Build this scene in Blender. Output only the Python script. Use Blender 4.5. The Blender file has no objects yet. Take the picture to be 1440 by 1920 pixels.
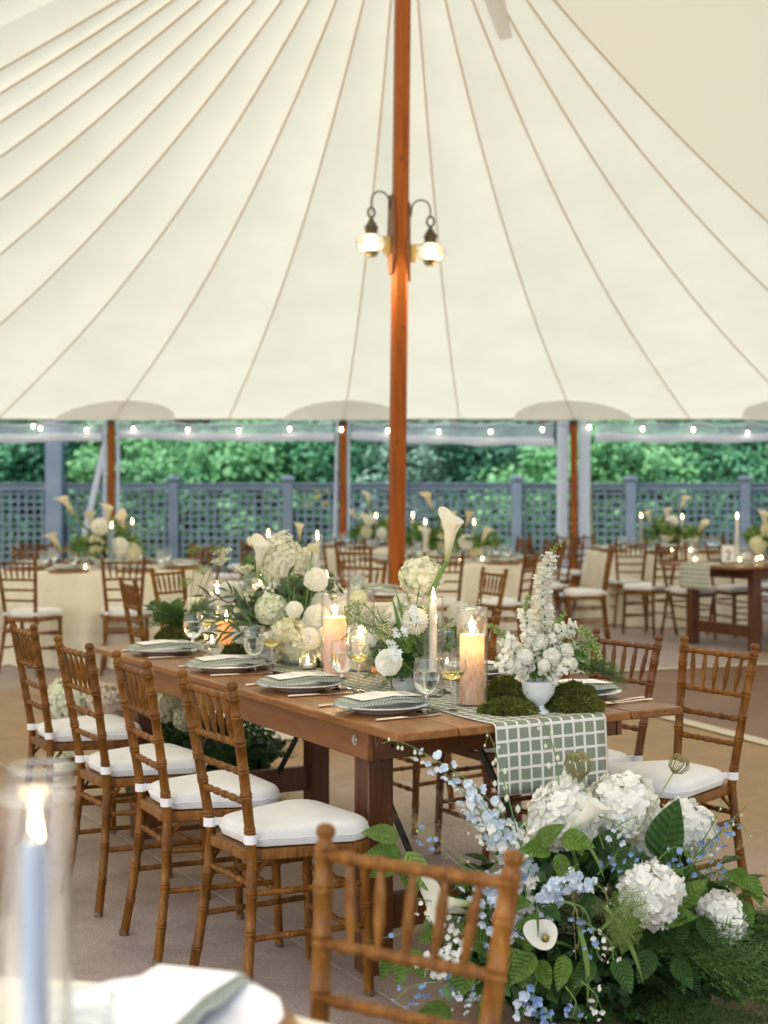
import bpy, bmesh, math, random
import numpy as np
from mathutils import Vector, Matrix, Euler, noise as mnoise
random.seed(7)
np.random.seed(7)
PI = math.pi
R = math.radians
sc = bpy.context.scene
C = sc.collection

# ------------------------------------------------------------------ camera, sky, sun, exposure
FPX, HOR, CH = 2750.0, 920.0, 1.444      # focal length and horizon in photograph pixels, eye height in metres
cam_data = bpy.data.cameras.new('camera')
cam = bpy.data.objects.new('camera', cam_data)
C.objects.link(cam)
cam.location = (0, 0, CH)
cam.rotation_euler = (R(90), 0, 0)
cam_data.sensor_fit = 'HORIZONTAL'
cam_data.sensor_width = 24.0
cam_data.lens = FPX / 1440 * 24.0
cam_data.shift_y = -(960 - HOR) / 1440.0
cam_data.clip_start = 0.05
cam_data.clip_end = 600
cam_data.dof.use_dof = True
cam_data.dof.focus_distance = 4.35
cam_data.dof.aperture_fstop = 2.9
sc.camera = cam

SUN_EL, SUN_AZ = 52.0, 228.0             # degrees; azimuth the light comes from, clockwise from +Y
world = bpy.data.worlds.new('World')
sc.world = world
world.use_nodes = True
wn = world.node_tree
wn.nodes.clear()
w_out = wn.nodes.new('ShaderNodeOutputWorld')
w_bg = wn.nodes.new('ShaderNodeBackground')
w_sky = wn.nodes.new('ShaderNodeTexSky')
w_sky.sky_type = 'NISHITA'
w_sky.sun_disc = False
w_sky.sun_elevation = R(SUN_EL)
w_sky.sun_rotation = R(SUN_AZ)
w_sky.air_density = 1.0
w_sky.dust_density = 3.0
w_sky.ozone_density = 1.0
w_bg.inputs['Strength'].default_value = 0.15
wn.links.new(w_sky.outputs[0], w_bg.inputs[0])
wn.links.new(w_bg.outputs[0], w_out.inputs[0])
sun_data = bpy.data.lights.new('sun', 'SUN')
sun_data.energy = 0.5
sun_data.angle = R(45)
sun_data.color = (1.0, 0.965, 0.91)
sun = bpy.data.objects.new('sun', sun_data)
C.objects.link(sun)
sd = Vector((math.sin(R(SUN_AZ)) * math.cos(R(SUN_EL)), math.cos(R(SUN_AZ)) * math.cos(R(SUN_EL)), math.sin(R(SUN_EL))))
sun.rotation_euler = (-sd).to_track_quat('-Z', 'Y').to_euler()
sun.location = (0, 0, 30)

sc.view_settings.view_transform = 'Standard'
sc.view_settings.look = 'None'
sc.view_settings.exposure = 1.77
sc.view_settings.gamma = 1
sc.view_settings.use_curve_mapping = False
sc.cycles.use_denoising = True
sc.cycles.max_bounces = 10
sc.cycles.diffuse_bounces = 5
sc.cycles.glossy_bounces = 4
sc.cycles.transmission_bounces = 8
sc.cycles.transparent_max_bounces = 24
sc.cycles.caustics_reflective = False
sc.cycles.caustics_refractive = False
sc.cycles.sample_clamp_indirect = 6.0
sc.cycles.use_adaptive_sampling = True
sc.cycles.adaptive_threshold = 0.01

# ------------------------------------------------------------------ helpers
def at(x, y, Y):
    """the point at distance Y seen at photograph pixel x, y"""
    return Vector(((x - 720) / FPX * Y, Y, CH - (y - HOR) / FPX * Y))

def on(x, y, z):
    """the point at height z seen at photograph pixel x, y"""
    Y = FPX * (CH - z) / (y - HOR)
    return Vector(((x - 720) / FPX * Y, Y, z))

class MB:
    def __init__(self):
        self.v = []; self.f = []
    def add(self, vs, fs):
        n = len(self.v)
        self.v += [tuple(p) for p in vs]
        self.f += [tuple(i + n for i in q) for q in fs]
        return self
    def box(self, c, s, rot=None):
        x, y, z = s[0] / 2, s[1] / 2, s[2] / 2
        vs = [Vector(p) for p in ((-x,-y,-z),(x,-y,-z),(x,y,-z),(-x,y,-z),(-x,-y,z),(x,-y,z),(x,y,z),(-x,y,z))]
        if rot is not None:
            vs = [rot @ p for p in vs]
        c = Vector(c)
        return self.add([p + c for p in vs], [(3,2,1,0),(4,5,6,7),(0,1,5,4),(1,2,6,5),(2,3,7,6),(3,0,4,7)])
    def cbox(self, c, s, b=0.004, rot=None):
        """a box with chamfered edges"""
        x, y, z = s[0] / 2, s[1] / 2, s[2] / 2
        bm = bmesh.new()
        bmesh.ops.create_cube(bm, size=1)
        for q in bm.verts:
            q.co = Vector((q.co.x * s[0], q.co.y * s[1], q.co.z * s[2]))
        bmesh.ops.bevel(bm, geom=list(bm.edges), offset=min(b, min(s) * 0.3), segments=1, affect='EDGES')
        bm.verts.index_update()
        c = Vector(c)
        vs = [(rot @ q.co if rot is not None else q.co) + c for q in bm.verts]
        fs = [[q.index for q in f.verts] for f in bm.faces]
        bm.free()
        return self.add(vs, fs)
    def bar(self, p0, p1, w, t, up=(0, 0, 1), b=0.003):
        """a rectangular bar from p0 to p1, w wide and t thick (t along up)"""
        p0, p1 = Vector(p0), Vector(p1)
        d = p1 - p0
        L = d.length
        d.normalize()
        u = Vector(up)
        s = d.cross(u).normalized()
        u = s.cross(d)
        rot = Matrix((s, d, u)).transposed()
        return self.cbox((p0 + p1) / 2, (w, L, t), b, rot)
    def tube(self, path, r, seg=8, cap=True):
        path = [Vector(p) for p in path]
        n = len(path)
        rs = r if isinstance(r, (list, tuple)) else [r] * n
        vs, fs = [], []
        prev = None
        for i in range(n):
            d = (path[min(i + 1, n - 1)] - path[max(i - 1, 0)])
            if d.length < 1e-9:
                d = Vector((0, 0, 1))
            d.normalize()
            if prev is None:
                a = Vector((1, 0, 0)) if abs(d.x) < 0.8 else Vector((0, 1, 0))
                s = d.cross(a).normalized()
            else:
                s = (prev - d * prev.dot(d))
                s = s.normalized() if s.length > 1e-6 else d.orthogonal().normalized()
            prev = s
            q = d.cross(s)
            for k in range(seg):
                a = 2 * PI * k / seg
                vs.append(path[i] + s * (math.cos(a) * rs[i]) + q * (math.sin(a) * rs[i]))
        for i in range(n - 1):
            for k in range(seg):
                k2 = (k + 1) % seg
                fs.append((i * seg + k, i * seg + k2, (i + 1) * seg + k2, (i + 1) * seg + k))
        if cap:
            fs.append(tuple(range(seg))[::-1])
            fs.append(tuple((n - 1) * seg + k for k in range(seg)))
        return self.add(vs, fs)
    def lathe(self, prof, seg=20, org=(0, 0, 0), mod=None, M=None):
        """prof: (radius, z) pairs; mod(angle, radius, z) may change the radius"""
        vs, fs = [], []
        n = len(prof)
        org = Vector(org)
        for r, z in prof:
            for k in range(seg):
                a = 2 * PI * k / seg
                rr = mod(a, r, z) if mod else r
                p = Vector((math.cos(a) * rr, math.sin(a) * rr, z))
                vs.append((M @ p if M is not None else p) + org)
        for i in range(n - 1):
            for k in range(seg):
                k2 = (k + 1) % seg
                fs.append((i * seg + k, i * seg + k2, (i + 1) * seg + k2, (i + 1) * seg + k))
        if prof[0][0] > 1e-5:
            fs.append(tuple(range(seg))[::-1])
        if prof[-1][0] > 1e-5:
            fs.append(tuple((n - 1) * seg + k for k in range(seg)))
        return self.add(vs, fs)
    def shell(self, prof, seg=20, org=(0, 0, 0), mod=None):
        """an open surface of revolution"""
        n0 = len(self.f)
        self.lathe(prof, seg, org, mod)
        del self.f[n0 + (len(prof) - 1) * seg:]
        return self
    def grid(self, fn, nu, nv):
        vs = [fn(i / nu, j / nv) for j in range(nv + 1) for i in range(nu + 1)]
        fs = [(j * (nu + 1) + i, j * (nu + 1) + i + 1, (j + 1) * (nu + 1) + i + 1, (j + 1) * (nu + 1) + i)
              for j in range(nv) for i in range(nu)]
        return self.add(vs, fs)
    def mesh(self, name, mat, smooth=True):
        me = bpy.data.meshes.new(name)
        me.from_pydata(self.v, [], self.f)
        if smooth:
            me.polygons.foreach_set('use_smooth', [True] * len(me.polygons))
            try:
                me.set_sharp_from_angle(angle=R(42))
            except Exception:
                pass
        me.materials.append(mat)
        me.update()
        return me
    def build(self, name, mat, parent=None, smooth=True, loc=None):
        return obj(name, self.mesh(name, mat, smooth), parent, loc)

def obj(name, me, parent=None, loc=None, rot=None, scale=None):
    o = bpy.data.objects.new(name, me)
    C.objects.link(o)
    if parent is not None:
        o.parent = parent
    if loc is not None:
        o.location = loc
    if rot is not None:
        o.rotation_euler = rot
    if scale is not None:
        o.scale = (scale,) * 3 if isinstance(scale, (int, float)) else scale
    return o

def tag(o, label=None, cat=None, group=None, kind=None):
    if label: o['label'] = label
    if cat: o['category'] = cat
    if group: o['group'] = group
    if kind: o['kind'] = kind
    return o

def thing(name, label, cat, loc=(0, 0, 0), rz=0.0, group=None):
    o = bpy.data.objects.new(name, None)
    C.objects.link(o)
    o.location = loc
    o.rotation_euler = (0, 0, rz)
    o.empty_display_size = 0.05
    return tag(o, label, cat, group)

def dup(root, loc, rz=None, label=None, group=None, swap=None):
    def cp(o, parent):
        c = o.copy()
        C.objects.link(c)
        if parent is not None:
            c.parent = parent
        if swap and c.type == 'MESH' and c.data in swap:
            c.data = swap[c.data]
        for ch in kids.get(o, ()):
            cp(ch, c)
        return c
    kids = {}
    def walk(o):
        kids[o] = list(o.children)
        for ch in kids[o]:
            walk(ch)
    walk(root)
    r = cp(root, None)
    r.location = loc
    if rz is not None:
        r.rotation_euler = (0, 0, rz)
    if label: r['label'] = label
    if group: r['group'] = group
    elif 'group' in r and group == '': del r['group']
    return r

# ------------------------------------------------------------------ materials
def nodes(m):
    return m.node_tree.nodes, m.node_tree.links

def mat(name, col, rough=0.5, col2=None, nscale=8.0, stretch=None, detail=4.0, lo=0.35, hi=0.65, bump=0.0, bscale=None,
        metal=0.0, spec=0.5, vary=0.0, wear=None, wscale=90, wlo=0.60, sub=0.0, subcol=None, trans=0.0, rough2=None, sheen=0.0, coat=0.0):
    m = bpy.data.materials.new(name)
    m.use_nodes = True
    N, L = nodes(m)
    b = N['Principled BSDF']
    b.inputs['Roughness'].default_value = rough
    b.inputs['Metallic'].default_value = metal
    b.inputs['Specular IOR Level'].default_value = spec
    b.inputs['Base Color'].default_value = (*col, 1)
    if sheen: b.inputs['Sheen Weight'].default_value = sheen
    if coat:
        b.inputs['Coat Weight'].default_value = coat
        b.inputs['Coat Roughness'].default_value = 0.15
    tc = N.new('ShaderNodeTexCoord')
    mp = N.new('ShaderNodeMapping')
    mp.inputs['Scale'].default_value = stretch if stretch else (1, 1, 1)
    L.new(tc.outputs['Object'], mp.inputs['Vector'])
    out = None
    if col2 is not None:
        nz = N.new('ShaderNodeTexNoise')
        nz.inputs['Scale'].default_value = nscale
        nz.inputs['Detail'].default_value = detail
        L.new(mp.outputs[0], nz.inputs['Vector'])
        rp = N.new('ShaderNodeValToRGB')
        rp.color_ramp.elements[0].position = lo
        rp.color_ramp.elements[0].color = (*col, 1)
        rp.color_ramp.elements[1].position = hi
        rp.color_ramp.elements[1].color = (*col2, 1)
        L.new(nz.outputs['Fac'], rp.inputs[0])
        out = rp.outputs[0]
        if rough2 is not None:
            mr = N.new('ShaderNodeMapRange')
            mr.inputs[3].default_value = rough
            mr.inputs[4].default_value = rough2
            L.new(nz.outputs['Fac'], mr.inputs[0])
            L.new(mr.outputs[0], b.inputs['Roughness'])
    if wear is not None and out is not None:
        nw = N.new('ShaderNodeTexNoise')
        nw.inputs['Scale'].default_value = wscale
        nw.inputs['Detail'].default_value = 6
        nw.inputs['Roughness'].default_value = 0.7
        L.new(mp.outputs[0], nw.inputs['Vector'])
        rw = N.new('ShaderNodeMapRange')
        rw.inputs[1].default_value = wlo
        rw.inputs[2].default_value = wlo + 0.14
        L.new(nw.outputs['Fac'], rw.inputs[0])
        mw = N.new('ShaderNodeMix'); mw.data_type = 'RGBA'
        L.new(rw.outputs[0], mw.inputs[0]); L.new(out, mw.inputs[6])
        mw.inputs[7].default_value = (*wear, 1)
        out = mw.outputs[2]
    if vary:
        oi = N.new('ShaderNodeObjectInfo')
        mr = N.new('ShaderNodeMapRange')
        mr.inputs[3].default_value = 1 - vary
        mr.inputs[4].default_value = 1 + vary
        L.new(oi.outputs['Random'], mr.inputs[0])
        hs = N.new('ShaderNodeHueSaturation')
        if out is None:
            hs.inputs['Color'].default_value = (*col, 1)
        else:
            L.new(out, hs.inputs['Color'])
        L.new(mr.outputs[0], hs.inputs['Value'])
        out = hs.outputs[0]
    if out is not None:
        L.new(out, b.inputs['Base Color'])
    if bump:
        nb = N.new('ShaderNodeTexNoise')
        nb.inputs['Scale'].default_value = bscale if bscale else nscale * 2
        nb.inputs['Detail'].default_value = 3
        L.new(mp.outputs[0], nb.inputs['Vector'])
        bp = N.new('ShaderNodeBump')
        bp.inputs['Strength'].default_value = bump
        bp.inputs['Distance'].default_value = 0.01
        L.new(nb.outputs['Fac'], bp.inputs['Height'])
        L.new(bp.outputs[0], b.inputs['Normal'])
    if trans:
        tr = N.new('ShaderNodeBsdfTranslucent')
        if out is not None:
            L.new(out, tr.inputs['Color'])
        tr.inputs['Color'].default_value = (*(subcol or col), 1)
        mx = N.new('ShaderNodeMixShader')
        mx.inputs[0].default_value = trans
        L.new(b.outputs[0], mx.inputs[1])
        L.new(tr.outputs[0], mx.inputs[2])
        L.new(mx.outputs[0], N['Material Output'].inputs[0])
    return m

def emit(name, col, strength):
    m = bpy.data.materials.new(name)
    m.use_nodes = True
    N, L = nodes(m)
    N.remove(N['Principled BSDF'])
    e = N.new('ShaderNodeEmission')
    e.inputs[0].default_value = (*col, 1)
    e.inputs[1].default_value = strength
    L.new(e.outputs[0], N['Material Output'].inputs[0])
    return m

def thin_glass(name, tint=(0.97, 0.985, 0.985), haze=0.0, gloss=1.0, rough=0.02, hazecol=(0.9, 0.93, 0.95), bump=0.0, bscale=60):
    m = bpy.data.materials.new(name)
    m.use_nodes = True
    N, L = nodes(m)
    N.remove(N['Principled BSDF'])
    t = N.new('ShaderNodeBsdfTransparent')
    t.inputs[0].default_value = (*tint, 1)
    g = N.new('ShaderNodeBsdfGlossy')
    g.inputs['Roughness'].default_value = rough
    lw = N.new('ShaderNodeLayerWeight')
    lw.inputs['Blend'].default_value = 0.5
    pw = N.new('ShaderNodeMath'); pw.operation = 'POWER'; pw.inputs[1].default_value = 3.0
    L.new(lw.outputs['Facing'], pw.inputs[0])
    ml = N.new('ShaderNodeMath'); ml.operation = 'MULTIPLY_ADD'; ml.use_clamp = True
    ml.inputs[1].default_value = 0.9 * gloss; ml.inputs[2].default_value = 0.06 * gloss
    L.new(pw.outputs[0], ml.inputs[0])
    mx = N.new('ShaderNodeMixShader')
    L.new(ml.outputs[0], mx.inputs[0])
    L.new(t.outputs[0], mx.inputs[1])
    L.new(g.outputs[0], mx.inputs[2])
    out = mx.outputs[0]
    if bump:
        nb = N.new('ShaderNodeTexNoise')
        nb.inputs['Scale'].default_value = bscale
        bp = N.new('ShaderNodeBump')
        bp.inputs['Strength'].default_value = bump
        bp.inputs['Distance'].default_value = 0.02
        L.new(nb.outputs['Fac'], bp.inputs['Height'])
        L.new(bp.outputs[0], g.inputs['Normal'])
        L.new(bp.outputs[0], lw.inputs['Normal'])
    if haze:
        d = N.new('ShaderNodeBsdfDiffuse')
        d.inputs[0].default_value = (*hazecol, 1)
        tr = N.new('ShaderNodeBsdfTranslucent')
        tr.inputs[0].default_value = (*hazecol, 1)
        ad = N.new('ShaderNodeMixShader')
        ad.inputs[0].default_value = 0.5
        L.new(d.outputs[0], ad.inputs[1])
        L.new(tr.outputs[0], ad.inputs[2])
        m2 = N.new('ShaderNodeMixShader')
        m2.inputs[0].default_value = haze
        L.new(out, m2.inputs[1])
        L.new(ad.outputs[0], m2.inputs[2])
        out = m2.outputs[0]
    L.new(out, N['Material Output'].inputs[0])
    return m

def cloth_mat(name, col, transl, tcol=None, rough=0.9, weave=0.0, wscale=400, col2=None, nscale=1.0, wrinkle=0.0, panel_vary=0.0):
    """woven cloth that lets part of the light through"""
    m = bpy.data.materials.new(name)
    m.use_nodes = True
    N, L = nodes(m)
    N.remove(N['Principled BSDF'])
    d = N.new('ShaderNodeBsdfDiffuse')
    d.inputs[0].default_value = (*col, 1)
    t = N.new('ShaderNodeBsdfTranslucent')
    t.inputs[0].default_value = (*(tcol or col), 1)
    mx = N.new('ShaderNodeMixShader')
    mx.inputs[0].default_value = transl
    L.new(d.outputs[0], mx.inputs[1])
    L.new(t.outputs[0], mx.inputs[2])
    tc = N.new('ShaderNodeTexCoord')
    if col2 is not None:
        nz = N.new('ShaderNodeTexNoise')
        nz.inputs['Scale'].default_value = nscale
        nz.inputs['Detail'].default_value = 5
        L.new(tc.outputs['Object'], nz.inputs['Vector'])
        for sh, c1 in ((d, col), (t, tcol or col)):
            rp = N.new('ShaderNodeValToRGB')
            rp.color_ramp.elements[0].position = 0.35
            rp.color_ramp.elements[1].position = 0.65
            rp.color_ramp.elements[0].color = (*c1, 1)
            rp.color_ramp.elements[1].color = (*[a * b for a, b in zip(c1, col2)], 1)
            L.new(nz.outputs['Fac'], rp.inputs[0])
            L.new(rp.outputs[0], sh.inputs[0])
    if wrinkle:
        nb = N.new('ShaderNodeTexNoise')
        nb.inputs['Scale'].default_value = wscale
        nb.inputs['Detail'].default_value = 4
        L.new(tc.outputs['Object'], nb.inputs['Vector'])
        bp = N.new('ShaderNodeBump')
        bp.inputs['Strength'].default_value = wrinkle
        bp.inputs['Distance'].default_value = 0.02
        L.new(nb.outputs['Fac'], bp.inputs['Height'])
        L.new(bp.outputs[0], d.inputs['Normal'])
    if panel_vary:
        oi = N.new('ShaderNodeObjectInfo')
        mr = N.new('ShaderNodeMapRange'); mr.inputs[3].default_value = 1 - panel_vary; mr.inputs[4].default_value = 1 + panel_vary
        L.new(oi.outputs['Random'], mr.inputs[0])
        for sh in (d, t):
            lk = sh.inputs[0].links[0].from_socket
            hs = N.new('ShaderNodeHueSaturation')
            L.new(lk, hs.inputs['Color']); L.new(mr.outputs[0], hs.inputs['Value']); L.new(hs.outputs[0], sh.inputs[0])
    L.new(mx.outputs[0], N['Material Output'].inputs[0])
    return m

CHAIR_A, CHAIR_B = (0.095, 0.030, 0.0035), (0.245, 0.100, 0.016)
M = {}
M['chair_wood'] = mat('chair_wood', CHAIR_A, 0.33, CHAIR_B, 9, (5, 5, 1), 6, 0.3, 0.7, bump=0.3, bscale=60, vary=0.2, spec=0.20, wear=(0.36, 0.19, 0.06), wscale=34, wlo=0.57)
M['chair_wood_dark'] = mat('chair_wood_dark', (0.085, 0.022, 0.004), 0.35, (0.17, 0.052, 0.010), 9, (5, 5, 1), 6, 0.3, 0.7, bump=0.2, bscale=60, vary=0.1)
M['cushion'] = mat('cushion_fabric', (0.80, 0.79, 0.79), 0.85, (0.74, 0.735, 0.735), 14, None, 5, bump=0.35, bscale=26, sheen=0.1, vary=0.04)
M['strap'] = mat('strap_fabric', (0.82, 0.81, 0.82), 0.9)
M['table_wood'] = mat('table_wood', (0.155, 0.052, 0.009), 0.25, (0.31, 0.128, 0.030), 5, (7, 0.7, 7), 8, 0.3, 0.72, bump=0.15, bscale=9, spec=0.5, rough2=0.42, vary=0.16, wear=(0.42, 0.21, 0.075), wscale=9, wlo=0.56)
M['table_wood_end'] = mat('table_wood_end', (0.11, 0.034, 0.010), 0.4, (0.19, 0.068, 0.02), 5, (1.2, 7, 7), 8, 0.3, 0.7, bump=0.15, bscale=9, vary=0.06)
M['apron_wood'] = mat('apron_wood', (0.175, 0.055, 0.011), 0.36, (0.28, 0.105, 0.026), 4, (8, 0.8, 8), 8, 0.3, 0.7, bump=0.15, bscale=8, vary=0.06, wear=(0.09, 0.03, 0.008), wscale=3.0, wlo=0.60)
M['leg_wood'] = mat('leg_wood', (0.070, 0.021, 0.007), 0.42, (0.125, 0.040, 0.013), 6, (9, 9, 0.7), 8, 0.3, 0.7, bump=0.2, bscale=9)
M['pole_wood'] = mat('pole_wood', (0.26, 0.058, 0.005), 0.5, (0.42, 0.115, 0.010), 3, (9, 9, 0.6), 8, 0.32, 0.7, bump=0.2, bscale=12, spec=0.25, wear=(0.13, 0.028, 0.004), wscale=2.2, wlo=0.585)
M['knot'] = mat('wood_knot', (0.09, 0.022, 0.008), 0.4)
M['plaque_wood'] = mat('plaque_wood', (0.13, 0.05, 0.02), 0.35, (0.2, 0.085, 0.032), 5, (6, 6, 1), 6)
M['steel'] = mat('steel', (0.62, 0.60, 0.57), 0.28, metal=1.0)
M['silver'] = mat('champagne_silver', (0.72, 0.62, 0.53), 0.22, metal=1.0)
M['black_metal'] = mat('black_metal', (0.012, 0.012, 0.013), 0.35)
M['hole'] = mat('bolt_hole', (0.015, 0.008, 0.005), 0.8)
M['bronze'] = mat('lamp_bronze', (0.06, 0.05, 0.032), 0.42, (0.12, 0.10, 0.06), 20, metal=0.7)
M['brass'] = mat('lamp_brass', (0.52, 0.36, 0.14), 0.3, metal=0.9)
M['plate'] = mat('plate_ceramic', (0.78, 0.78, 0.81), 0.16, (0.83, 0.83, 0.85), 6, spec=0.6)
M['plate_dark'] = mat('plate_grey_glaze', (0.42, 0.43, 0.48), 0.25)  # darker blue-grey plate glaze
M['vase'] = mat('vase_ceramic', (0.70, 0.72, 0.76), 0.3, (0.62, 0.65, 0.70), 40, detail=6)
M['card'] = mat('menu_card', (0.86, 0.85, 0.82), 0.7)
M['ink'] = mat('printed_ink', (0.10, 0.12, 0.12), 0.8)
M['ink_soft'] = mat('soft_grey_ink', (0.45, 0.47, 0.48), 0.8)
M['rattan'] = mat('rattan', (0.30, 0.15, 0.045), 0.5, (0.45, 0.25, 0.09), 60, None, 4, bump=0.6, bscale=120)
M['tablecloth'] = mat('ivory_tablecloth', (0.78, 0.72, 0.60), 0.9, (0.72, 0.66, 0.54), 5, bump=0.15, bscale=40)
M['sailcloth'] = cloth_mat('sailcloth', (0.778, 0.745, 0.572), 0.41, (0.89, 0.850, 0.620), col2=(0.94, 0.94, 0.92), nscale=1.3, panel_vary=0.018, wrinkle=0.25, wscale=3)
M['sail_patch'] = cloth_mat('sailcloth_patch', (0.76, 0.73, 0.71), 0.62, (0.84, 0.82, 0.80))
M['sail_tan'] = cloth_mat('sailcloth_tan', (0.73, 0.69, 0.49), 0.385, (0.83, 0.775, 0.53))
M['seam'] = cloth_mat('seam_webbing', (0.66, 0.49, 0.21), 0.3, (0.8, 0.55, 0.2))
M['eave'] = mat('eave_webbing', (0.50, 0.46, 0.38), 0.85)
M['vinyl'] = thin_glass('clear_vinyl', (0.96, 0.98, 0.985), haze=0.42, gloss=0.9, rough=0.12, bump=0.8, bscale=5)
M['vinyl_roll'] = thin_glass('rolled_vinyl', (0.9, 0.93, 0.97), haze=0.95, gloss=1.0, rough=0.15, hazecol=(0.93, 0.94, 0.97), bump=0.9, bscale=9)
M['curtain'] = cloth_mat('white_sidewall', (0.92, 0.92, 0.92), 0.62, (0.97, 0.97, 0.97))
M['fence'] = mat('fence_paint', (0.064, 0.094, 0.120), 0.6, (0.105, 0.140, 0.165), 2.2, None, 6, vary=0.16)
M['strap_green'] = mat('guy_strap', (0.42, 0.46, 0.36), 0.8)
M['bark'] = mat('bark', (0.07, 0.052, 0.038), 0.95, (0.12, 0.09, 0.065), 10, (4, 4, 1), bump=0.7, bscale=20)
M['glass'] = thin_glass('thin_glass', (0.985, 0.992, 0.992), gloss=1.0, haze=0.015)
M['glass_ribbed'] = thin_glass('ribbed_glass', (0.93, 0.95, 0.96), haze=0.10, gloss=1.4)
def clear(name, col, ior, rough=0.0):
    m = bpy.data.materials.new(name)
    m.use_nodes = True
    N, L = nodes(m)
    b = N['Principled BSDF']
    b.inputs['Base Color'].default_value = (*col, 1)
    b.inputs['Roughness'].default_value = rough
    b.inputs['IOR'].default_value = ior
    b.inputs['Transmission Weight'].default_value = 1.0
    return m
M['water'] = clear('water', (0.97, 0.99, 0.98), 1.33)
M['wine'] = clear('white_wine', (0.92, 0.80, 0.32), 1.34)
M['glass_solid'] = clear('solid_glass', (0.97, 0.98, 0.98), 1.45)
def wax(name, col, glow):
    m = mat(name, col, 0.55, trans=0.25, subcol=glow)
    b = m.node_tree.nodes['Principled BSDF']
    b.inputs['Subsurface Weight'].default_value = 0.6
    b.inputs['Subsurface Radius'].default_value = (0.05, 0.025, 0.01)
    b.inputs['Subsurface Scale'].default_value = 0.6
    return m
M['wax_white'] = mat('wax_white', (0.82, 0.78, 0.70), 0.5, (0.76, 0.71, 0.62), 30)
M['wax_pink'] = wax('wax_blush', (0.82, 0.66, 0.57), (0.9, 0.6, 0.38))
M['wax_orange'] = wax('wax_amber', (0.80, 0.52, 0.27), (0.9, 0.55, 0.22))
M['wax_speckle'] = mat('wax_speckled', (0.80, 0.63, 0.46), 0.5, (0.56, 0.41, 0.29), 75, (1.5, 1.5, 0.6), 8, 0.48, 0.66, bump=0.3, trans=0.3, subcol=(0.95, 0.6, 0.25))
M['wax_blue'] = mat('wax_blue', (0.225, 0.285, 0.36), 0.5)
M['wax_lilac'] = mat('wax_lilac', (0.55, 0.53, 0.66), 0.5)
M['wick'] = mat('wick', (0.03, 0.025, 0.02), 0.9)
M['flame'] = emit('candle_flame', (1.0, 0.70, 0.30), 14)
M['ember'] = emit('tealight_glow', (1.0, 0.62, 0.25), 5)
M['bulb'] = emit('string_bulb', (1.0, 0.86, 0.66), 6)
M['globe'] = thin_glass('lantern_globe', (1.0, 0.97, 0.90), haze=0.22, gloss=0.9)
M['lamp'] = emit('lantern_bulb', (1.0, 0.85, 0.60), 1.5)
# plants
def leafmat(name, a, b, rough=0.45, trans=0.3, nscale=3.0, vary=0.15, stretch=None):
    return mat(name, a, rough, b, nscale, stretch, 3, 0.3, 0.7, vary=vary, trans=trans, subcol=[min(1, c * 1.6) for c in b], spec=0.4)
def veined(m, light=1.3):
    N, L = nodes(m)
    b = N['Principled BSDF']
    tc = N.new('ShaderNodeTexCoord'); sx = N.new('ShaderNodeSeparateXYZ')
    L.new(tc.outputs['Object'], sx.inputs[0])
    def mth(op, x, y=None, z=None):
        n = N.new('ShaderNodeMath'); n.operation = op
        for k, q in enumerate((x, y, z)):
            if q is None: continue
            if isinstance(q, (int, float)): n.inputs[k].default_value = q
            else: L.new(q, n.inputs[k])
        return n.outputs[0]
    ax = mth('ABSOLUTE', sx.outputs['X'])
    rib = mth('LESS_THAN', ax, 0.012)
    ph = mth('MULTIPLY', mth('SUBTRACT', sx.outputs['Y'], mth('MULTIPLY', ax, 0.9)), 52.0)
    side = mth('MULTIPLY', mth('GREATER_THAN', mth('SINE', ph), 0.90), 0.32)
    mask = mth('MAXIMUM', rib, side)
    src = b.inputs['Base Color'].links[0].from_socket
    hs = N.new('ShaderNodeHueSaturation'); hs.inputs['Value'].default_value = light; hs.inputs['Saturation'].default_value = 0.8
    L.new(src, hs.inputs['Color'])
    mx = N.new('ShaderNodeMix'); mx.data_type = 'RGBA'
    L.new(mask, mx.inputs[0]); L.new(src, mx.inputs[6]); L.new(hs.outputs[0], mx.inputs[7])
    L.new(mx.outputs[2], b.inputs['Base Color'])
    bp = N.new('ShaderNodeBump'); bp.inputs['Strength'].default_value = 0.5; bp.inputs['Distance'].default_value = 0.01; bp.invert = True
    L.new(mth('SINE', ph), bp.inputs['Height']); L.new(bp.outputs[0], b.inputs['Normal'])
    return m
M['leaf'] = leafmat('leaf_green', (0.075, 0.175, 0.032), (0.14, 0.29, 0.06), 0.35, nscale=18)
M['leaf_dark'] = leafmat('leaf_dark', (0.026, 0.075, 0.022), (0.058, 0.135, 0.04), 0.35, 0.25, nscale=18)
M['leaf_lime'] = leafmat('leaf_lime', (0.14, 0.24, 0.05), (0.24, 0.34, 0.08), 0.45, nscale=18)
M['leaf_olive'] = leafmat('leaf_olive', (0.06, 0.10, 0.045), (0.12, 0.16, 0.09), 0.5, 0.2, nscale=20)
M['fern'] = leafmat('fern_green', (0.05, 0.118, 0.028), (0.10, 0.205, 0.05), 0.6, 0.35)
M['stem'] = mat('green_stem', (0.10, 0.19, 0.05), 0.5, (0.15, 0.25, 0.07), 12)
M['stem_pale'] = mat('pale_stem', (0.26, 0.33, 0.13), 0.5)
M['plume'] = mat('dry_plume', (0.40, 0.31, 0.18), 0.9)
M['moss'] = leafmat('moss_green', (0.07, 0.088, 0.012), (0.18, 0.19, 0.032), 0.95, 0.1, nscale=14, vary=0.05)
M['moss_base'] = mat('moss_base', (0.03, 0.032, 0.008), 1.0, (0.05, 0.055, 0.012), 30)
def petal(name, a, b, vary=0.05, trans=0.2, nscale=30):
    return mat(name, a, 0.6, b, nscale, None, 3, 0.3, 0.7, vary=vary, trans=trans, subcol=b, spec=0.25)
M['pet_white'] = petal('petal_white', (0.90, 0.89, 0.85), (0.85, 0.85, 0.76))
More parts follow.
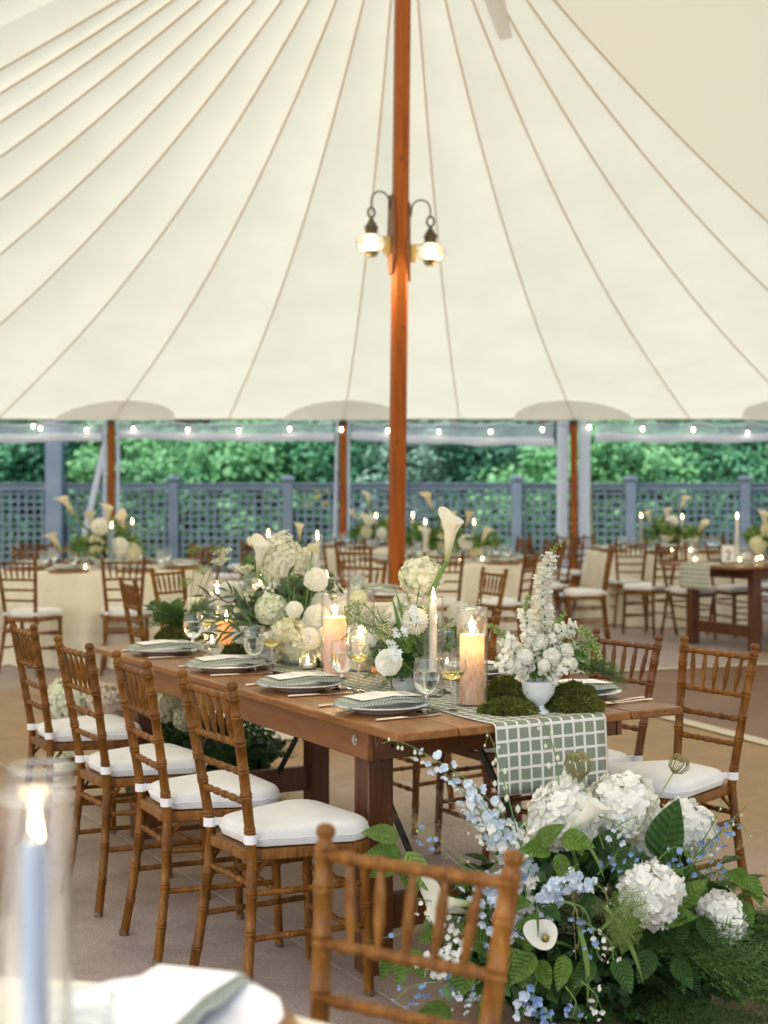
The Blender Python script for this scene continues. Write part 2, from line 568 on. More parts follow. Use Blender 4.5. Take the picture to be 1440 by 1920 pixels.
M['pet_cream'] = petal('petal_cream', (0.84, 0.81, 0.64), (0.78, 0.77, 0.50))
M['pet_blush'] = petal('petal_blush', (0.80, 0.70, 0.58), (0.78, 0.62, 0.52))
M['pet_greenwhite'] = petal('petal_greenwhite', (0.84, 0.84, 0.74), (0.75, 0.78, 0.56))
M['pet_yellow'] = petal('petal_butter', (0.82, 0.72, 0.42), (0.78, 0.66, 0.34))
M['pet_blue'] = petal('petal_pale_blue', (0.56, 0.67, 0.80), (0.82, 0.85, 0.87), 0.1, nscale=60)
M['pet_deep'] = petal('petal_blue', (0.22, 0.37, 0.66), (0.42, 0.55, 0.78), 0.1, nscale=60)
M['spadix'] = mat('spadix_yellow', (0.75, 0.45, 0.06), 0.7)
def calla_mat(name, lip, base):
    m = bpy.data.materials.new(name)
    m.use_nodes = True
    N, L = nodes(m)
    b = N['Principled BSDF']
    b.inputs['Roughness'].default_value = 0.5
    tc = N.new('ShaderNodeTexCoord')
    sx = N.new('ShaderNodeSeparateXYZ')
    L.new(tc.outputs['Object'], sx.inputs[0])
    rp = N.new('ShaderNodeValToRGB')
    rp.color_ramp.elements[0].position = 0.005
    rp.color_ramp.elements[0].color = (*base, 1)
    rp.color_ramp.elements[1].position = 0.06
    rp.color_ramp.elements[1].color = (*lip, 1)
    L.new(sx.outputs['Z'], rp.inputs[0])
    L.new(rp.outputs[0], b.inputs['Base Color'])
    t = N.new('ShaderNodeBsdfTranslucent')
    L.new(rp.outputs[0], t.inputs[0])
    mx = N.new('ShaderNodeMixShader')
    mx.inputs[0].default_value = 0.3
    L.new(b.outputs[0], mx.inputs[1])
    L.new(t.outputs[0], mx.inputs[2])
    L.new(mx.outputs[0], N['Material Output'].inputs[0])
    return m
M['calla'] = calla_mat('calla_spathe', (0.86, 0.84, 0.74), (0.36, 0.46, 0.10))
M['calla_peach'] = calla_mat('calla_spathe_peach', (0.84, 0.77, 0.59), (0.52, 0.50, 0.20))

DAYLIGHT_OFF = (53.794, 53.980, 11.539)  # noise offset that puts the painted daylight tint at the near left
def floor_mat():
    m = bpy.data.materials.new('stained_concrete_daylight')
    m.use_nodes = True
    N, L = nodes(m)
    b = N['Principled BSDF']
    tc = N.new('ShaderNodeTexCoord')
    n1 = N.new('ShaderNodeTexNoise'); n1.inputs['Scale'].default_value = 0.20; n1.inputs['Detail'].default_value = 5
    n2 = N.new('ShaderNodeTexNoise'); n2.inputs['Scale'].default_value = 150; n2.inputs['Detail'].default_value = 3
    n3 = N.new('ShaderNodeTexNoise'); n3.inputs['Scale'].default_value = 9; n3.inputs['Detail'].default_value = 8
    for n in (n1, n2, n3):
        L.new(tc.outputs['Object'], n.inputs['Vector'])
    mpo = N.new('ShaderNodeMapping'); mpo.inputs['Location'].default_value = DAYLIGHT_OFF
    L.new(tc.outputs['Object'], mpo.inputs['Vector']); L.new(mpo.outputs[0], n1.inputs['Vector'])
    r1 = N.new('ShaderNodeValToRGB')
    r1.color_ramp.elements[0].position = 0.42; r1.color_ramp.elements[0].color = (0.385, 0.315, 0.305, 1)  # mauve patches: cool daylight on the floor, put into the colour
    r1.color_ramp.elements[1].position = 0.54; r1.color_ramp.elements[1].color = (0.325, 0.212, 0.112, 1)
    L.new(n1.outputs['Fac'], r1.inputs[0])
    mx = N.new('ShaderNodeMix'); mx.data_type = 'RGBA'; mx.blend_type = 'MULTIPLY'
    mx.inputs[0].default_value = 0.75
    r2 = N.new('ShaderNodeValToRGB')
    r2.color_ramp.elements[0].position = 0.33; r2.color_ramp.elements[0].color = (0.50, 0.48, 0.48, 1)
    r2.color_ramp.elements[1].position = 0.55; r2.color_ramp.elements[1].color = (1.15, 1.14, 1.14, 1)
    L.new(n2.outputs['Fac'], r2.inputs[0])
    L.new(r1.outputs[0], mx.inputs[6]); L.new(r2.outputs[0], mx.inputs[7])
    m2 = N.new('ShaderNodeMix'); m2.data_type = 'RGBA'; m2.blend_type = 'MULTIPLY'
    m2.inputs[0].default_value = 0.6
    r3 = N.new('ShaderNodeValToRGB')
    r3.color_ramp.elements[0].position = 0.30; r3.color_ramp.elements[0].color = (0.72, 0.70, 0.70, 1)
    r3.color_ramp.elements[1].position = 0.52; r3.color_ramp.elements[1].color = (1, 1, 1, 1)
    L.new(n3.outputs['Fac'], r3.inputs[0])
    L.new(mx.outputs[2], m2.inputs[6]); L.new(r3.outputs[0], m2.inputs[7])
    n4 = N.new('ShaderNodeTexNoise'); n4.inputs['Scale'].default_value = 3.2; n4.inputs['Detail'].default_value = 9; n4.inputs['Roughness'].default_value = 0.72; n4.inputs['Distortion'].default_value = 0.8
    L.new(tc.outputs['Object'], n4.inputs['Vector'])
    r4 = N.new('ShaderNodeValToRGB')
    r4.color_ramp.elements[0].position = 0.36; r4.color_ramp.elements[0].color = (0.82, 0.81, 0.81, 1)
    r4.color_ramp.elements[1].position = 0.62; r4.color_ramp.elements[1].color = (1.10, 1.09, 1.08, 1)
    L.new(n4.outputs['Fac'], r4.inputs[0])
    m3 = N.new('ShaderNodeMix'); m3.data_type = 'RGBA'; m3.blend_type = 'MULTIPLY'; m3.inputs[0].default_value = 0.8
    L.new(m2.outputs[2], m3.inputs[6]); L.new(r4.outputs[0], m3.inputs[7])
    L.new(m3.outputs[2], b.inputs['Base Color'])
    mr = N.new('ShaderNodeMapRange'); mr.inputs[3].default_value = 0.42; mr.inputs[4].default_value = 0.62
    L.new(n3.outputs['Fac'], mr.inputs[0]); L.new(mr.outputs[0], b.inputs['Roughness'])
    b.inputs['Specular IOR Level'].default_value = 0.16
    bp = N.new('ShaderNodeBump'); bp.inputs['Strength'].default_value = 0.25; bp.inputs['Distance'].default_value = 0.002
    L.new(n2.outputs['Fac'], bp.inputs['Height']); L.new(bp.outputs[0], b.inputs['Normal'])
    return m
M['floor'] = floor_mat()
M['dance_floor'] = mat('dark_stained_slab', (0.135, 0.060, 0.030), 0.35, (0.20, 0.092, 0.05), 2.0, None, 7, bump=0.05, bscale=40, rough2=0.5, spec=0.3)
M['cream_line'] = mat('cream_line', (0.60, 0.53, 0.40), 0.5, (0.52, 0.45, 0.34), 9)
M['joint'] = mat('joint_filler', (0.58, 0.52, 0.49), 0.8, (0.36, 0.30, 0.28), 14)
M['ground'] = mat('gravel_ground', (0.14, 0.15, 0.11), 0.95, (0.20, 0.20, 0.15), 30, bump=0.5, bscale=60)

# ------------------------------------------------------------------ the setting: ground, floor
U = Vector((-0.4945, 0.8693, 0))       # along the farm table, away from the camera
E = Vector((0.8693, 0.4945, 0))        # across the farm table, to the right
NL = Vector((0.034, 4.062, 0))         # floor point under the table's near left corner
def T(a, b, z=0.0):
    """point at a metres across and b metres along the farm table"""
    p = NL + E * a + U * b
    return Vector((p.x, p.y, z))
TW, TL, TZ = 1.037, 2.63, 0.770

g = MB().grid(lambda i, j: Vector((-120 + 240 * i, -90 + 240 * j, -0.03)), 2, 2).build('ground', M['ground'], smooth=False)
tag(g, kind='structure')
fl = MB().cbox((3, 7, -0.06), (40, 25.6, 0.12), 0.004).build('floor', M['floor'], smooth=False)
tag(fl, kind='structure')
def strip(p, d, length, w, z, name, m, parent=None):
    d = Vector((d[0], d[1], 0)).normalized()
    s = Vector((-d.y, d.x, 0)) * w / 2
    p = Vector((p[0], p[1], z))
    return MB().add([p - s, p + d * length - s, p + d * length + s, p + s], [(3, 2, 1, 0)]).build(name, m, parent, False)
j0 = Vector((-0.061, 4.293, 0))
for k in (-2, 0):
    q = j0 + E * (1.52 * k) - U * 7
    strip(q, U, 24, 0.0075, 0.004, 'floor_joint', M['joint'], fl)
# darker slab with a cream painted border on the right
dc = Vector((1.03, 11.38, 0))
dE = Vector((0.945, 0.326, 0)).normalized()
dU = Vector((0.374, -0.927, 0))
ds = MB().add([Vector((p.x, p.y, 0.0045)) for p in (dc, dc + dU * 5.6, dc + dU * 5.6 + dE * 9, dc + dE * 9)], [(0, 1, 2, 3)]).build('dance_floor', M['dance_floor'], smooth=False)
tag(ds, kind='structure')
strip(dc - dE * 0.06, dU, 5.6, 0.12, 0.0085, 'border_line', M['cream_line'], ds)
strip(dc, dE, 9.0, 0.10, 0.0125, 'border_line', M['cream_line'], ds)

# ------------------------------------------------------------------ tent
PX, PY, EY, EZ = 0.155, 10.6, 19.3, 2.39
PEAK = Vector((PX, PY, 6.34))
def gprof(s):
    return (1.51 * (1 - s) ** 3 + 2.44 * (1 - s)) / 3.95
def roof_pt(t, e, s):
    z = e.z + (t.z - e.z) * gprof(s)
    return Vector((t.x + (e.x - t.x) * s, t.y + (e.y - t.y) * s, z))
tent = thing('sailcloth_tent', 'large ivory sailcloth tent with radiating tan seams over the whole floor', 'tent', (PX, PY, 0))
def tl(p):
    return Vector((p.x - PX, p.y - PY, p.z))
def roof_panel(t0, t1, e0, e1, m='sailcloth', nu=5, nv=26, sag=0.05):
    def fn(i, j):
        t = t0.lerp(t1, i)
        if (t1 - t0).length > 1:
            t.z -= 1.35 * 4 * i * (1 - i) * 0.6
        e = e0.lerp(e1, i)
        p = roof_pt(t, e, 0.012 + j * 0.988)
        p.z -= sag * math.sin(PI * i) * j * (1 - j) * 2
        return tl(p)
    return MB().grid(fn, nu, nv).build('roof_panel', M[m], tent)
def seam(t, e, r=0.0065):
    pts = [tl(roof_pt(t, e, 0.012 + k / 30 * 0.988) - Vector((0, 0, 0.012))) for k in range(31)]
    MB().tube(pts, r, 6).build('seam', M['seam'], tent)
ex = [-0.53 + 1.52 * k for k in range(-10, 7)]
rear = [Vector((x, EY, EZ)) for x in ex]
front = [Vector((x, 0.9, EZ)) for x in ex[::2]]
PEAK2 = Vector((17.0, PY, 6.34))
left_end = [rear[0], rear[0] - Vector((3.4, 0, 0)), rear[0] - Vector((6.8, 0, 0)), Vector((-22.8, 15.0, EZ)), Vector((-23, 10.6, EZ)), Vector((-22.5, 6.0, EZ)), Vector((-20.5, 0.9, EZ)), front[0]]
for a, b in zip(rear, rear[1:]):
    roof_panel(PEAK, PEAK, a, b)
for a, b in zip(front, front[1:]):
    roof_panel(PEAK, PEAK, a, b)
for a, b in zip(left_end, left_end[1:]):
    roof_panel(PEAK, PEAK, a, b)
roof_panel(PEAK, PEAK2, rear[-1], rear[-1] + Vector((0.01, 0, 0)), 'sail_tan', 12)
roof_panel(PEAK, PEAK2, front[-1], front[-1] + Vector((0.01, 0, 0)), 'sailcloth', 12)
re2 = [rear[-1] + Vector((4.1 * k, 0, 0)) for k in range(5)]
fr2 = [front[-1] + Vector((4.1 * k, 0, 0)) for k in range(5)]
for q in (re2, fr2):
    for a, b in zip(q, q[1:]):
        roof_panel(PEAK2, PEAK2, a, b)
roof_panel(PEAK2, PEAK2, re2[-1], fr2[-1], nu=6)
for e in rear + left_end[2:5]:
    seam(PEAK, e)
MB().tube([tl(Vector((x, EY + 0.005, EZ + 0.0))) for x in np.linspace(-22.5, 25, 60)], 0.016, 6).build('eave_rope', M['eave'], tent)
# oval reinforcing patches over the eave poles, and a grey patch near the peak
def rear_pt(x, s, drop):
    p = roof_pt(PEAK, Vector((x, EY, EZ)), s)
    p.z -= drop
    return tl(p)
for x0 in (-3.57, -0.53, 2.51, 5.55):
    vs = []
    n = 28
    for ring in range(6):
        for k in range(n + 1):
            a = PI * k / n
            rr = ring / 5
            vs.append(rear_pt(x0 + 0.80 * rr * math.cos(a), 0.997 - 0.088 * rr * math.sin(a), 0.03))
    fs = [(r * (n + 1) + k, r * (n + 1) + k + 1, (r + 1) * (n + 1) + k + 1, (r + 1) * (n + 1) + k) for r in range(5) for k in range(n)]
    MB().add(vs, fs).build('oval_patch', M['sail_patch'], tent)
def roof_hit(x, y):
    lo, hi = 0.0, 1.0
    for _ in range(50):
        s = (lo + hi) / 2
        Y = PY + (EY - PY) * s
        z = EZ + (PEAK.z - EZ) * gprof(s)
        if z > CH + (HOR - y) / FPX * Y: lo = s
        else: hi = s
    return Vector(((x - 720) / FPX * Y, Y, z))
q = [roof_hit(*p) for p in ((900, -30), (944, -30), (961, 58), (937, 62))]
def patch_fn(i, j):
    return tl(q[0].lerp(q[1], i).lerp(q[3].lerp(q[2], i), j) - Vector((0, 0, 0.06)))
MB().grid(patch_fn, 2, 6).build('grey_patch', M['sail_patch'], tent)

def leaning(z):
    return Vector((0.0805 + 0.0109 * z, PY, z))
# main pole, squared with chamfered edges
pole = thing('tent_pole', 'tall varnished orange-brown wooden main pole carrying two lanterns', 'pole', (0.0805, PY, 0))
pm = MB()
prof = [(-0.055, -0.036), (-0.036, -0.055), (0.036, -0.055), (0.055, -0.036), (0.055, 0.036), (0.036, 0.055), (-0.036, 0.055), (-0.055, 0.036)]
rows = [0, 1, 2, 3, 4, 5, 6.3]
ca, sa = math.cos(R(16)), math.sin(R(16))
vs = []
for z in rows:
    k = 1.0 - 0.010 * z
    for x, y in prof:
        vs.append(((x * ca - y * sa) * k + 0.0109 * z, (x * sa + y * ca) * k, z))
fs = [(r * 8 + k, r * 8 + (k + 1) % 8, (r + 1) * 8 + (k + 1) % 8, (r + 1) * 8 + k) for r in range(len(rows) - 1) for k in range(8)]
fs.append(tuple(range(8))[::-1]); fs.append(tuple(48 + k for k in range(8)))
pm.add(vs, fs).build('shaft', M['pole_wood'], pole, False)
for (x, y, rx, rz) in ((767, 55, .008, .012), (765, 90, .006, .009), (752, 300, .012, .018), (762, 312, .007, .01), (757, 615, .010, .014), (748, 560, .006, .009), (743, 830, .011, .016)):
    p = at(x, y, PY)
    px = p.x - 0.0805
    off = px - 0.0109 * p.z
    fy = -0.0555 + (off - 0.0) * 0.27
    MB().lathe([(0.0, 0.0025), (rx * 0.7, 0.002), (rx, 0.0)], 12, (px, fy, p.z), M=Matrix.Rotation(R(90), 3, 'X') @ Matrix.Diagonal((1, rz / rx, 1))).build('knot', M['knot'], pole)
p = at(754, 1060, PY)
MB().lathe([(0.0, 0.004), (0.011, 0.004), (0.011, 0)], 12, (p.x - 0.0805, -0.0535, p.z), M=Matrix.Rotation(R(90), 3, 'X')).build('bolt_hole', M['hole'], pole)

# lanterns on the pole
def lantern(loc, rz, label):
    t = thing('wall_lantern', label, 'lantern', loc, rz)
    hexa = [(-0.030, 0.36), (0.030, 0.36), (0.066, -0.02), (0.030, -0.215), (-0.030, -0.215), (-0.066, -0.02)]
    m = MB()
    vs = [(0.0, y, z) for y, z in hexa] + [(0.024, y * 0.96, z * 0.985) for y, z in hexa]
    m.add(vs, [tuple(range(6))[::-1], tuple(range(6, 12))] + [(k, (k + 1) % 6, 6 + (k + 1) % 6, 6 + k) for k in range(6)])
    m.build('back_plaque', M['plaque_wood'], t, False)
    MB().cbox((0.046, 0, -0.01), (0.042, 0.062, 0.125), 0.004).build('wiring_box', M['brass'], t, False)
    arc = [Vector((0.025, 0, 0.255)), Vector((0.03, 0, 0.29))]
    for k in range(13):
        a = PI * (1 - k / 12)
        arc.append(Vector((0.099 + 0.069 * math.cos(a), 0, 0.30 + 0.075 * math.sin(a))))
    arc += [Vector((0.168, 0, 0.27)), Vector((0.163, 0, 0.25))]
    MB().tube(arc, 0.006, 8).build('arm', M['black_metal'], t)
    ring = [Vector((0.168 + 0.026 * math.cos(a), 0.0, 0.218 + 0.036 * math.sin(a))) for a in np.linspace(0, 2 * PI, 21)]
    MB().tube(ring, 0.0075, 8, False).build('hanging_ring', M['black_metal'], t)
    MB().tube([(0.05, 0, 0.045), (0.124, 0, 0.058)], 0.004, 6).build('stay', M['black_metal'], t)
    MB().lathe([(0.010, 0.19), (0.013, 0.182), (0.012, 0.172), (0.020, 0.165), (0.022, 0.158), (0.046, 0.118), (0.052, 0.110), (0.050, 0.104), (0.044, 0.102), (0.044, 0.064), (0.047, 0.060)], 24, (0.168, 0, 0)).build('cap', M['bronze'], t)
    gl = MB().lathe([(0.044, 0.062)] + [(0.044 + 0.056 * math.sin(PI * k / 12) ** 0.8, 0.062 * math.cos(PI * k / 12)) for k in range(1, 12)] + [(0.044, -0.062)], 28, (0.168, 0, 0))
    gl.build('globe', M['globe'], t)
    MB().lathe([(0, 0.058), (0.03, 0.056), (0.042, 0.03), (0.045, 0.0), (0.040, -0.03), (0.03, -0.056), (0, -0.058)], 18, (0.168, 0, 0)).build('bulb', M['lamp'], t)
    MB().lathe([(0.048, -0.060), (0.048, -0.085), (0.040, -0.088), (0.038, -0.098)], 24, (0.168, 0, 0)).build('base_collar', M['bronze'], t)
    rg = MB()
    rg.tube([(0.168 + 0.112 * math.cos(a), 0.112 * math.sin(a), 0.0) for a in np.linspace(0, 2 * PI, 29)], 0.002, 5, False)
    for a in (0.5, 2.6, 4.2, 5.6):
        rg.tube([(0.168 + 0.047 * math.cos(a), 0.047 * math.sin(a), 0.066), (0.168 + 0.112 * math.cos(a), 0.112 * math.sin(a), 0.03), (0.168 + 0.112 * math.cos(a), 0.112 * math.sin(a), -0.03), (0.168 + 0.047 * math.cos(a), 0.047 * math.sin(a), -0.07)], 0.0018, 5)
    rg.build('wire_guard', M['bronze'], t)
    ld = bpy.data.lights.new('lantern_light', 'POINT')
    ld.energy = 6
    ld.color = (1.0, 0.72, 0.40)
    ld.shadow_soft_size = 0.11
    lo = bpy.data.objects.new('lantern_light', ld)
    C.objects.link(lo)
    lo.parent = t
    lo.location = (0.27, 0, -0.18)
    return t
pl = leaning(3.22)
lantern(pl + Vector((-0.051, -0.022, 0.0)), R(180 + 22), 'glowing onion lantern on the left side of the main pole')
lantern(leaning(3.17) + Vector((0.053, 0.010, 0.0)), R(-4), 'glowing onion lantern on the right side of the main pole')

# eave poles
for k, (x, word) in enumerate(((-3.585, 'wooden eave pole with a clear strip beside it, behind the left round table'),
                               (-0.54, 'wooden eave pole edged by bright clear plastic, left of the main pole'),
                               (2.495, 'wooden eave pole standing between two white gathered sidewalls'))):
    t = thing('eave_pole', word, 'pole', (x, EY - 0.03, 0), 0, 'eave poles along the rear of the tent')
    MB().lathe([(0.046, 0.0), (0.046, 2.33), (0.04, 2.335)], 14).build('shaft', M['pole_wood'], t)
    MB().lathe([(0.052, 2.32), (0.052, 2.36), (0.02, 2.365), (0.015, 2.43)], 14).build('cap', M['black_metal'], t)

# clear sidewalls rolled up under the eave
def sidewall(x0, x1, z0, z1, label):
    t = thing('clear_sidewall', label, 'tent sidewall', ((x0 + x1) / 2, EY, 0), 0, 'clear sidewalls rolled up under the rear eave')
    w = (x1 - x0)
    def zr(i):
        return z0 + (z1 - z0) * i - 0.02 * math.sin(PI * i) + 0.008 * math.sin(i * 17)
    def sheet(i, j):
        top = EZ - 0.03 - 0.028 * abs(math.sin(i * PI * 4))
        return Vector((-w / 2 + w * i, 0.012 * math.sin(i * 31) + 0.02, top + (zr(i) + 0.05 - top) * j))
    MB().grid(sheet, 40, 4).build('clear_sheet', M['vinyl'], t)
    path, rad = [], []
    for k in range(41):
        i = k / 40
        path.append(Vector((-w / 2 + w * i, 0.0, zr(i))))
        rad.append(0.054 + 0.012 * mnoise.noise(Vector((x0 + i * 9, 0, 0))) + 0.006 * math.sin(i * 23))
    MB().tube(path, rad, 12).build('rolled_bundle', M['vinyl_roll'], t)
    hem = [Vector((-w / 2 + w * k / 64, -0.012, EZ - 0.045 - 0.05 * abs(math.sin(k / 64 * PI * 4)))) for k in range(65)]
    MB().tube(hem, 0.008, 5).build('hem', M['vinyl_roll'], t)
sidewall(-6.6, -3.72, 2.145, 2.155, 'rolled clear plastic sidewall left of the leftmost eave pole')
sidewall(-3.47, -0.66, 2.185, 2.150, 'rolled clear plastic sidewall between the left and middle eave poles')
sidewall(-0.43, 2.24, 2.165, 2.085, 'rolled clear plastic sidewall sagging behind the main pole')
sidewall(2.78, 5.5, 2.150, 2.15, 'rolled clear plastic sidewall right of the white gathered sidewalls')

def gathered(x0, x1, m, label, z0=0.02, cat='tent sidewall', lean=0.0, nf=5, amp=0.035):
    w = x1 - x0
    def fn(i, j):
        z = EZ - 0.03 - (EZ - 0.03 - z0) * j
        y = amp * math.sin(i * nf * 2 * PI + 1.3 * math.sin(j * 4)) + 0.01 * math.sin(j * 23 + i * 9)
        return Vector((-w / 2 + w * i * (1 - 0.1 * math.sin(PI * j)) + lean * j, y, z))
    t = tag(MB().grid(fn, nf * 8, 30).build('gathered_sidewall', M[m], None, True, ((x0 + x1) / 2, EY - 0.02, 0)), label, cat)
    return t
gathered(2.275, 2.435, 'curtain', 'white gathered sidewall hanging left of the right eave pole')
gathered(2.565, 2.725, 'curtain', 'white gathered sidewall hanging right of the right eave pole')
gathered(-3.70, -3.645, 'vinyl_roll', 'narrow clear plastic edge hanging left of the left eave pole', nf=2, amp=0.02)
gathered(-3.525, -3.475, 'vinyl_roll', 'narrow clear plastic edge hanging right of the left eave pole', nf=2, amp=0.02)
gathered(-0.635, -0.595, 'vinyl_roll', 'narrow clear plastic edge left of the middle eave pole', nf=2, amp=0.02, lean=-0.05)
gathered(-0.485, -0.445, 'vinyl_roll', 'narrow clear plastic edge right of the middle eave pole', nf=2, amp=0.02)
tag(MB().bar(at(196, 835, 19.35), at(152, 1030, 19.6), 0.075, 0.02, (0, -1, 0)).build('plastic_strap', M['vinyl_roll']), 'twisted clear plastic strip slanting down beside the left eave pole', 'strap')
tag(MB().bar(at(1100, 800, 19.6), Vector((3.05, 21.2, 0.0)), 0.05, 0.008, (0, -1, 0)).build('guy_strap', M['strap_green']), 'pale green guy strap slanting from the eave beside the right pole', 'strap')

# string of bulbs under the eave
sl = thing('string_light', 'string of glowing bulbs under the rear eave of the tent', 'string lights', (0, EY - 0.1, 2.3))
bx = [-34, 62, 76, 162, 250, 352, 448, 543, 640, 727, 823, 920, 1017, 1105, 1205, 1300, 1402, 1498]
by = [802, 800, 804, 807, 805, 807, 808, 805, 806, 808, 810, 810, 806, 802, 805, 806, 813, 810]
wire = []
for k, (x, y) in enumerate(zip(bx, by)):
    p = at(x, y, EY - 0.1)
    q = p - Vector((0, EY - 0.1, 2.3))
    if k:
        wire.append((wire[-1] + q + Vector((0, 0, 0.05))) / 2 - Vector((0, 0, 0.02)))
    wire.append(q + Vector((0, 0, 0.07)))
    s = MB().lathe([(0.0, 0.075), (0.016, 0.072), (0.017, 0.035), (0.014, 0.03)], 10).build('socket', M['black_metal'], sl, True, q)
    MB().lathe([(0.010, 0.034), (0.012, 0.022), (0.016, 0.0), (0.015, -0.010), (0.009, -0.019), (0.0, -0.022)], 12).build('bulb', M['bulb'], sl, True, q)
MB().tube(wire, 0.004, 5).build('wire', M['black_metal'], sl)

# ------------------------------------------------------------------ lattice fence beyond the tent
FY, FPITCH = 23.5, 1.829
fence = thing('lattice_fence', 'blue-grey painted wooden lattice fence with square capped posts', 'fence', (0, FY, -0.03))
posts = [(540 - 720) / FPX * FY + FPITCH * k for k in range(-5, 7)]
pmesh = MB().cbox((0, 0, 0.82), (0.16, 0.14, 1.64), 0.006).mesh('post', M['fence'], False)
cmesh = MB().cbox((0, 0, 0.022), (0.22, 0.20, 0.045), 0.006).lathe([(0.12, 0.045), (0.0, 0.085)], 4).mesh('post_cap', M['fence'], False)
for x in posts:
    o = obj('post', pmesh, fence, (x, 0, 0))
    obj('post_cap', cmesh, o, (0, 0, 1.64))
span = FPITCH - 0.17
vmesh = MB().cbox((0, 0, 0), (0.035, 0.009, 1.36), 0.002).mesh('slat', M['fence'], False)
hmesh = MB().cbox((0, 0, 0), (span, 0.009, 0.035), 0.002).mesh('slat', M['fence'], False)
rmesh = MB().cbox((0, 0, 0), (span, 0.06, 0.085), 0.004).mesh('rail', M['fence'], False)
tmesh = MB().cbox((0, 0, 0), (span + 0.01, 0.12, 0.03), 0.004).mesh('top_rail', M['fence'], False)
for x in posts[:-1]:
    c = x + FPITCH / 2
    obj('rail', rmesh, fence, (c, 0, 1.525)); obj('rail', rmesh, fence, (c, 0, 0.12)); obj('top_rail', tmesh, fence, (c, 0, 1.584))
    for k in range(13):
        obj('slat', vmesh, fence, (c - span / 2 + span * (k + 0.5) / 13, -0.007, 0.82))
    for k in range(11):
        obj('slat', hmesh, fence, (c, 0.0035, 0.20 + 0.118 * (k + 0.4)))
tall = thing('tall_post', 'tall square blue-grey post rising above the lattice fence on the left', 'post', at(103, 920, 22.6) * 1.0)
tall.location.z = -0.03
MB().cbox((0, 0, 2.0), (0.25, 0.22, 4.0), 0.008).build('shaft', M['fence'], tall, False)
MB().cbox((0, 0, 0.11), (0.31, 0.28, 0.22), 0.008).build('plinth', M['fence'], tall, False)

# ------------------------------------------------------------------ shrubs and trees beyond
for nm, a, b in (('foliage_mid', (0.045, 0.20, 0.085), (0.16, 0.44, 0.21)), ('foliage_light', (0.08, 0.28, 0.10), (0.26, 0.56, 0.24)), ('foliage_deep', (0.020, 0.105, 0.058), (0.075, 0.26, 0.135)), ('foliage_silver', (0.10, 0.24, 0.165), (0.30, 0.46, 0.35))):
    M[nm] = mat(nm, a, 0.5, b, 1.6, None, 5, 0.32, 0.68, trans=0.35, subcol=[min(1, c * 1.4) for c in b], spec=0.5)

def leaf_cloud(rng, centers, radii, per, size, up=0.5):
    """kite-shaped leaves spread round clump centres; numpy arrays of verts and quads"""
    n = len(centers) * per
    c = np.repeat(centers, per, axis=0)
    r = np.repeat(radii, per)
    d = rng.normal(size=(n, 3)); d /= np.linalg.norm(d, axis=1)[:, None]
    p = c + d * (r * rng.uniform(0.35, 1.0, n) ** 0.6)[:, None] * np.array([1, 1, 0.8])
    nrm = d + np.array([0, -0.15, up]) + rng.normal(size=(n, 3)) * 0.45
    nrm /= np.linalg.norm(nrm, axis=1)[:, None]
    a = np.cross(nrm, rng.normal(size=(n, 3))); a /= np.linalg.norm(a, axis=1)[:, None]
    b = np.cross(nrm, a)
    s = size * rng.uniform(0.6, 1.35, n)
    L_ = a * s[:, None]; W_ = b * (s * 0.42)[:, None]
    v = np.empty((n, 4, 3))
    v[:, 0] = p - L_ * 0.5; v[:, 1] = p + W_ - nrm * (s * 0.08)[:, None]; v[:, 2] = p + L_ * 0.6; v[:, 3] = p - W_ - nrm * (s * 0.08)[:, None]
    return v.reshape(-1, 3)

def quads_obj(name, v, m, parent=None):
    n = len(v) // 4
    me = bpy.data.meshes.new(name)
    me.vertices.add(n * 4)
    me.vertices.foreach_set('co', v.astype(np.float32).ravel())
    me.loops.add(n * 4)
    me.loops.foreach_set('vertex_index', np.arange(n * 4, dtype=np.int32))
    me.polygons.add(n)
    me.polygons.foreach_set('loop_start', np.arange(0, n * 4, 4, dtype=np.int32))
    me.polygons.foreach_set('loop_total', np.full(n, 4, dtype=np.int32))
    me.materials.append(m)
    me.update(calc_edges=True)
    me.validate()
    return obj(name, me, parent)

def shrub(name, label, cat, x, y, w, d, h, m, seed, nclump=150, per=42, size=0.13, trunk=0.0, group=None):
    rng = np.random.default_rng(seed)
    t = thing(name, label, cat, (x, y, -0.03), 0, group)
    z0 = trunk
    c = rng.normal(size=(nclump, 3)); c /= np.linalg.norm(c, axis=1)[:, None]
    rr = rng.uniform(0.45, 1.0, nclump) ** 0.5
    c = c * rr[:, None] * np.array([w / 2, d / 2, (h - z0) / 2])
    c *= (1 + 0.28 * np.sin(c[:, 0] * 3.1 + seed) * np.cos(c[:, 2] * 2.7 + seed * 2))[:, None]
    c[:, 2] += z0 + (h - z0) / 2
    v = leaf_cloud(rng, c, rng.uniform(0.18, 0.42, nclump) * (1 + size), per, size)
    v[:, 2] = np.maximum(v[:, 2], 0.0)
    quads_obj('crown', v, M[m], t)
    k = 0
    for _ in range(3 if trunk < 1 else 1):
        bx_ = rng.uniform(-0.25, 0.25) * (trunk < 1)
        pts = [Vector((bx_, 0, 0)), Vector((bx_ + rng.uniform(-.1, .1), rng.uniform(-.1, .1), h * 0.35)), Vector((bx_ * 2 + rng.uniform(-.3, .3), rng.uniform(-.2, .2), h * 0.75))]
        MB().tube(pts, [0.05 + 0.02 * h, 0.035 + 0.012 * h, 0.02], 7).build('trunk', M['bark'], t)
    if trunk >= 1:
        for _ in range(4):
            a = rng.uniform(0, 2 * PI)
            MB().tube([Vector((0, 0, h * 0.33)), Vector((math.cos(a) * w * .18, math.sin(a) * d * .18, h * 0.55)), Vector((math.cos(a) * w * .35, math.sin(a) * d * .35, h * 0.75))], [0.07, 0.05, 0.02], 6).build('branch', M['bark'], t)
    return t

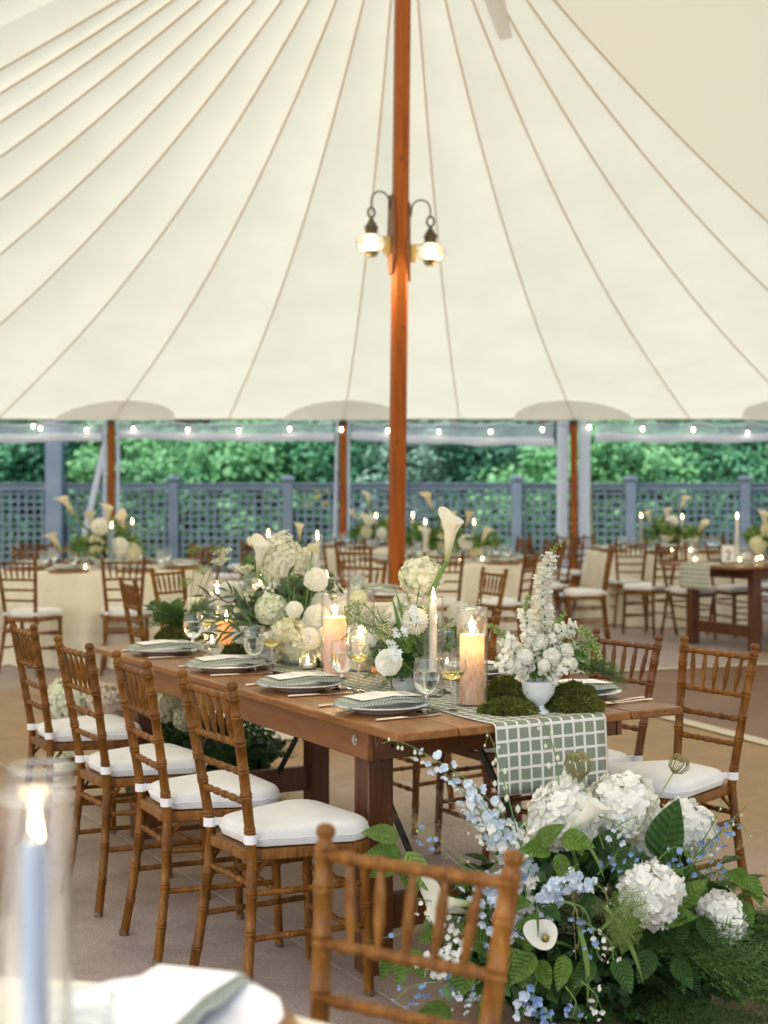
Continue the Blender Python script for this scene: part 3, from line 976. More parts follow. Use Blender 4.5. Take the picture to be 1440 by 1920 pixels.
SH = [  # x pixel, Y, width, depth, height, foliage, label
    (-60, 25.4, 3.0, 2.2, 3.0, 'foliage_mid', 'mid-green shrub behind the lattice fence at the far left edge'),
    (95, 26.0, 2.6, 2.2, 3.4, 'foliage_deep', 'dark green shrub behind the tall blue-grey post'),
    (290, 25.2, 2.9, 2.0, 2.75, 'foliage_light', 'light green shrub behind the fence, right of the left eave pole'),
    (450, 25.4, 2.4, 2.0, 2.5, 'foliage_light', 'low light green shrub behind the fence between left and middle eave poles'),
    (600, 25.7, 2.4, 2.0, 3.1, 'foliage_mid', 'mid-green shrub with yellow blossom behind the middle eave pole'),
    (760, 25.9, 2.2, 2.0, 2.9, 'foliage_silver', 'silvery green shrub directly behind the main pole'),
    (905, 25.8, 2.2, 2.0, 3.1, 'foliage_deep', 'dark green shrub behind the fence right of the main pole'),
    (1000, 24.7, 1.9, 1.5, 2.15, 'foliage_light', 'bright green shrub spilling over the fence left of the white sidewalls'),
    (1180, 25.0, 2.6, 1.9, 2.7, 'foliage_light', 'bright green shrub over the fence right of the white sidewalls'),
    (1330, 25.2, 2.4, 1.9, 2.9, 'foliage_mid', 'leafy green shrub over the fence behind the far right table'),
    (1490, 25.6, 2.8, 2.0, 3.2, 'foliage_mid', 'green shrub behind the fence at the right edge'),
]
for k, (x, Y, w, d, h, m, lab) in enumerate(SH):
    X = (x - 720) / FPX * Y
    t = shrub('leafy_shrub', lab, 'shrub', X, Y, w, d, h, m, 11 + k, 200, 74, 0.10, group='shrubs behind the lattice fence')
    if k == 4:
        yb = MB()
        for (px, py) in ((598, 915), (617, 918), (599, 931), (574, 948), (613, 947), (706, 914)):
            p = at(px, py, 24.35) - Vector((X, Y, -0.03))
            for _ in range(4):
                yb.lathe([(0.0, 0.01), (0.05, 0.03), (0.03, -0.01), (0, -0.015)], 6, p + Vector((random.uniform(-.05, .05), random.uniform(-.03, .03), random.uniform(-.05, .05))))
        yb.build('blossom', mat('yellow_blossom', (0.62, 0.55, 0.10), 0.7), t)
TR = [(-150, 29.5, 4.5, 4.6, 'foliage_deep', 'broad dark tree beyond the fence at the far left'), (150, 30.5, 4.2, 5.0, 'foliage_mid', 'upright green tree beyond the fence behind the left eave pole'),
      (420, 29.6, 4.4, 4.4, 'foliage_deep', 'broad dark tree beyond the fence left of the middle eave pole'), (690, 30.8, 4.4, 5.1, 'foliage_mid', 'upright green tree beyond the fence behind the main pole'),
      (930, 29.8, 4.2, 4.6, 'foliage_deep', 'broad dark tree beyond the fence right of the main pole'), (1200, 30.4, 4.6, 5.0, 'foliage_mid', 'upright green tree beyond the fence behind the white sidewalls'),
      (1480, 29.6, 4.6, 4.5, 'foliage_deep', 'broad dark tree beyond the fence at the far right')]
for k, (x, Y, w, h, m, lab) in enumerate(TR):
    shrub('tree', lab, 'tree', (x - 720) / FPX * Y, Y, w, w * 0.8, h, m, 101 + k, 240, 40, 0.24, 1.1 if k % 2 else 1.3, group='trees beyond the lattice fence')
rng = np.random.default_rng(5)
cc = np.stack([rng.uniform(-26, 26, 1500), rng.uniform(33, 35, 1500), rng.uniform(-0.2, 4.6, 1500)], axis=1)
w_ = quads_obj('woods', leaf_cloud(rng, cc, rng.uniform(0.5, 1.0, 1500), 26, 0.42), M['foliage_deep'])
tag(w_, 'dense dark green woods far behind the fence', 'woods', kind='stuff')

# ------------------------------------------------------------------ chairs
def bamboo(mb, pts, r0, r1, rings, seg=8, bead=0.0026, extra=None):
    """a turned rod through pts with pairs of raised rings at the given length fractions"""
    pts = [Vector(p) for p in pts]
    ln = [0.0]
    for a, b in zip(pts, pts[1:]):
        ln.append(ln[-1] + (b - a).length)
    Lt = ln[-1]
    ts = [(l, 0.0) for l in ln]
    for t in rings:
        c = t * Lt
        for d, k in ((-0.0095, 0), (-0.0075, 0.75), (-0.005, 1), (-0.0025, 0.75), (0, -0.05), (0.0025, 0.75), (0.005, 1), (0.0075, 0.75), (0.0095, 0)):
            ts.append((c + d, k * bead))
    ts.sort()
    path, rad = [], []
    for l, k in ts:
        l = min(max(l, 0), Lt)
        i = 0
        while i < len(ln) - 2 and ln[i + 1] < l:
            i += 1
        path.append(pts[i].lerp(pts[i + 1], (l - ln[i]) / (ln[i + 1] - ln[i])))
        rad.append(r0 + (r1 - r0) * l / Lt + k)
    if extra:
        d = (pts[-1] - pts[-2]).normalized()
        for h, r in extra:
            path.append(pts[-1] + d * h); rad.append(r)
    mb.tube(path, rad, seg)
    return mb

def pz(z):
    """side offset and depth of a rear post at height z"""
    if z < 0.45:
        k = z / 0.45
        return 0.172 - 0.046 * k, -0.212 + 0.047 * (1 - (1 - k) ** 1.6)
    k = (z - 0.45) / 0.48
    return 0.126 + 0.037 * k, -0.165 - 0.078 * k ** 1.15

def seat_outline(wf, wr, y0, y1, n=9, rf=0.075, rr=0.035):
    """rounded trapezoid, front wide"""
    pts = []
    for (cx, cy, r, a0) in ((wf / 2 - rf, y1 - rf, rf, 0), (-wf / 2 + rf, y1 - rf, rf, 90), (-wr / 2 + rr, y0 + rr, rr, 180), (wr / 2 - rr, y0 + rr, rr, 270)):
        for k in range(n):
            a = R(a0 + 90 * k / (n - 1))
            pts.append((cx + r * math.cos(a), cy + r * math.sin(a)))
    return pts

M['foot_tip'] = mat('worn_foot', (0.20, 0.16, 0.12), 0.8, (0.10, 0.06, 0.03), 60)
def make_chair():
    t = thing('chiavari_chair', 'x', 'chair')
    W = M['chair_wood']
    for s in (1, -1):
        zs = [0, 0.11, 0.22, 0.33, 0.42, 0.45, 0.52, 0.64, 0.76, 0.86, 0.898]
        pts = [Vector((s * pz(z)[0], pz(z)[1], z)) for z in zs]
        m = MB()
        bamboo(m, pts, 0.0150, 0.0148, (0.13, 0.26, 0.37, 0.565, 0.675, 0.755, 0.84, 0.925, 0.985), 10, 0.0024,
               [(0.003, 0.0122), (0.008, 0.0118), (0.011, 0.0145), (0.014, 0.0158), (0.022, 0.0156), (0.027, 0.0125), (0.030, 0.006)])
        m.build('back_post', W, t)
        m = MB()
        bamboo(m, [(s * 0.172, 0.190, 0), (s * 0.166, 0.172, 0.425)], 0.0140, 0.0160, (0.3, 0.62, 0.93), 10)
        m.build('leg', W, t)
    def rail(z, r, rings, name='back_rail'):
        x, y = pz(z)
        bamboo(MB(), [(-x, y, z), (x, y, z)], r, r, rings, 8, 0.0022).build(name, W, t)
    rail(0.880, 0.0098, (0.14, 0.32, 0.5, 0.68, 0.86), 'top_rail')
    rail(0.752, 0.0092, (0.14, 0.32, 0.5, 0.68, 0.86))
    rail(0.672, 0.0092, (0.14, 0.32, 0.5, 0.68, 0.86))
    rail(0.588, 0.0092, (0.14, 0.32, 0.5, 0.68, 0.86))
    for k in range(5):
        f = (k - 2) / 2
        x1, y1 = pz(0.752)
        x2, y2 = pz(0.880)
        p0, p1 = Vector((f * 0.096, y1, 0.757)), Vector((f * 0.112, y2, 0.876))
        m = MB()
        sp = [(0, .0045), (.12, .006), (.30, .0085), (.34, .0098), (.37, .0085), (.40, .0098), (.44, .0085), (.58, .0088), (.62, .0098), (.65, .0085), (.68, .0098), (.72, .0085), (.9, .006), (1, .0045)]
        m.tube([p0.lerp(p1, a) for a, _ in sp], [b for _, b in sp], 7)
        m.build('spindle', W, t)
    ol = seat_outline(0.405, 0.262, -0.180, 0.205, 7)
    m = MB()
    n = len(ol)
    lv = [(0.97, 0.420), (1.0, 0.424), (1.0, 0.446), (0.975, 0.451)]
    vs = [(x * k, y * k, z) for k, z in lv for x, y in ol]
    fs = [(r * n + i, r * n + (i + 1) % n, (r + 1) * n + (i + 1) % n, (r + 1) * n + i) for r in range(3) for i in range(n)]
    fs += [tuple(range(n))[::-1], tuple(3 * n + i for i in range(n))]
    m.add(vs, fs).build('seat', W, t)
    for s in (1, -1):
        for zr, zf in ((0.335, 0.325), (0.215, 0.205)):
            x, y = pz(zr)
            bamboo(MB(), [(s * x, y, zr), (s * 0.168, 0.178, zf)], 0.0090, 0.0090, (0.33, 0.66), 8, 0.0024).build('stretcher', W, t)
        x, y = pz(0.38)
        MB().tube([(s * x, y + 0.012, 0.375), (s * (x - 0.004), y + 0.026, 0.395), (s * (x - 0.006), y + 0.048, 0.418)], [0.004, 0.006, 0.008], 6).build('bracket', W, t)
        MB().lathe([(0.0, -0.0006), (0.0158, 0.0), (0.0156, 0.016), (0.0, 0.017)], 10, (s * pz(0)[0], pz(0)[1], 0.0008)).build('foot_tip', M['foot_tip'], t)
        MB().lathe([(0.0, -0.0006), (0.0148, 0.0), (0.0147, 0.016), (0.0, 0.017)], 10, (s * 0.172, 0.190, 0.0008)).build('foot_tip', M['foot_tip'], t)
    for z in (0.30, 0.18):
        bamboo(MB(), [(-0.170, 0.182, z), (0.170, 0.182, z)], 0.0088, 0.0088, (0.2, 0.4, 0.6, 0.8), 8, 0.0024).build('stretcher', W, t)
    x, y = pz(0.36)
    bamboo(MB(), [(-x, y, 0.36), (x, y, 0.36)], 0.0092, 0.0092, (0.25, 0.5, 0.75), 8, 0.0024).build('stretcher', W, t)
    # cushion
    ol = seat_outline(0.400, 0.255, -0.152, 0.205, 9, 0.085, 0.05)
    n = len(ol)
    cx, cy = 0.0, 0.02
    lv = [(0.90, 0.4525), (0.985, 0.456), (1.015, 0.470), (1.018, 0.476), (1.012, 0.482), (1.000, 0.494), (0.965, 0.503), (0.90, 0.508), (0.75, 0.512), (0.5, 0.514), (0.25, 0.5145), (0.0, 0.5145)]
    vs = []
    for r, (k, z) in enumerate(lv):
        for i, (x, y) in enumerate(ol):
            px, py = cx + (x - cx) * k, cy + (y - cy) * k
            w = mnoise.noise(Vector((px * 11, py * 11, z * 30))) * 0.0035 + mnoise.noise(Vector((px * 4, py * 4, 3.1))) * 0.005
            vs.append((px, py, z + (w if r > 4 else w * 0.4 if r > 1 else 0)))
    fs = [(r * n + i, r * n + (i + 1) % n, (r + 1) * n + (i + 1) % n, (r + 1) * n + i) for r in range(len(lv) - 1) for i in range(n)]
    fs.append(tuple(range(n))[::-1])
    cu = MB().add(vs, fs).build('cushion', M['cushion'], t)
    pts = [(cx + (x - cx) * 1.018, cy + (y - cy) * 1.018, 0.4765 + 0.002 * math.sin(i * 1.7)) for i, (x, y) in enumerate(ol)]
    MB().tube(pts + pts[:1], 0.0024, 5, False).build('piping', M['cushion'], cu)
    for s in (1, -1):
        x, y = pz(0.485)
        m = MB()
        ring = [(s * x + 0.0185 * math.cos(a), y + 0.0185 * math.sin(a)) for a in np.linspace(0, 2 * PI, 13)]
        vs = [(a, b, z) for z in (0.472, 0.498) for a, b in ring]
        m.add(vs, [(i, i + 1, 13 + i + 1, 13 + i) for i in range(12)])
        m.bar((s * (x - 0.012), y + 0.008, 0.485), (s * (x - 0.02), -0.12, 0.485), 0.004, 0.022)
        m.build('strap', M['strap'], cu)
    return t
chair0 = make_chair()
chair_used = [False]
CHAIRS = []
def put_chair(x, y, facing, label, group, swap=None):
    rz = R(facing - 90)
    if not chair_used[0]:
        chair_used[0] = True
        o = chair0
        o.location = (x, y, 0); o.rotation_euler = (0, 0, rz)
        o['label'] = label
        if group: o['group'] = group
    else:
        o = dup(chair0, (x, y, 0), rz, label, group)
        if not group and 'group' in o: del o['group']
        if swap:
            for q in o.children:
                if q.type == 'MESH' and q.data.materials and q.data.materials[0] == M['chair_wood'] :
                    q.material_slots[0].link = 'OBJECT'; q.material_slots[0].material = M['chair_wood_dark']
    CHAIRS.append((x, y))
    return o
def chair_by_posts(pl_, pr_, label, group, dark=False, turn=0):
    """from the two back post tops as photographed: the chair's own left and right"""
    l, r = on(*pl_, 0.93), on(*pr_, 0.93)
    d = (r - l).normalized()
    f = Vector((-d.y, d.x, 0))
    if turn:
        f = Matrix.Rotation(R(turn), 3, 'Z') @ f
    c = (l + r) / 2 + f * 0.243
    return put_chair(c.x, c.y, math.degrees(math.atan2(f.y, f.x)), label, group, 'dark' if dark else None)

GM = 'chairs along the farm table'
chair_by_posts((344, 1254), (430, 1275), 'bamboo-turned wooden chair nearest the camera in the row left of the farm table', GM)
chair_by_posts((217, 1218), (274, 1237), 'bamboo-turned wooden chair second from the front, left of the farm table', GM)
chair_by_posts((109, 1190), (164, 1204), 'bamboo-turned wooden chair third from the front, left of the farm table', GM)
chair_by_posts((21, 1157), (62, 1169), 'bamboo-turned wooden chair farthest back in the row left of the farm table', GM)
chair_by_posts((1414, 1205), (1287, 1191), 'honey-brown chair at the right end of the farm table, facing the floor flowers', GM)
chair_by_posts((1232, 1188), (1123, 1176), 'dark reddish chair on the right side of the farm table beside the snapdragons', GM, True)
def chair_at_table(a, b, label, dark=False):
    p = T(a, b)
    put_chair(p.x, p.y, math.degrees(math.atan2(-E.y, -E.x)), label, GM, 'dark' if dark else None)
chair_at_table(1.22, 1.28, 'dark reddish chair on the far right side of the farm table, half behind the snapdragons', True)
chair_at_table(1.31, 1.95, 'wooden chair right of the farm table, its back showing beside the speckled candle')
chair_by_posts((965, 1590), (611, 1540), 'blurred wooden chair in the near foreground, its back in front of the floor flowers', None)

# ------------------------------------------------------------------ the farm table
ft = thing('farm_table', 'long reddish wooden farm table set with plates, candles and white flowers', 'table', NL, math.atan2(E.y, E.x))
# local frame: x across (0..TW), y along the table (0..TL)
npl = 5
ov = 0.018
for k in range(npl):
    w = TW / npl
    m = MB()
    m.cbox((w * (k + 0.5), TL / 2, TZ - 0.0125), (w - 0.0022, TL, 0.025), 0.004)
    m.build('plank', M['table_wood'], ft)
ax0, ax1, ay0, ay1 = 0.045, TW - 0.045, 0.245, TL - 0.245
az = TZ - 0.0255 - 0.047
for s, x in ((1, ax0 + 0.011), (-1, ax1 - 0.011)):
    MB().cbox((x, (ay0 + ay1) / 2, az), (0.022, ay1 - ay0, 0.094), 0.003).build('apron', M['apron_wood'], ft)
for y in (ay0 + 0.016, ay1 - 0.016):
    MB().cbox((TW / 2, y, az), (ax1 - ax0 - 0.048, 0.030, 0.093), 0.003).build('apron', M['table_wood_end'], ft)
lgs = [(ax0 + 0.07, ay0 + 0.088), (ax1 - 0.07, ay0 + 0.088), (ax0 + 0.07, ay1 - 0.088), (ax1 - 0.07, ay1 - 0.088)]
for x, y in lgs:
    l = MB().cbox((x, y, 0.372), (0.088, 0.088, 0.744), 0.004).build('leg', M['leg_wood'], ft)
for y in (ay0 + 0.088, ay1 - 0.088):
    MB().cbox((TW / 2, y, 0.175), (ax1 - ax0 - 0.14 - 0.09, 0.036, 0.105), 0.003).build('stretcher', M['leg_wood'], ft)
for x in (ax0 + 0.26, ax1 - 0.26):
    for s, y in ((1, ay0), (-1, ay1)):
        MB().bar((x, y + s * 0.62, 0.735), (x, y + s * 0.10, 0.215), 0.028, 0.010, (1, 0, 0), 0.002).build('folding_brace', M['black_metal'], ft)
RY = Matrix.Rotation(R(-90), 3, 'Y')
RX = Matrix.Rotation(R(90), 3, 'X')
MB().lathe([(0.016, 0.0), (0.016, 0.003), (0.0085, 0.0035), (0.0085, 0.008), (0.0, 0.010)], 20, (ax0 - 0.0002, ay0 + 0.075, az + 0.005), M=RY).build('bolt', M['steel'], ft)
for x in (ax0 + 0.085, ax0 + 0.62):
    MB().lathe([(0.0, 0.0012), (0.006, 0.001), (0.0065, 0.0)], 12, (x, ay0 + 0.0008, az - 0.008), M=RX).build('bolt_hole', M['hole'], ft)
# a scratched W on the near apron
w_m = MB()
wp = [(0.020, 0.012), (0.026, -0.016), (0.033, 0.006), (0.040, -0.014), (0.047, 0.016)]
w_m.tube([(ax0 + 0.006 + a, ay0 + 0.0005, az + 0.01 + b) for a, b in wp], 0.0007, 5)
w_m.tube([(ax0 + 0.022, ay0 + 0.0005, az - 0.008), (ax0 + 0.056, ay0 + 0.0005, az + 0.03)], 0.0006, 5)
w_m.build('scratched_letter', mat('scratch', (0.42, 0.22, 0.10), 0.7), ft)

# checked runner
def runner_mat():
    m = bpy.data.materials.new('windowpane_check')
    m.use_nodes = True
    N, L = nodes(m)
    b = N['Principled BSDF']
    b.inputs['Roughness'].default_value = 0.95
    uv = N.new('ShaderNodeUVMap')
    nz = N.new('ShaderNodeTexNoise'); nz.inputs['Scale'].default_value = 40
    L.new(uv.outputs[0], nz.inputs['Vector'])
    mx0 = N.new('ShaderNodeVectorMath'); mx0.operation = 'MULTIPLY_ADD'
    mx0.inputs[1].default_value = (0.003,) * 3
    L.new(nz.outputs['Color'], mx0.inputs[0]); L.new(uv.outputs[0], mx0.inputs[2])
    sx = N.new('ShaderNodeSeparateXYZ'); L.new(mx0.outputs[0], sx.inputs[0])
    lines = []
    for ax in ('X', 'Y'):
        dv = N.new('ShaderNodeMath'); dv.operation = 'MULTIPLY'; dv.inputs[1].default_value = 1 / 0.0395
        fr = N.new('ShaderNodeMath'); fr.operation = 'FRACT'
        lt = N.new('ShaderNodeMath'); lt.operation = 'LESS_THAN'; lt.inputs[1].default_value = 0.205
        L.new(sx.outputs[ax], dv.inputs[0]); L.new(dv.outputs[0], fr.inputs[0]); L.new(fr.outputs[0], lt.inputs[0])
        lines.append(lt)
    mxx = N.new('ShaderNodeMath'); mxx.operation = 'MAXIMUM'
    L.new(lines[0].outputs[0], mxx.inputs[0]); L.new(lines[1].outputs[0], mxx.inputs[1])
    # twill of the white yarn and the weave of the green ground
    wv = N.new('ShaderNodeTexWave'); wv.inputs['Scale'].default_value = 95; wv.bands_direction = 'DIAGONAL'; wv.inputs['Distortion'].default_value = 1.5
    L.new(uv.outputs[0], wv.inputs['Vector'])
    n2 = N.new('ShaderNodeTexNoise'); n2.inputs['Scale'].default_value = 420; n2.inputs['Detail'].default_value = 2
    L.new(uv.outputs[0], n2.inputs['Vector'])
    g = N.new('ShaderNodeValToRGB')
    g.color_ramp.elements[0].position = 0.3; g.color_ramp.elements[0].color = (0.175, 0.205, 0.15, 1)
    g.color_ramp.elements[1].position = 0.7; g.color_ramp.elements[1].color = (0.29, 0.325, 0.25, 1)
    L.new(n2.outputs['Fac'], g.inputs[0])
    wt = N.new('ShaderNodeValToRGB')
    wt.color_ramp.elements[0].color = (0.56, 0.56, 0.52, 1); wt.color_ramp.elements[1].position = 0.45; wt.color_ramp.elements[1].color = (0.82, 0.81, 0.77, 1)
    L.new(wv.outputs['Fac'], wt.inputs[0])
    mc = N.new('ShaderNodeMix'); mc.data_type = 'RGBA'
    L.new(mxx.outputs[0], mc.inputs[0]); L.new(g.outputs[0], mc.inputs[6]); L.new(wt.outputs[0], mc.inputs[7])
    L.new(mc.outputs[2], b.inputs['Base Color'])
    bp = N.new('ShaderNodeBump'); bp.inputs['Strength'].default_value = 0.6; bp.inputs['Distance'].default_value = 0.002
    ad = N.new('ShaderNodeMath'); ad.operation = 'ADD'
    L.new(mxx.outputs[0], ad.inputs[0]); L.new(n2.outputs['Fac'], ad.inputs[1])
    L.new(ad.outputs[0], bp.inputs['Height']); L.new(bp.outputs[0], b.inputs['Normal'])
    return m
M['runner'] = runner_mat()

def runner(name, w, length, hang0, hang1, loc, rz, label, cat, nu=12):
    """cloth along local y, hanging hang0 below at y=0 and hang1 at y=length"""
    prof = []                         # (arc length, y, z)
    r = 0.012
    for k in range(9):
        prof.append((hang0 * k / 8, -r, -hang0 + hang0 * k / 8 - r))
    s = hang0
    for k in range(1, 5):
        a = PI / 2 * k / 4
        prof.append((s + r * a, -r * math.cos(a), -r + r * math.sin(a)))
    s += r * PI / 2
    nn = max(8, int(length / 0.06))
    for k in range(1, nn):
        prof.append((s + length * k / nn, length * k / nn, 0))
    s += length
    if hang1:
        for k in range(0, 5):
            a = PI / 2 * k / 4
            prof.append((s + r * a, length + r * math.sin(a), -r + r * math.cos(a)))
        s += r * PI / 2
        for k in range(1, 8):
            prof.append((s + hang1 * k / 7, length + r, -r - hang1 * k / 7))
    me = bpy.data.meshes.new(name)
    vs, uvs = [], []
    for l, y, z in prof:
        for i in range(nu + 1):
            x = (i / nu - 0.5) * w
            drop = max(0, -z)
            wob = 0.010 * math.sin(i * 1.3 + 0.7) * min(1, drop / 0.12) if drop else 0.0
            skew = 0.03 * drop * (1 if y < 0 else -1) 
            lift = 0.0016 * max(0, mnoise.noise(Vector((x * 9, l * 9, 0)))) if drop == 0 else 0
            vs.append((x + skew + (0.006 * math.sin(l * 14) if drop == 0 else 0), y + (wob if y > 0 else -abs(wob) ), z + lift))
            uvs.append((x + 0.005, l + 0.004))
    n1 = nu + 1
    fs = [(j * n1 + i, j * n1 + i + 1, (j + 1) * n1 + i + 1, (j + 1) * n1 + i) for j in range(len(prof) - 1) for i in range(nu)]
    me.from_pydata(vs, [], fs)
    uvl = me.uv_layers.new(name='UVMap')
    for lp in me.loops:
        uvl.data[lp.index].uv = uvs[lp.vertex_index]
    me.polygons.foreach_set('use_smooth', [True] * len(me.polygons))
    me.materials.append(M['runner'])
    o = obj(name, me, None, loc, (0, 0, rz))
    sm = o.modifiers.new('thickness', 'SOLIDIFY'); sm.thickness = 0.0022; sm.offset = 1
    return tag(o, label, cat)
runner('table_runner', 0.40, TL, 0.195, 0.19, T(0.52, 0, TZ + 0.002), math.atan2(E.y, E.x), 'sage green runner with white windowpane check hanging over the farm table end', 'table runner')

# ------------------------------------------------------------------ tableware
def napkin_mat():
    m = bpy.data.materials.new('sage_diamond_linen')
    m.use_nodes = True
    N, L = nodes(m)
    b = N['Principled BSDF']; b.inputs['Roughness'].default_value = 0.95
    tc = N.new('ShaderNodeTexCoord')
    wav = []
    for sgn in (1, -1):
        mp = N.new('ShaderNodeMapping'); mp.inputs['Rotation'].default_value = (0, 0, R(45 * sgn))
        L.new(tc.outputs['Object'], mp.inputs[0])
        w = N.new('ShaderNodeTexWave'); w.inputs['Scale'].default_value = 38
        L.new(mp.outputs[0], w.inputs['Vector']); wav.append(w)
    mx = N.new('ShaderNodeMath'); mx.operation = 'MAXIMUM'
    L.new(wav[0].outputs['Fac'], mx.inputs[0]); L.new(wav[1].outputs['Fac'], mx.inputs[1])
    rp = N.new('ShaderNodeValToRGB')
    rp.color_ramp.elements[0].position = 0.72; rp.color_ramp.elements[0].color = (0.30, 0.33, 0.27, 1)
    rp.color_ramp.elements[1].position = 0.92; rp.color_ramp.elements[1].color = (0.46, 0.48, 0.40, 1)
    L.new(mx.outputs[0], rp.inputs[0]); L.new(rp.outputs[0], b.inputs['Base Color'])
    return m
M['napkin'] = napkin_mat()
M['napkin_edge'] = mat('blue_grey_hem', (0.25, 0.31, 0.34), 0.9, (0.33, 0.39, 0.42), 20)

def plate_mesh():
    return MB().lathe([(0.0, 0.004), (0.060, 0.004), (0.068, 0.0), (0.082, 0.0), (0.088, 0.004), (0.110, 0.013), (0.132, 0.020), (0.145, 0.0235), (0.1455, 0.0255), (0.143, 0.0265), (0.120, 0.021), (0.098, 0.015), (0.090, 0.010), (0.0, 0.0095)], 48,
        mod=lambda a, r, z: r * (1 + (0.011 * math.cos(14 * a) if r > 0.115 else 0))).mesh('plate', M['plate'])
PLATE = plate_mesh()
def slab(mb, w, l, th, fn, nu=16, nv=5, dx=0, dy=0):
    top, bot = [], []
    for j in range(nv + 1):
        for i in range(nu + 1):
            x, y = (i / nu - 0.5) * l + dx, (j / nv - 0.5) * w + dy
            z = fn(x, y)
            top.append((x, y, z + th)); bot.append((x, y, z))
    n1 = nu + 1; nn = len(top)
    fs = [(j * n1 + i, j * n1 + i + 1, (j + 1) * n1 + i + 1, (j + 1) * n1 + i) for j in range(nv) for i in range(nu)]
    fs += [tuple(nn + q for q in f)[::-1] for f in fs]
    for i in range(nu):
        fs += [(nn + i, nn + i + 1, i + 1, i), (nv * n1 + i, nv * n1 + i + 1, nn + nv * n1 + i + 1, nn + nv * n1 + i)]
    for j in range(nv):
        fs += [(j * n1, (j + 1) * n1, nn + (j + 1) * n1, nn + j * n1), (nn + j * n1 + nu, nn + (j + 1) * n1 + nu, (j + 1) * n1 + nu, j * n1 + nu)]
    return mb.add(top + bot, fs)
def nap_z(x, y):
    e = abs(x) / 0.135
    return 0.0262 + 0.006 * (1 - e) ** 2 - 0.004 * max(0, e - 0.9) * 8 + 0.0015 * math.sin(x * 60 + y * 20)
NAP = slab(MB(), 0.115, 0.275, 0.0085, nap_z).mesh('napkin', M['napkin'])
fold = MB()
for k in range(4):
    slab(fold, 0.112 - k * 0.004, 0.045 - k * 0.004, 0.0026, lambda x, y, k=k: nap_z(x, y) + 0.001 + k * 0.0029 + 0.0012 * math.sin(y * 70 + k), 4, 6, -0.122 + k * 0.004)
FOLD = fold.mesh('fold', M['napkin_edge'])
NAP2 = slab(MB(), 0.108, 0.268, 0.0075, lambda x, y: nap_z(x, y) + 0.0086 + 0.002 * math.sin(x * 25 + 1), dx=0.005).mesh('upper_layer', M['napkin'])
def card_z(x, y):
    e = abs(x) / 0.135
    return 0.0262 + 0.006 * (1 - e) ** 2 + 0.0205 - 0.0012 * e
CARD = slab(MB(), 0.110, 0.215, 0.0012, card_z, 8, 3).mesh('menu_card', M['card'])
pr = MB()
for k in range(3):
    pr.box((-0.02, 0.024 - k * 0.022, card_z(-0.02, 0) + 0.0017), (0.075, 0.0022, 0.0003))
PRINT = pr.mesh('printed_lines', M['ink_soft'])
lg = MB()
lg.tube([(0.068 + 0.022 * math.cos(a), 0.030 * math.sin(a), card_z(0.068, 0) + 0.0018) for a in np.linspace(0, 2 * PI, 21)], 0.0007, 4, False)
for k in range(5):
    lg.tube([(0.068 - 0.014 + 0.007 * k, -0.018, card_z(0.068, 0) + 0.0018), (0.068 - 0.010 + 0.005 * k, 0.018, card_z(0.068, 0) + 0.0018)], 0.0006, 4)
EMB = lg.mesh('sketched_emblem', M['ink_soft'])

def knife_mesh():
    m = MB()
    m.tube([(0, -0.115, 0.004), (0, -0.10, 0.0045), (0, -0.02, 0.0042), (0, -0.005, 0.0036)], [0.0042, 0.0045, 0.0036, 0.003], 8)
    m.cbox((0.0015, 0.055, 0.0036), (0.017, 0.125, 0.0016), 0.0005)
    return m.mesh('knife', M['silver'])
def fork_mesh():
    m = MB()
    m.tube([(0, -0.11, 0.003), (0, -0.05, 0.005), (0, 0.03, 0.004), (0, 0.05, 0.0055)], [0.0052, 0.0038, 0.0028, 0.003], 8)
    m.cbox((0, 0.062, 0.0065), (0.021, 0.026, 0.002), 0.0006)
    for k in range(4):
        m.tube([(-0.009 + 0.006 * k, 0.073, 0.0067), (-0.009 + 0.006 * k, 0.095, 0.009), (-0.0085 + 0.0057 * k, 0.118, 0.006)], [0.0017, 0.0016, 0.001], 5)
    return m.mesh('fork', M['silver'])
KNIFE, FORK = knife_mesh(), fork_mesh()

def goblet_proto():
    b = MB().shell([(0.004, 0.052), (0.018, 0.056), (0.031, 0.068), (0.039, 0.085), (0.0415, 0.104), (0.0405, 0.125), (0.0375, 0.147), (0.0355, 0.162)], 26).mesh('bowl', M['glass'])
    s = MB().lathe([(0.0, 0.0), (0.034, 0.0), (0.034, 0.0016), (0.016, 0.005), (0.006, 0.010), (0.0048, 0.018), (0.0068, 0.026), (0.0052, 0.034), (0.0052, 0.044), (0.010, 0.051), (0.0, 0.053)], 22).mesh('stem', M['glass_solid'])
    w = MB().lathe([(0.003, 0.0535), (0.017, 0.0575), (0.0298, 0.069), (0.0378, 0.0855), (0.0402, 0.104), (0.0392, 0.124), (0.0, 0.1245)], 26).mesh('water', M['water'])
    rim = MB().tube([(0.0355 * math.cos(a), 0.0355 * math.sin(a), 0.162) for a in np.linspace(0, 2 * PI, 27)], 0.0007, 4, False).mesh('rim', M['glass_solid'])
    return b, s, w, rim
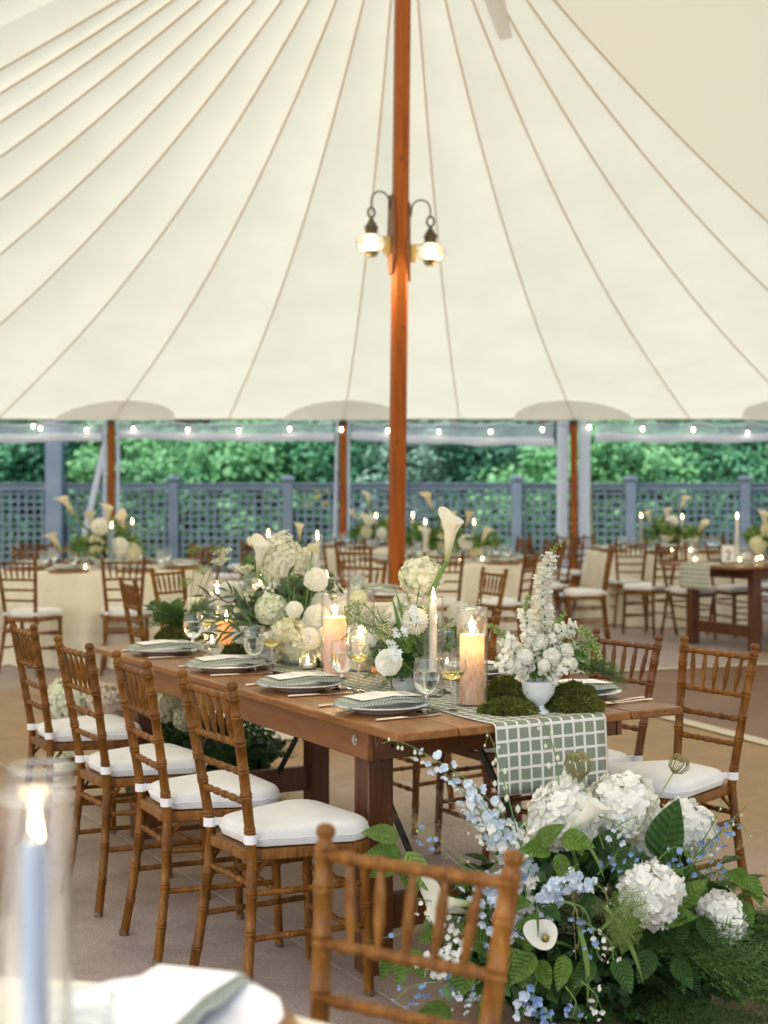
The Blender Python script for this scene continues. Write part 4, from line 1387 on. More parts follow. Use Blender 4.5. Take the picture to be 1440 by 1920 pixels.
def coupe_proto():
    b = MB().shell([(0.003, 0.094), (0.020, 0.100), (0.034, 0.112), (0.041, 0.128), (0.0425, 0.145), (0.042, 0.158)], 26).mesh('bowl', M['glass'])
    s = MB().lathe([(0.0, 0.0), (0.034, 0.0), (0.034, 0.0014), (0.014, 0.004), (0.0042, 0.008), (0.0034, 0.03), (0.0034, 0.08), (0.006, 0.092), (0.0, 0.094)], 20).mesh('stem', M['glass_solid'])
    w = MB().lathe([(0.002, 0.0955), (0.019, 0.1013), (0.0327, 0.1128), (0.0385, 0.1235), (0.0, 0.124)], 26).mesh('wine', M['wine'])
    rim = MB().tube([(0.042 * math.cos(a), 0.042 * math.sin(a), 0.158) for a in np.linspace(0, 2 * PI, 27)], 0.0007, 4, False).mesh('rim', M['glass_solid'])
    return b, s, w, rim
GOB, COU = goblet_proto(), coupe_proto()
def glassware(kind, loc, label, group=None, full=True):
    parts = GOB if kind == 'water_goblet' else COU
    t = thing(kind, label, 'glass', loc, random.uniform(0, 6), group)
    for p in parts:
        if p is parts[2] and not full:
            continue
        obj(p.name.split('.')[0], p, t)
    return t

def place_setting(p, ang, words, group, card=True, knife=True, charger=False, fork=True, far=False):
    """p: centre on the table, ang: direction from the diner to the table centre; words: where it is"""
    d = Vector((math.cos(ang), math.sin(ang), 0)); s = Vector((-d.y, d.x, 0))
    z = Vector((0, 0, 0.0005))
    q = p + z
    if charger:
        tag(obj('charger', CHARGER, None, q), 'woven rattan charger %s' % words, 'charger', group and 'chargers ' + group)
        q = q + Vector((0, 0, 0.0155))
    tag(obj('dinner_plate', PLATE, None, q, (0, 0, ang)), 'white scalloped plate %s' % words, 'plate', group and 'plates ' + group)
    n = tag(obj('napkin', NAP, None, q, (0, 0, ang)), 'folded sage napkin %s' % words, 'napkin', group and 'napkins ' + group)
    obj('fold', FOLD, n); obj('upper_layer', NAP2, n)
    if card:
        c = tag(obj('menu_card', CARD, None, q + d * 0.004, (0, 0, ang + R(random.uniform(-2, 2)))), 'white menu card %s' % words, 'menu card', group and 'menu cards ' + group)
        if not far:
            obj('printed_lines', PRINT, c); obj('sketched_emblem', EMB, c)
    if knife:
        tag(obj('table_knife', KNIFE, None, p - s * 0.165 + z - d * 0.005, (0, 0, ang - R(90) + R(random.uniform(-4, 4)))), 'silver table knife %s' % words, 'knife', group and 'knives ' + group)
    if fork:
        tag(obj('table_fork', FORK, None, p + s * 0.165 + z - d * 0.02, (0, 0, ang - R(90) + R(random.uniform(-4, 4)))), 'silver table fork %s' % words, 'fork', group and 'forks ' + group)
chm = MB()
chm.lathe([(0.0, 0.0), (0.155, 0.0), (0.168, 0.006), (0.170, 0.011), (0.160, 0.015), (0.0, 0.012)], 40)
for k in range(5):
    chm.tube([((0.165 - 0.008 * k) * math.cos(a), (0.165 - 0.008 * k) * math.sin(a), 0.012 + 0.0022 * math.sin(a * 22 + k * PI)) for a in np.linspace(0, 2 * PI, 67)], 0.0038, 5, False)
CHARGER = chm.mesh('charger', M['rattan'])

eA = math.atan2(E.y, E.x)
near = ('nearest the camera on the farm table', 'second from the front on the farm table left side', 'third from the front on the farm table left side', 'at the far left end of the farm table')
for (a, b), wd in zip(((0.172, 0.385), (0.172, 0.945), (0.165, 1.56), (0.165, 2.20)), near):
    place_setting(T(a, b, TZ), eA + R(random.uniform(-3, 3)), wd, None)
place_setting(T(0.875, 0.335, TZ), eA + PI, 'at the right end of the farm table, past the moss', None, fork=False)
for k, off in enumerate((0.0, 0.032)):
    p = T(0.93 + 0.01 * k, 0.145 + off, TZ + 0.0005)
    tag(obj('table_fork', FORK, None, p, (0, 0, eA + R(96 + 9 * k))), ('silver fork lying at the right corner of the farm table, nearest its end', 'silver fork lying between the corner fork and the right-hand plate')[k], 'fork')
for b, wd in ((0.95, 'on the right side of the farm table behind the speckled candle'), (1.56, 'on the far right side of the farm table behind the flowers'), (2.2, 'at the far right end of the farm table')):
    place_setting(T(0.87, b, TZ), eA + PI, wd, None)

GO = [((800, 1334), 'water goblet with ice water beside the nearest menu card'), ((641, 1291), 'water goblet behind the second place setting of the farm table'),
      ((476, 1256), 'water goblet behind the third place setting of the farm table'), ((362, 1221), 'water goblet at the far end of the farm table beside the moss')]
CO = [((848, 1334), 'coupe of white wine in front of the speckled candle'), ((672, 1296), 'coupe of white wine in front of the blush candle'),
      ((509, 1262), 'coupe of white wine in front of the white hydrangeas'), ((388, 1218), 'coupe of white wine at the far end of the farm table')]
for (p, l) in GO: glassware('water_goblet', on(*p, TZ + 0.001), l)
for (p, l) in CO: glassware('wine_coupe', on(*p, TZ + 0.001), l)
for (p, l, k) in (((832, 1300), 'empty tall glass between the goblet and the speckled candle', 'water_goblet'), ((705, 1262), 'empty goblet behind the wine coupe near the amber candle', 'water_goblet'), ((541, 1236), 'empty goblet in front of the white hydrangea bowl', 'water_goblet')):
    t = glassware(k, on(*p, TZ + 0.003), l, None, False)
    t.scale = (0.98, 0.98, 1.28)

# candles
FLAME = MB().lathe([(0.0, 0.0), (0.0042, 0.005), (0.0058, 0.012), (0.0048, 0.022), (0.0026, 0.034), (0.0008, 0.044), (0.0, 0.047)], 10).mesh('flame', M['flame'])
WICK = MB().tube([(0, 0, -0.002), (0.0005, 0, 0.004), (0.001, 0, 0.009)], 0.0009, 5).mesh('wick', M['wick'])
def candle(kind, loc, r, h, m, label, group=None, lit=True, power=0.0, fs=1.0):
    t = thing(kind, label, 'candle', loc, 0, group)
    if r > 0.02:
        pr_ = [(0.0, 0.0), (r, 0.0), (r, h - 0.006), (r - 0.003, h), (r - 0.008, h - 0.004), (r * 0.5, h - 0.008), (0.0, h - 0.009)]
        top = h - 0.007
    else:
        pr_ = [(0.0, 0.0), (r * 1.05, 0.0), (r, h * 0.5), (r * 0.92, h - 0.01), (r * 0.7, h - 0.002), (0.0, h)]
        top = h
    MB().lathe(pr_, 24, mod=lambda a, q, z: q * (1 + 0.012 * math.sin(3 * a + z * 60) * (r > 0.02))).build('wax', M[m], t)
    obj('wick', WICK, t, (0, 0, top), None, fs)
    if lit:
        obj('flame', FLAME, t, (0.0008, 0, top + 0.005 * fs), None, fs)
    if power:
        ld = bpy.data.lights.new('candle_light', 'POINT')
        ld.energy = power * 0.55; ld.color = (1.0, 0.62, 0.28); ld.shadow_soft_size = 0.012
        lo = bpy.data.objects.new('candle_light', ld); C.objects.link(lo); lo.parent = t; lo.location = (0, 0, top + 0.03)
        if r > 0.02:
            l2 = bpy.data.lights.new('candle_light', 'POINT')  # second lamp, added inside the wax so its wall glows
            l2.energy = power * 0.12; l2.color = (1.0, 0.62, 0.28); l2.shadow_soft_size = 0.01
            lo = bpy.data.objects.new('candle_light', l2); C.objects.link(lo); lo.parent = t; lo.location = (0, 0, top - 0.03)
    return t
def cylinder_glass(loc, r, h, label, group=None, name='glass_cylinder'):
    t = thing(name, label, 'glass cylinder', loc, 0, group)
    MB().shell([(r - 0.0025, 0.003), (r - 0.0025, h), (r, h), (r, 0.0)], 36).build('wall', M['glass'], t)
    MB().lathe([(0.0, 0.0005), (r - 0.0032, 0.0005), (r - 0.0032, 0.005), (0.0, 0.005)], 30).build('base', M['glass_solid'], t)
    MB().tube([((r - 0.0012) * math.cos(a), (r - 0.0012) * math.sin(a), h) for a in np.linspace(0, 2 * PI, 37)], 0.0014, 5, False).build('rim', M['glass_solid'], t)
    return t
def tab(x, y, dz=0.003):
    return on(x, y, TZ + dz)
Z5 = Vector((0, 0, 0.0055))
p = tab(885, 1322); cylinder_glass(p, 0.049, 0.305, 'clear glass cylinder around the speckled tan candle'); candle('pillar_candle', p + Z5, 0.0385, 0.215, 'wax_speckle', 'speckled tan pillar candle burning in the nearest glass cylinder', power=0.9, fs=1.15)
p = tab(812, 1306); cylinder_glass(p, 0.034, 0.325, 'narrow tall glass cylinder around the white taper candle'); candle('taper_candle', p + Z5, 0.0132, 0.30, 'wax_white', 'white taper candle burning in the narrow glass cylinder', power=0.5)
p = tab(628, 1272); cylinder_glass(p, 0.050, 0.298, 'clear glass cylinder around the blush pillar candle'); candle('pillar_candle', p + Z5, 0.040, 0.215, 'wax_pink', 'blush pink pillar candle burning in a glass cylinder, left of the amber one', power=0.7)
p = tab(677, 1258); cylinder_glass(p, 0.050, 0.300, 'glass cylinder around a low white candle, behind the dahlia'); candle('pillar_candle', p + Z5, 0.036, 0.12, 'wax_white', 'low white pillar candle in the glass cylinder behind the small dahlia', power=0.4)
p = tab(712, 1264); candle('pillar_candle', p, 0.031, 0.095, 'wax_orange', 'short amber pillar candle glowing beside the white flower bowl', power=0.3)
p = tab(424, 1208); candle('pillar_candle', p, 0.038, 0.105, 'wax_orange', 'short amber pillar candle at the far end behind olive leaves', power=0.3)
p = tab(407, 1196); cylinder_glass(p, 0.050, 0.26, 'glass cylinder with a white candle at the far end of the farm table'); candle('pillar_candle', p + Z5, 0.037, 0.20, 'wax_white', 'white pillar candle in a glass cylinder at the far end of the farm table', power=0.4)
p = tab(612, 1215); cylinder_glass(p, 0.034, 0.30, 'narrow glass cylinder around the lilac taper behind the dahlias'); candle('taper_candle', p + Z5, 0.0125, 0.275, 'wax_lilac', 'lilac taper candle burning behind the white dahlias', power=0.3)
p = tab(489, 1195); cylinder_glass(p, 0.045, 0.27, 'glass cylinder around a white candle behind the tall calla'); candle('pillar_candle', p + Z5, 0.030, 0.235, 'wax_white', 'white pillar candle in glass behind the tall calla lily', power=0.3)
def votive(loc, label, group=None, r=0.034, h=0.082, sc_=1.0):
    t = thing('votive_holder', label, 'votive', loc, 0, group)
    MB().shell([(r * 0.86, 0.0), (r, h)], 48, mod=lambda a, q, z: q + 0.0013 * math.cos(24 * a)).build('wall', M['glass_ribbed'], t)
    MB().lathe([(0, 0), (r * 0.85, 0), (r * 0.85, 0.008), (0, 0.008)], 24).build('base', M['glass_solid'], t)
    MB().lathe([(0, 0.009), (0.019, 0.009), (0.019, 0.022), (0, 0.021)], 16).build('tealight', M['wax_white'], t)
    obj('flame', FLAME, t, (0, 0, 0.021), None, 0.8)
    return t
v0 = votive(tab(577, 1256), 'ribbed glass votive glowing in front of the white dahlias')
for (x, y, l) in ((397, 1214, 'ribbed glass votive glowing at the far end beside the wine coupe'), (520, 1242, 'ribbed glass votive beside the white hydrangea bowl'), (838, 1262, 'ribbed glass votive behind the narrow tall cylinder')):
    dup(v0, tab(x, y), 0, l)

# a number of things on distant and round tables
DISC = None
def cloth_mesh(r, h, seed, flare=0.14, folds=20):
    rr = random.Random(seed)
    ph = [rr.uniform(0, 2 * PI) for _ in range(4)]
    def rad(a, t):
        f = 0.5 + 0.5 * math.sin(folds * a + ph[0] + 0.9 * math.sin(3 * a + ph[1]))
        f2 = 0.5 + 0.5 * math.sin(folds * 0.5 * a + ph[2] + math.sin(5 * a))
        return r + 0.004 + flare * t ** 0.9 * (0.2 + 0.55 * f + 0.4 * f2)
    n = 220
    rows = [(0.0, 0, h), (0.5, 0, h), (0.9, 0, h), (0.985, 0, h)]
    vs = [(0, 0, h)]
    rings = []
    for k in (0.3, 0.6, 0.85, 0.96):
        rings.append([(r * k * math.cos(2 * PI * i / n), r * k * math.sin(2 * PI * i / n), h) for i in range(n)])
    for t, z in ((0.0, h - 0.004), (0.03, h - 0.02), (0.12, h - 0.09), (0.3, h * 0.72), (0.5, h * 0.5), (0.75, h * 0.25), (1.0, 0.008)):
        rings.append([(rad(2 * PI * i / n, t) * math.cos(2 * PI * i / n), rad(2 * PI * i / n, t) * math.sin(2 * PI * i / n), z + (0.006 * math.sin(11 * i) if t == 1 else 0)) for i in range(n)])
    fs = []
    for q in rings:
        vs += q
    for i in range(n):
        fs.append((0, 1 + i, 1 + (i + 1) % n))
    for k in range(len(rings) - 1):
        for i in range(n):
            a, b = 1 + k * n + i, 1 + k * n + (i + 1) % n
            fs.append((a, a + n, b + n, b))
    return MB().add(vs, fs).mesh('tablecloth', M['tablecloth'])

def round_table(cx, cy, r, words, seed, nset, a0, cards=False):
    t = thing('round_table', 'round folding table under the ivory cloth, %s' % words, 'table', (cx, cy, 0))
    MB().lathe([(0, 0.742), (r - 0.005, 0.742), (r - 0.002, 0.750), (r - 0.005, 0.764), (0, 0.764)], 48).build('tabletop', M['table_wood_end'], t)
    for k in range(4):
        a = PI / 4 + k * PI / 2
        MB().tube([(r * 0.55 * math.cos(a), r * 0.55 * math.sin(a), 0.742), (r * 0.6 * math.cos(a), r * 0.6 * math.sin(a), 0.0)], 0.016, 8).build('leg', M['black_metal'], t)
    tag(obj('tablecloth', cloth_mesh(r, 0.768, seed), None, (cx, cy, 0)), 'floor-length ivory tablecloth on the round table %s' % words, 'tablecloth')
    for k in range(nset):
        a = a0 + 2 * PI * k / nset
        d = Vector((math.cos(a), math.sin(a), 0))
        p = Vector((cx, cy, 0.770)) + d * (r - 0.185)
        view = math.atan2(-cy, -cx)
        dw = ('near', 'near right', 'right', 'far right', 'far', 'far left', 'left', 'near left')[int(round(((a - view) % (2 * PI)) / (PI / 4))) % 8]
        spot = 'at the %s of the table %s' % (dw + (' side' if ' ' not in dw else ' edge'), words)
        place_setting(p, a + PI, spot, 'on the round table ' + words, charger=True, knife=False, fork=False, card=cards, far=True)
        for kind, dr, da in (('water_goblet', 0.36, -0.10), ('wine_coupe', 0.40, 0.08)):
            q = Vector((cx, cy, 0.770)) + Vector((math.cos(a + da), math.sin(a + da), 0)) * (r - dr)
            glassware(kind, q, ('water goblet %s' if kind == 'water_goblet' else 'wine coupe %s') % spot, 'glasses on the round table ' + words, kind == 'water_goblet')
    return t
WA, WB, WC, WF, WE = ('at the back left', 'behind the pole', 'at the back right', 'behind the farm table', 'farthest back')
round_table(-2.42, 12.8, 0.90, WA, 1, 8, R(-105))
round_table(0.64, 14.0, 0.90, WB, 2, 8, R(-96))
round_table(3.17, 16.35, 0.90, WC, 3, 8, R(-110))
round_table(-0.50, 9.3, 0.74, WF, 4, 6, R(35))
round_table(-0.15, 17.5, 0.80, WE, 5, 6, R(-100))

def far_chair(pl_, pr_, words, turn=0, flip=False):
    if flip: pl_, pr_ = pr_, pl_
    return chair_by_posts(pl_, pr_, words, None, False, turn)
GA = 'chairs round the back left table'
def ring_chair(cx, cy, rad, ang, label, group, tw=0):
    a = R(ang)
    put_chair(cx + rad * math.cos(a), cy + rad * math.sin(a), ang + 180 + tw, label, group)
# back left table
put_chair(-2.79, 11.58, 76, 'wooden chair with white cushion at the back left table, nearest the left edge', None)
put_chair(-2.06, 11.66, 97, 'wooden chair drawn up to the middle of the back left table', None)
ring_chair(-2.42, 12.8, 1.25, 172, 'wooden chair at the left side of the back left table', None)
ring_chair(-2.42, 12.8, 1.32, 128, 'dark wooden chair behind the back left table, left of its flowers', None, 8)
ring_chair(-2.42, 12.8, 1.55, 112, 'wooden chair back showing in front of the tall blue-grey post', None, -6)
ring_chair(-2.42, 12.8, 1.30, 62, 'wooden chair behind the back left table, right of its flowers', None)
ring_chair(-2.42, 12.8, 1.25, 22, 'wooden chair at the right side of the back left table', None)
ring_chair(-2.42, 12.8, 1.30, -150, 'wooden chair at the left edge of the picture beside the back left table', None)
# table just behind the farm table
chair_by_posts((222, 1080), (256, 1087), 'wooden chair seen edge-on beyond the far end of the farm table', None)
chair_by_posts((276, 1064), (349, 1059), 'wooden chair seen from behind beyond the far end of the farm table, fanned spindles', None, turn=180)
ring_chair(-0.50, 9.3, 1.12, 24, 'dark wooden chair back behind the tall calla lily', None)
ring_chair(-0.50, 9.3, 1.12, 75, 'wooden chair at the far side of the table just behind the farm table', None)
# behind the main pole
chair_by_posts((790, 1034), (874, 1034), 'wooden chair drawn up to the table behind the main pole, behind the calla', None)
chair_by_posts((967, 1034), (1028, 1031), 'wooden chair right of the table behind the main pole, behind the snapdragons', None, turn=18)
ring_chair(0.64, 14.0, 1.28, -4, 'wooden chair in profile between the two back tables', None)
ring_chair(0.64, 14.0, 1.30, 40, 'wooden chair behind the pole table, right of its flowers', None)
ring_chair(0.64, 14.0, 1.35, 75, 'wooden chair at the far side of the table behind the main pole', None)
chair_by_posts((633, 1027), (694, 1027), 'wooden chair left of the main pole, full spindle back in view', None, turn=-20)
ring_chair(0.64, 14.0, 1.30, 150, 'wooden chair half hidden behind the main pole', None)
for (x, Y, fa, l) in ((1.37, 16.6, 200, 'wooden chair back in profile in front of the lattice fence, right of the pole'), (2.15, 17.3, 250, 'dark wooden chair in front of the white gathered sidewalls'), (1.62, 15.5, 215, 'wooden chair between the pole table and the white sidewalls'),
                      (-1.42, 15.1, 250, 'wooden chair in front of the lattice fence, left of the middle eave pole'), (-1.75, 16.4, 185, 'reddish chair in profile in front of the lattice fence'), (-1.95, 14.3, 230, 'wooden chair right of the back left table, turned away'),
                      (-0.95, 16.3, 60, 'wooden chair left of the far centre table'), (-0.35, 16.2, 85, 'wooden chair in front of the far centre table, left of the pole'), (0.55, 16.9, 150, 'wooden chair right of the far centre table'), (-3.55, 14.9, 280, 'dark wooden chair in front of the tall blue-grey post'),
                      (-1.75, 18.6, 200, 'dark wooden chair in front of the fence left of the middle eave pole')):
    put_chair(x, Y, fa, l, None)
# back right table
chair_by_posts((1151, 1012), (1216, 1012), 'wooden chair at the back right table, left one of the two in full view', None)
chair_by_posts((1225, 1018), (1280, 1017), 'wooden chair at the back right table beside the checked runner', None, turn=14)
ring_chair(3.17, 16.35, 1.30, -18, 'wooden chair between the back right table and the right farm table', None)
ring_chair(3.17, 16.35, 1.30, 178, 'wooden chair at the left side of the back right table', None)
ring_chair(3.17, 16.35, 1.30, 120, 'wooden chair behind the back right table, left of its flowers', None)
ring_chair(3.17, 16.35, 1.30, 60, 'wooden chair behind the back right table, right of its flowers', None)

# second farm table at the right
d0 = Vector((2.58, 13.80, 0))
rt = thing('farm_table', 'dark reddish wooden farm table with a number card, at the right edge', 'table', d0, math.atan2(-U.y, -U.x))
# local frame: x across its end (towards the camera), y along it to the right
for k in range(5):
    MB().cbox((1.04 / 5 * (k + 0.5), 1.25, TZ - 0.0125), (1.04 / 5 - 0.002, 2.5, 0.025), 0.004).build('plank', M['table_wood'], rt)
for x in (0.055, 0.985):
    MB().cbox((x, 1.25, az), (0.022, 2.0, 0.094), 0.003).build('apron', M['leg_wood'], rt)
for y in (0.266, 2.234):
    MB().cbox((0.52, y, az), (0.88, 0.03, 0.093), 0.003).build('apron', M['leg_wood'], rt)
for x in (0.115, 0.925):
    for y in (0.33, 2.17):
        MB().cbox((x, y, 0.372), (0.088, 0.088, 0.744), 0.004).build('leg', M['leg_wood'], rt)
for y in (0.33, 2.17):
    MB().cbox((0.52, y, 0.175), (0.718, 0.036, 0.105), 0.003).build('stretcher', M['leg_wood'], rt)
def D(x, y, z=TZ):
    return d0 - U * x + E * y + Vector((0, 0, z))
runner('table_runner', 0.40, 2.5, 0.21, 0.2, D(0.52, 0, TZ + 0.002), math.atan2(-U.y, -U.x), 'checked sage runner hanging over the end of the right farm table', 'table runner', 8)
num = thing('number_card', 'white table number card reading 2 on the right farm table', 'table number', D(0.62, 0.30, TZ + 0.004), R(8))
MB().cbox((0, 0, 0.085), (0.12, 0.008, 0.17), 0.001).build('card', M['card'], num, False)
MB().cbox((0, 0.01, 0.008), (0.13, 0.05, 0.016), 0.002).build('stand', M['plaque_wood'], num, False)
two = bpy.data.curves.new('numeral', 'FONT')
two.body = '2'; two.size = 0.125; two.align_x = 'CENTER'; two.align_y = 'CENTER'; two.extrude = 0.0006
two.materials.append(M['ink'])
tmp = bpy.data.objects.new('numeral_curve', two); C.objects.link(tmp)
num_me = bpy.data.meshes.new_from_object(tmp.evaluated_get(bpy.context.evaluated_depsgraph_get()))
num_me.materials.clear(); num_me.materials.append(M['ink'])
bpy.data.objects.remove(tmp)
to = obj('numeral', num_me, num, (0, -0.0055, 0.075), (R(90), 0, 0))
for (x, y, l) in ((0.33, 0.16, 'glowing votive over the runner of the right farm table, left of the number card'), (0.60, 0.46, 'glowing votive right of the number card'), (0.55, 0.72, 'glowing votive between the number card and the flowers'), (0.42, 0.9, 'glowing votive beside the flowers of the right farm table')):
    v = dup(v0, D(x, y, TZ + 0.004), 0, l)
p = D(0.5, 0.52, TZ + 0.004)
cylinder_glass(p, 0.045, 0.28, 'glass cylinder around the tall taper on the right farm table')
candle('taper_candle', p + Z5, 0.0135, 0.40, 'wax_white', 'tall white taper burning on the right farm table', fs=1.2)
for k, y in enumerate((0.72, 1.3, 1.9)):
    place_setting(D(0.865, y, TZ), math.atan2(U.y, U.x), ('at the near side of the right farm table, nearest its runner end', 'at the near side of the right farm table, second along', 'at the near side of the right farm table, third along')[k], None, knife=False, fork=False, far=True)
    place_setting(D(0.17, y, TZ), math.atan2(-U.y, -U.x), ('at the far side of the right farm table, nearest its runner end', 'at the far side of the right farm table, second along', 'at the far side of the right farm table, third along')[k], None, knife=False, fork=False, far=True)
    for kind, x2 in (('water_goblet', 0.72), ('wine_coupe', 0.66), ('water_goblet', 0.32)):
        glassware(kind, D(x2, y + (0.05 if x2 != .66 else .14), TZ + 0.001), ('water goblet' if x2 == 0.72 else 'wine coupe' if x2 == 0.66 else 'far side goblet') + (' nearest the runner end', ' halfway along', ' at the far right')[k] + ' of the right farm table', 'glasses on the right farm table', kind == 'water_goblet')
for k, y in enumerate((0.75, 1.35)):
    p = D(1.22, y, 0)
    put_chair(p.x, p.y, math.degrees(math.atan2(U.y, U.x)), ('chair at the near side of the right farm table, cut by the picture edge', 'chair farther along the near side of the right farm table')[k], None)
for k, y in enumerate((0.55, 1.15, 1.75)):
    p = D(-0.20, y, 0)
    put_chair(p.x, p.y, math.degrees(math.atan2(-U.y, -U.x)), ('chair across the right farm table, first from its runner', 'chair across the right farm table, second from its runner', 'chair across the right farm table, third from its runner')[k], None)

# near table in the bottom left corner
JX, JY, JR = -0.62, 1.15, 0.90
t = thing('round_table', 'round folding table in the bottom left foreground under a cream cloth', 'table', (JX, JY, 0))
MB().lathe([(0, 0.742), (JR - 0.005, 0.742), (JR - 0.005, 0.764), (0, 0.764)], 48).build('tabletop', M['table_wood_end'], t)
for k in range(4):
    a = PI / 4 + k * PI / 2
    MB().tube([(JR * 0.55 * math.cos(a), JR * 0.55 * math.sin(a), 0.742), (JR * 0.6 * math.cos(a), JR * 0.6 * math.sin(a), 0.0)], 0.016, 8).build('leg', M['black_metal'], t)
tag(obj('tablecloth', cloth_mesh(JR, 0.768, 9), None, (JX, JY, 0)), 'cream tablecloth on the blurred foreground table', 'tablecloth')
jp = Vector((-0.268, 1.775, 0.770))
place_setting(jp, math.atan2(JY - jp.y, JX - jp.x) + R(12), 'on the blurred foreground table', None, charger=True, knife=False, fork=False, far=True)
tg = thing('tumbler', 'blurred clear tumbler on the foreground table beside the napkin', 'glass', Vector((-0.345, 1.66, 0.7695)))
MB().shell([(0.034, 0.004), (0.041, 0.10), (0.0395, 0.10), (0.0325, 0.006)], 32).build('wall', M['glass_ribbed'], tg)
MB().tube([(0.0402 * math.cos(a), 0.0402 * math.sin(a), 0.10) for a in np.linspace(0, 2 * PI, 33)], 0.0016, 6, False).build('rim', M['glass_ribbed'], tg)
p = Vector((-0.286, 1.20, 0.770))
cylinder_glass(p, 0.030, 0.425, 'blurred glass cylinder around the blue taper in the foreground')
candle('taper_candle', p + Z5, 0.0112, 0.385, 'wax_blue', 'blurred pale blue taper burning in the bottom left foreground', power=0.08, fs=0.5)
p = Vector((-0.366, 1.56, 0.770))
candle('taper_candle', p + Z5, 0.011, 0.29, 'wax_white', 'blurred taper burning behind the blue taper in the foreground', fs=0.5)
cylinder_glass(p - Vector((0, 0, 0)) + Vector((0, 0, 0.0006)), 0.034, 0.38, 'blurred glass cylinder at the left edge of the foreground table')
put_chair(-0.78, 2.16, -88, 'blurred wooden chair at the bottom left edge behind the foreground table', None)

# ------------------------------------------------------------------ flowers and leaves
def fib(n, lo=-1.0, hi=1.0):
    out = []
    for i in range(n):
        z = hi - (hi - lo) * (i + 0.5) / n
        r = math.sqrt(max(0, 1 - z * z)); a = i * 2.399963
        out.append(Vector((r * math.cos(a), r * math.sin(a), z)))
    return out
def frame(n, roll):
    n = n.normalized()
    a = n.orthogonal().normalized()
    a = Matrix.Rotation(roll, 3, n) @ a
    return a, n.cross(a)
def floret(mb, c, n, r, npet=4, cup=0.35, roll=None, w=0.62, rnd=None):
    rnd = rnd or random
    a, b = frame(n, rnd.uniform(0, 6) if roll is None else roll)
    n = n.normalized()
    for k in range(npet):
        t = 2 * PI * k / npet + rnd.uniform(-0.12, 0.12)
        d = a * math.cos(t) + b * math.sin(t)
        s = n.cross(d)
        q = r * rnd.uniform(0.85, 1.12)
        cu = cup + rnd.uniform(-0.15, 0.15)
        tip = c + d * q + n * (q * cu)
        mid = c + d * (q * 0.55) + n * (q * cu * 0.3)
        top = c + d * (q * 0.92) + n * (q * cu * 0.75)
        mb.add([c, mid + s * (q * w * 0.8), top + s * (q * w * 0.45), tip, top - s * (q * w * 0.45), mid - s * (q * w * 0.8)],
               [(0, 1, 2, 3), (0, 3, 4, 5)])
def hydrangea_mesh(r, n, m, seed, squash=0.9, fr=0.021, cone=0.0, lo=-0.75, lump=0.12):
    rnd = random.Random(seed)
    mb = MB()
    def shp(d):
        k = 1 + cone * max(0, d.z) + lump * mnoise.noise(d * 2.2 + Vector((seed, 0, 0)))
        return Vector((d.x * (1 - cone * 0.35 * max(0, d.z)), d.y * (1 - cone * 0.35 * max(0, d.z)), d.z * squash * k))
    for d in fib(n, lo, 1.0):
        d2 = (d + Vector((rnd.gauss(0, .07), rnd.gauss(0, .07), rnd.gauss(0, .07)))).normalized()
        c = shp(d2) * r * rnd.uniform(0.82, 1.0)
        nn = (d2 + Vector((rnd.gauss(0, .28), rnd.gauss(0, .28), rnd.gauss(0, .28)))).normalized()
        floret(mb, c, nn, fr * rnd.uniform(0.8, 1.15), 4, 0.25, rnd=rnd)
    core = [(math.sin(PI * k / 8) * r * 0.80 * (1), -math.cos(PI * k / 8) * r * 0.80 * squash) for k in range(9)]
    core[0] = (0, core[0][1]); core[-1] = (0, core[-1][1])
    mb.lathe(core, 12)
    return mb.mesh('hydrangea', m, False)
def dahlia_mesh(r, n, m, seed, spiky=0.0, lo=-0.7):
    rnd = random.Random(seed)
    mb = MB()
    for d in fib(n, lo, 1.0):
        a, b = frame(d, rnd.uniform(0, 6))
        up = Vector((0, 0, 1))
        side = d.cross(up)
        side = side.normalized() if side.length > 0.1 else a
        out = side.cross(d).normalized() * -1
        q = r * rnd.uniform(0.93, 1.06)
        p0 = d * (r * 0.45)
        w = r * (0.20 - 0.07 * spiky) * rnd.uniform(0.9, 1.1)
        ln = (d + out * (0.25 + 0.5 * spiky)).normalized()
        p1 = p0 + ln * (r * 0.38)
        p2 = d * q * 0.97 + out * (r * 0.12)
        lift = d * (r * 0.06)
        mb.add([p0, p1 + side * w + lift, p2 + side * w * (0.8 - 0.5 * spiky), d * q * 1.02 + out * r * (0.16 + 0.12 * spiky), p2 - side * w * (0.8 - 0.5 * spiky), p1 - side * w + lift], [(0, 1, 2, 3), (0, 3, 4, 5)])
    core = [(math.sin(PI * k / 8) * r * 0.62, -math.cos(PI * k / 8) * r * 0.62) for k in range(9)]
    core[0] = (0, core[0][1]); core[-1] = (0, core[-1][1])
    mb.lathe(core, 12)
    return mb.mesh('dahlia', m, False)
def calla_mesh(m, L=0.125, flare=0.42):
    def fn(i, j):
        a = (i - 0.5) * 2 * PI * 1.06
        v = j
        back = 0.5 + 0.5 * math.cos(a)
        r = 0.0062 + 0.0160 * v ** 1.25 + flare * 0.020 * max(0, v - 0.68) ** 1.3 * 6 * (0.78 + 0.36 * back)
        z = L * (v * (0.87 + 0.13 * back) - flare * 0.20 * max(0, v - 0.72) ** 1.5 * (1 - 0.55 * back) * 2.4)
        tipb = max(0, back - 0.86) / 0.14
        z += 0.016 * v ** 4 * tipb
        r += 0.007 * v ** 6 * tipb
        r *= 1 + 0.05 * math.sin(a * 3 + 1) * v ** 3
        k = 1 - 0.10 * abs(i - 0.5) * 2 * (1 - v * 0.4)
        return Vector((math.cos(a) * r * k, math.sin(a) * r * k, z))
    return MB().grid(fn, 30, 18).mesh('spathe', m)
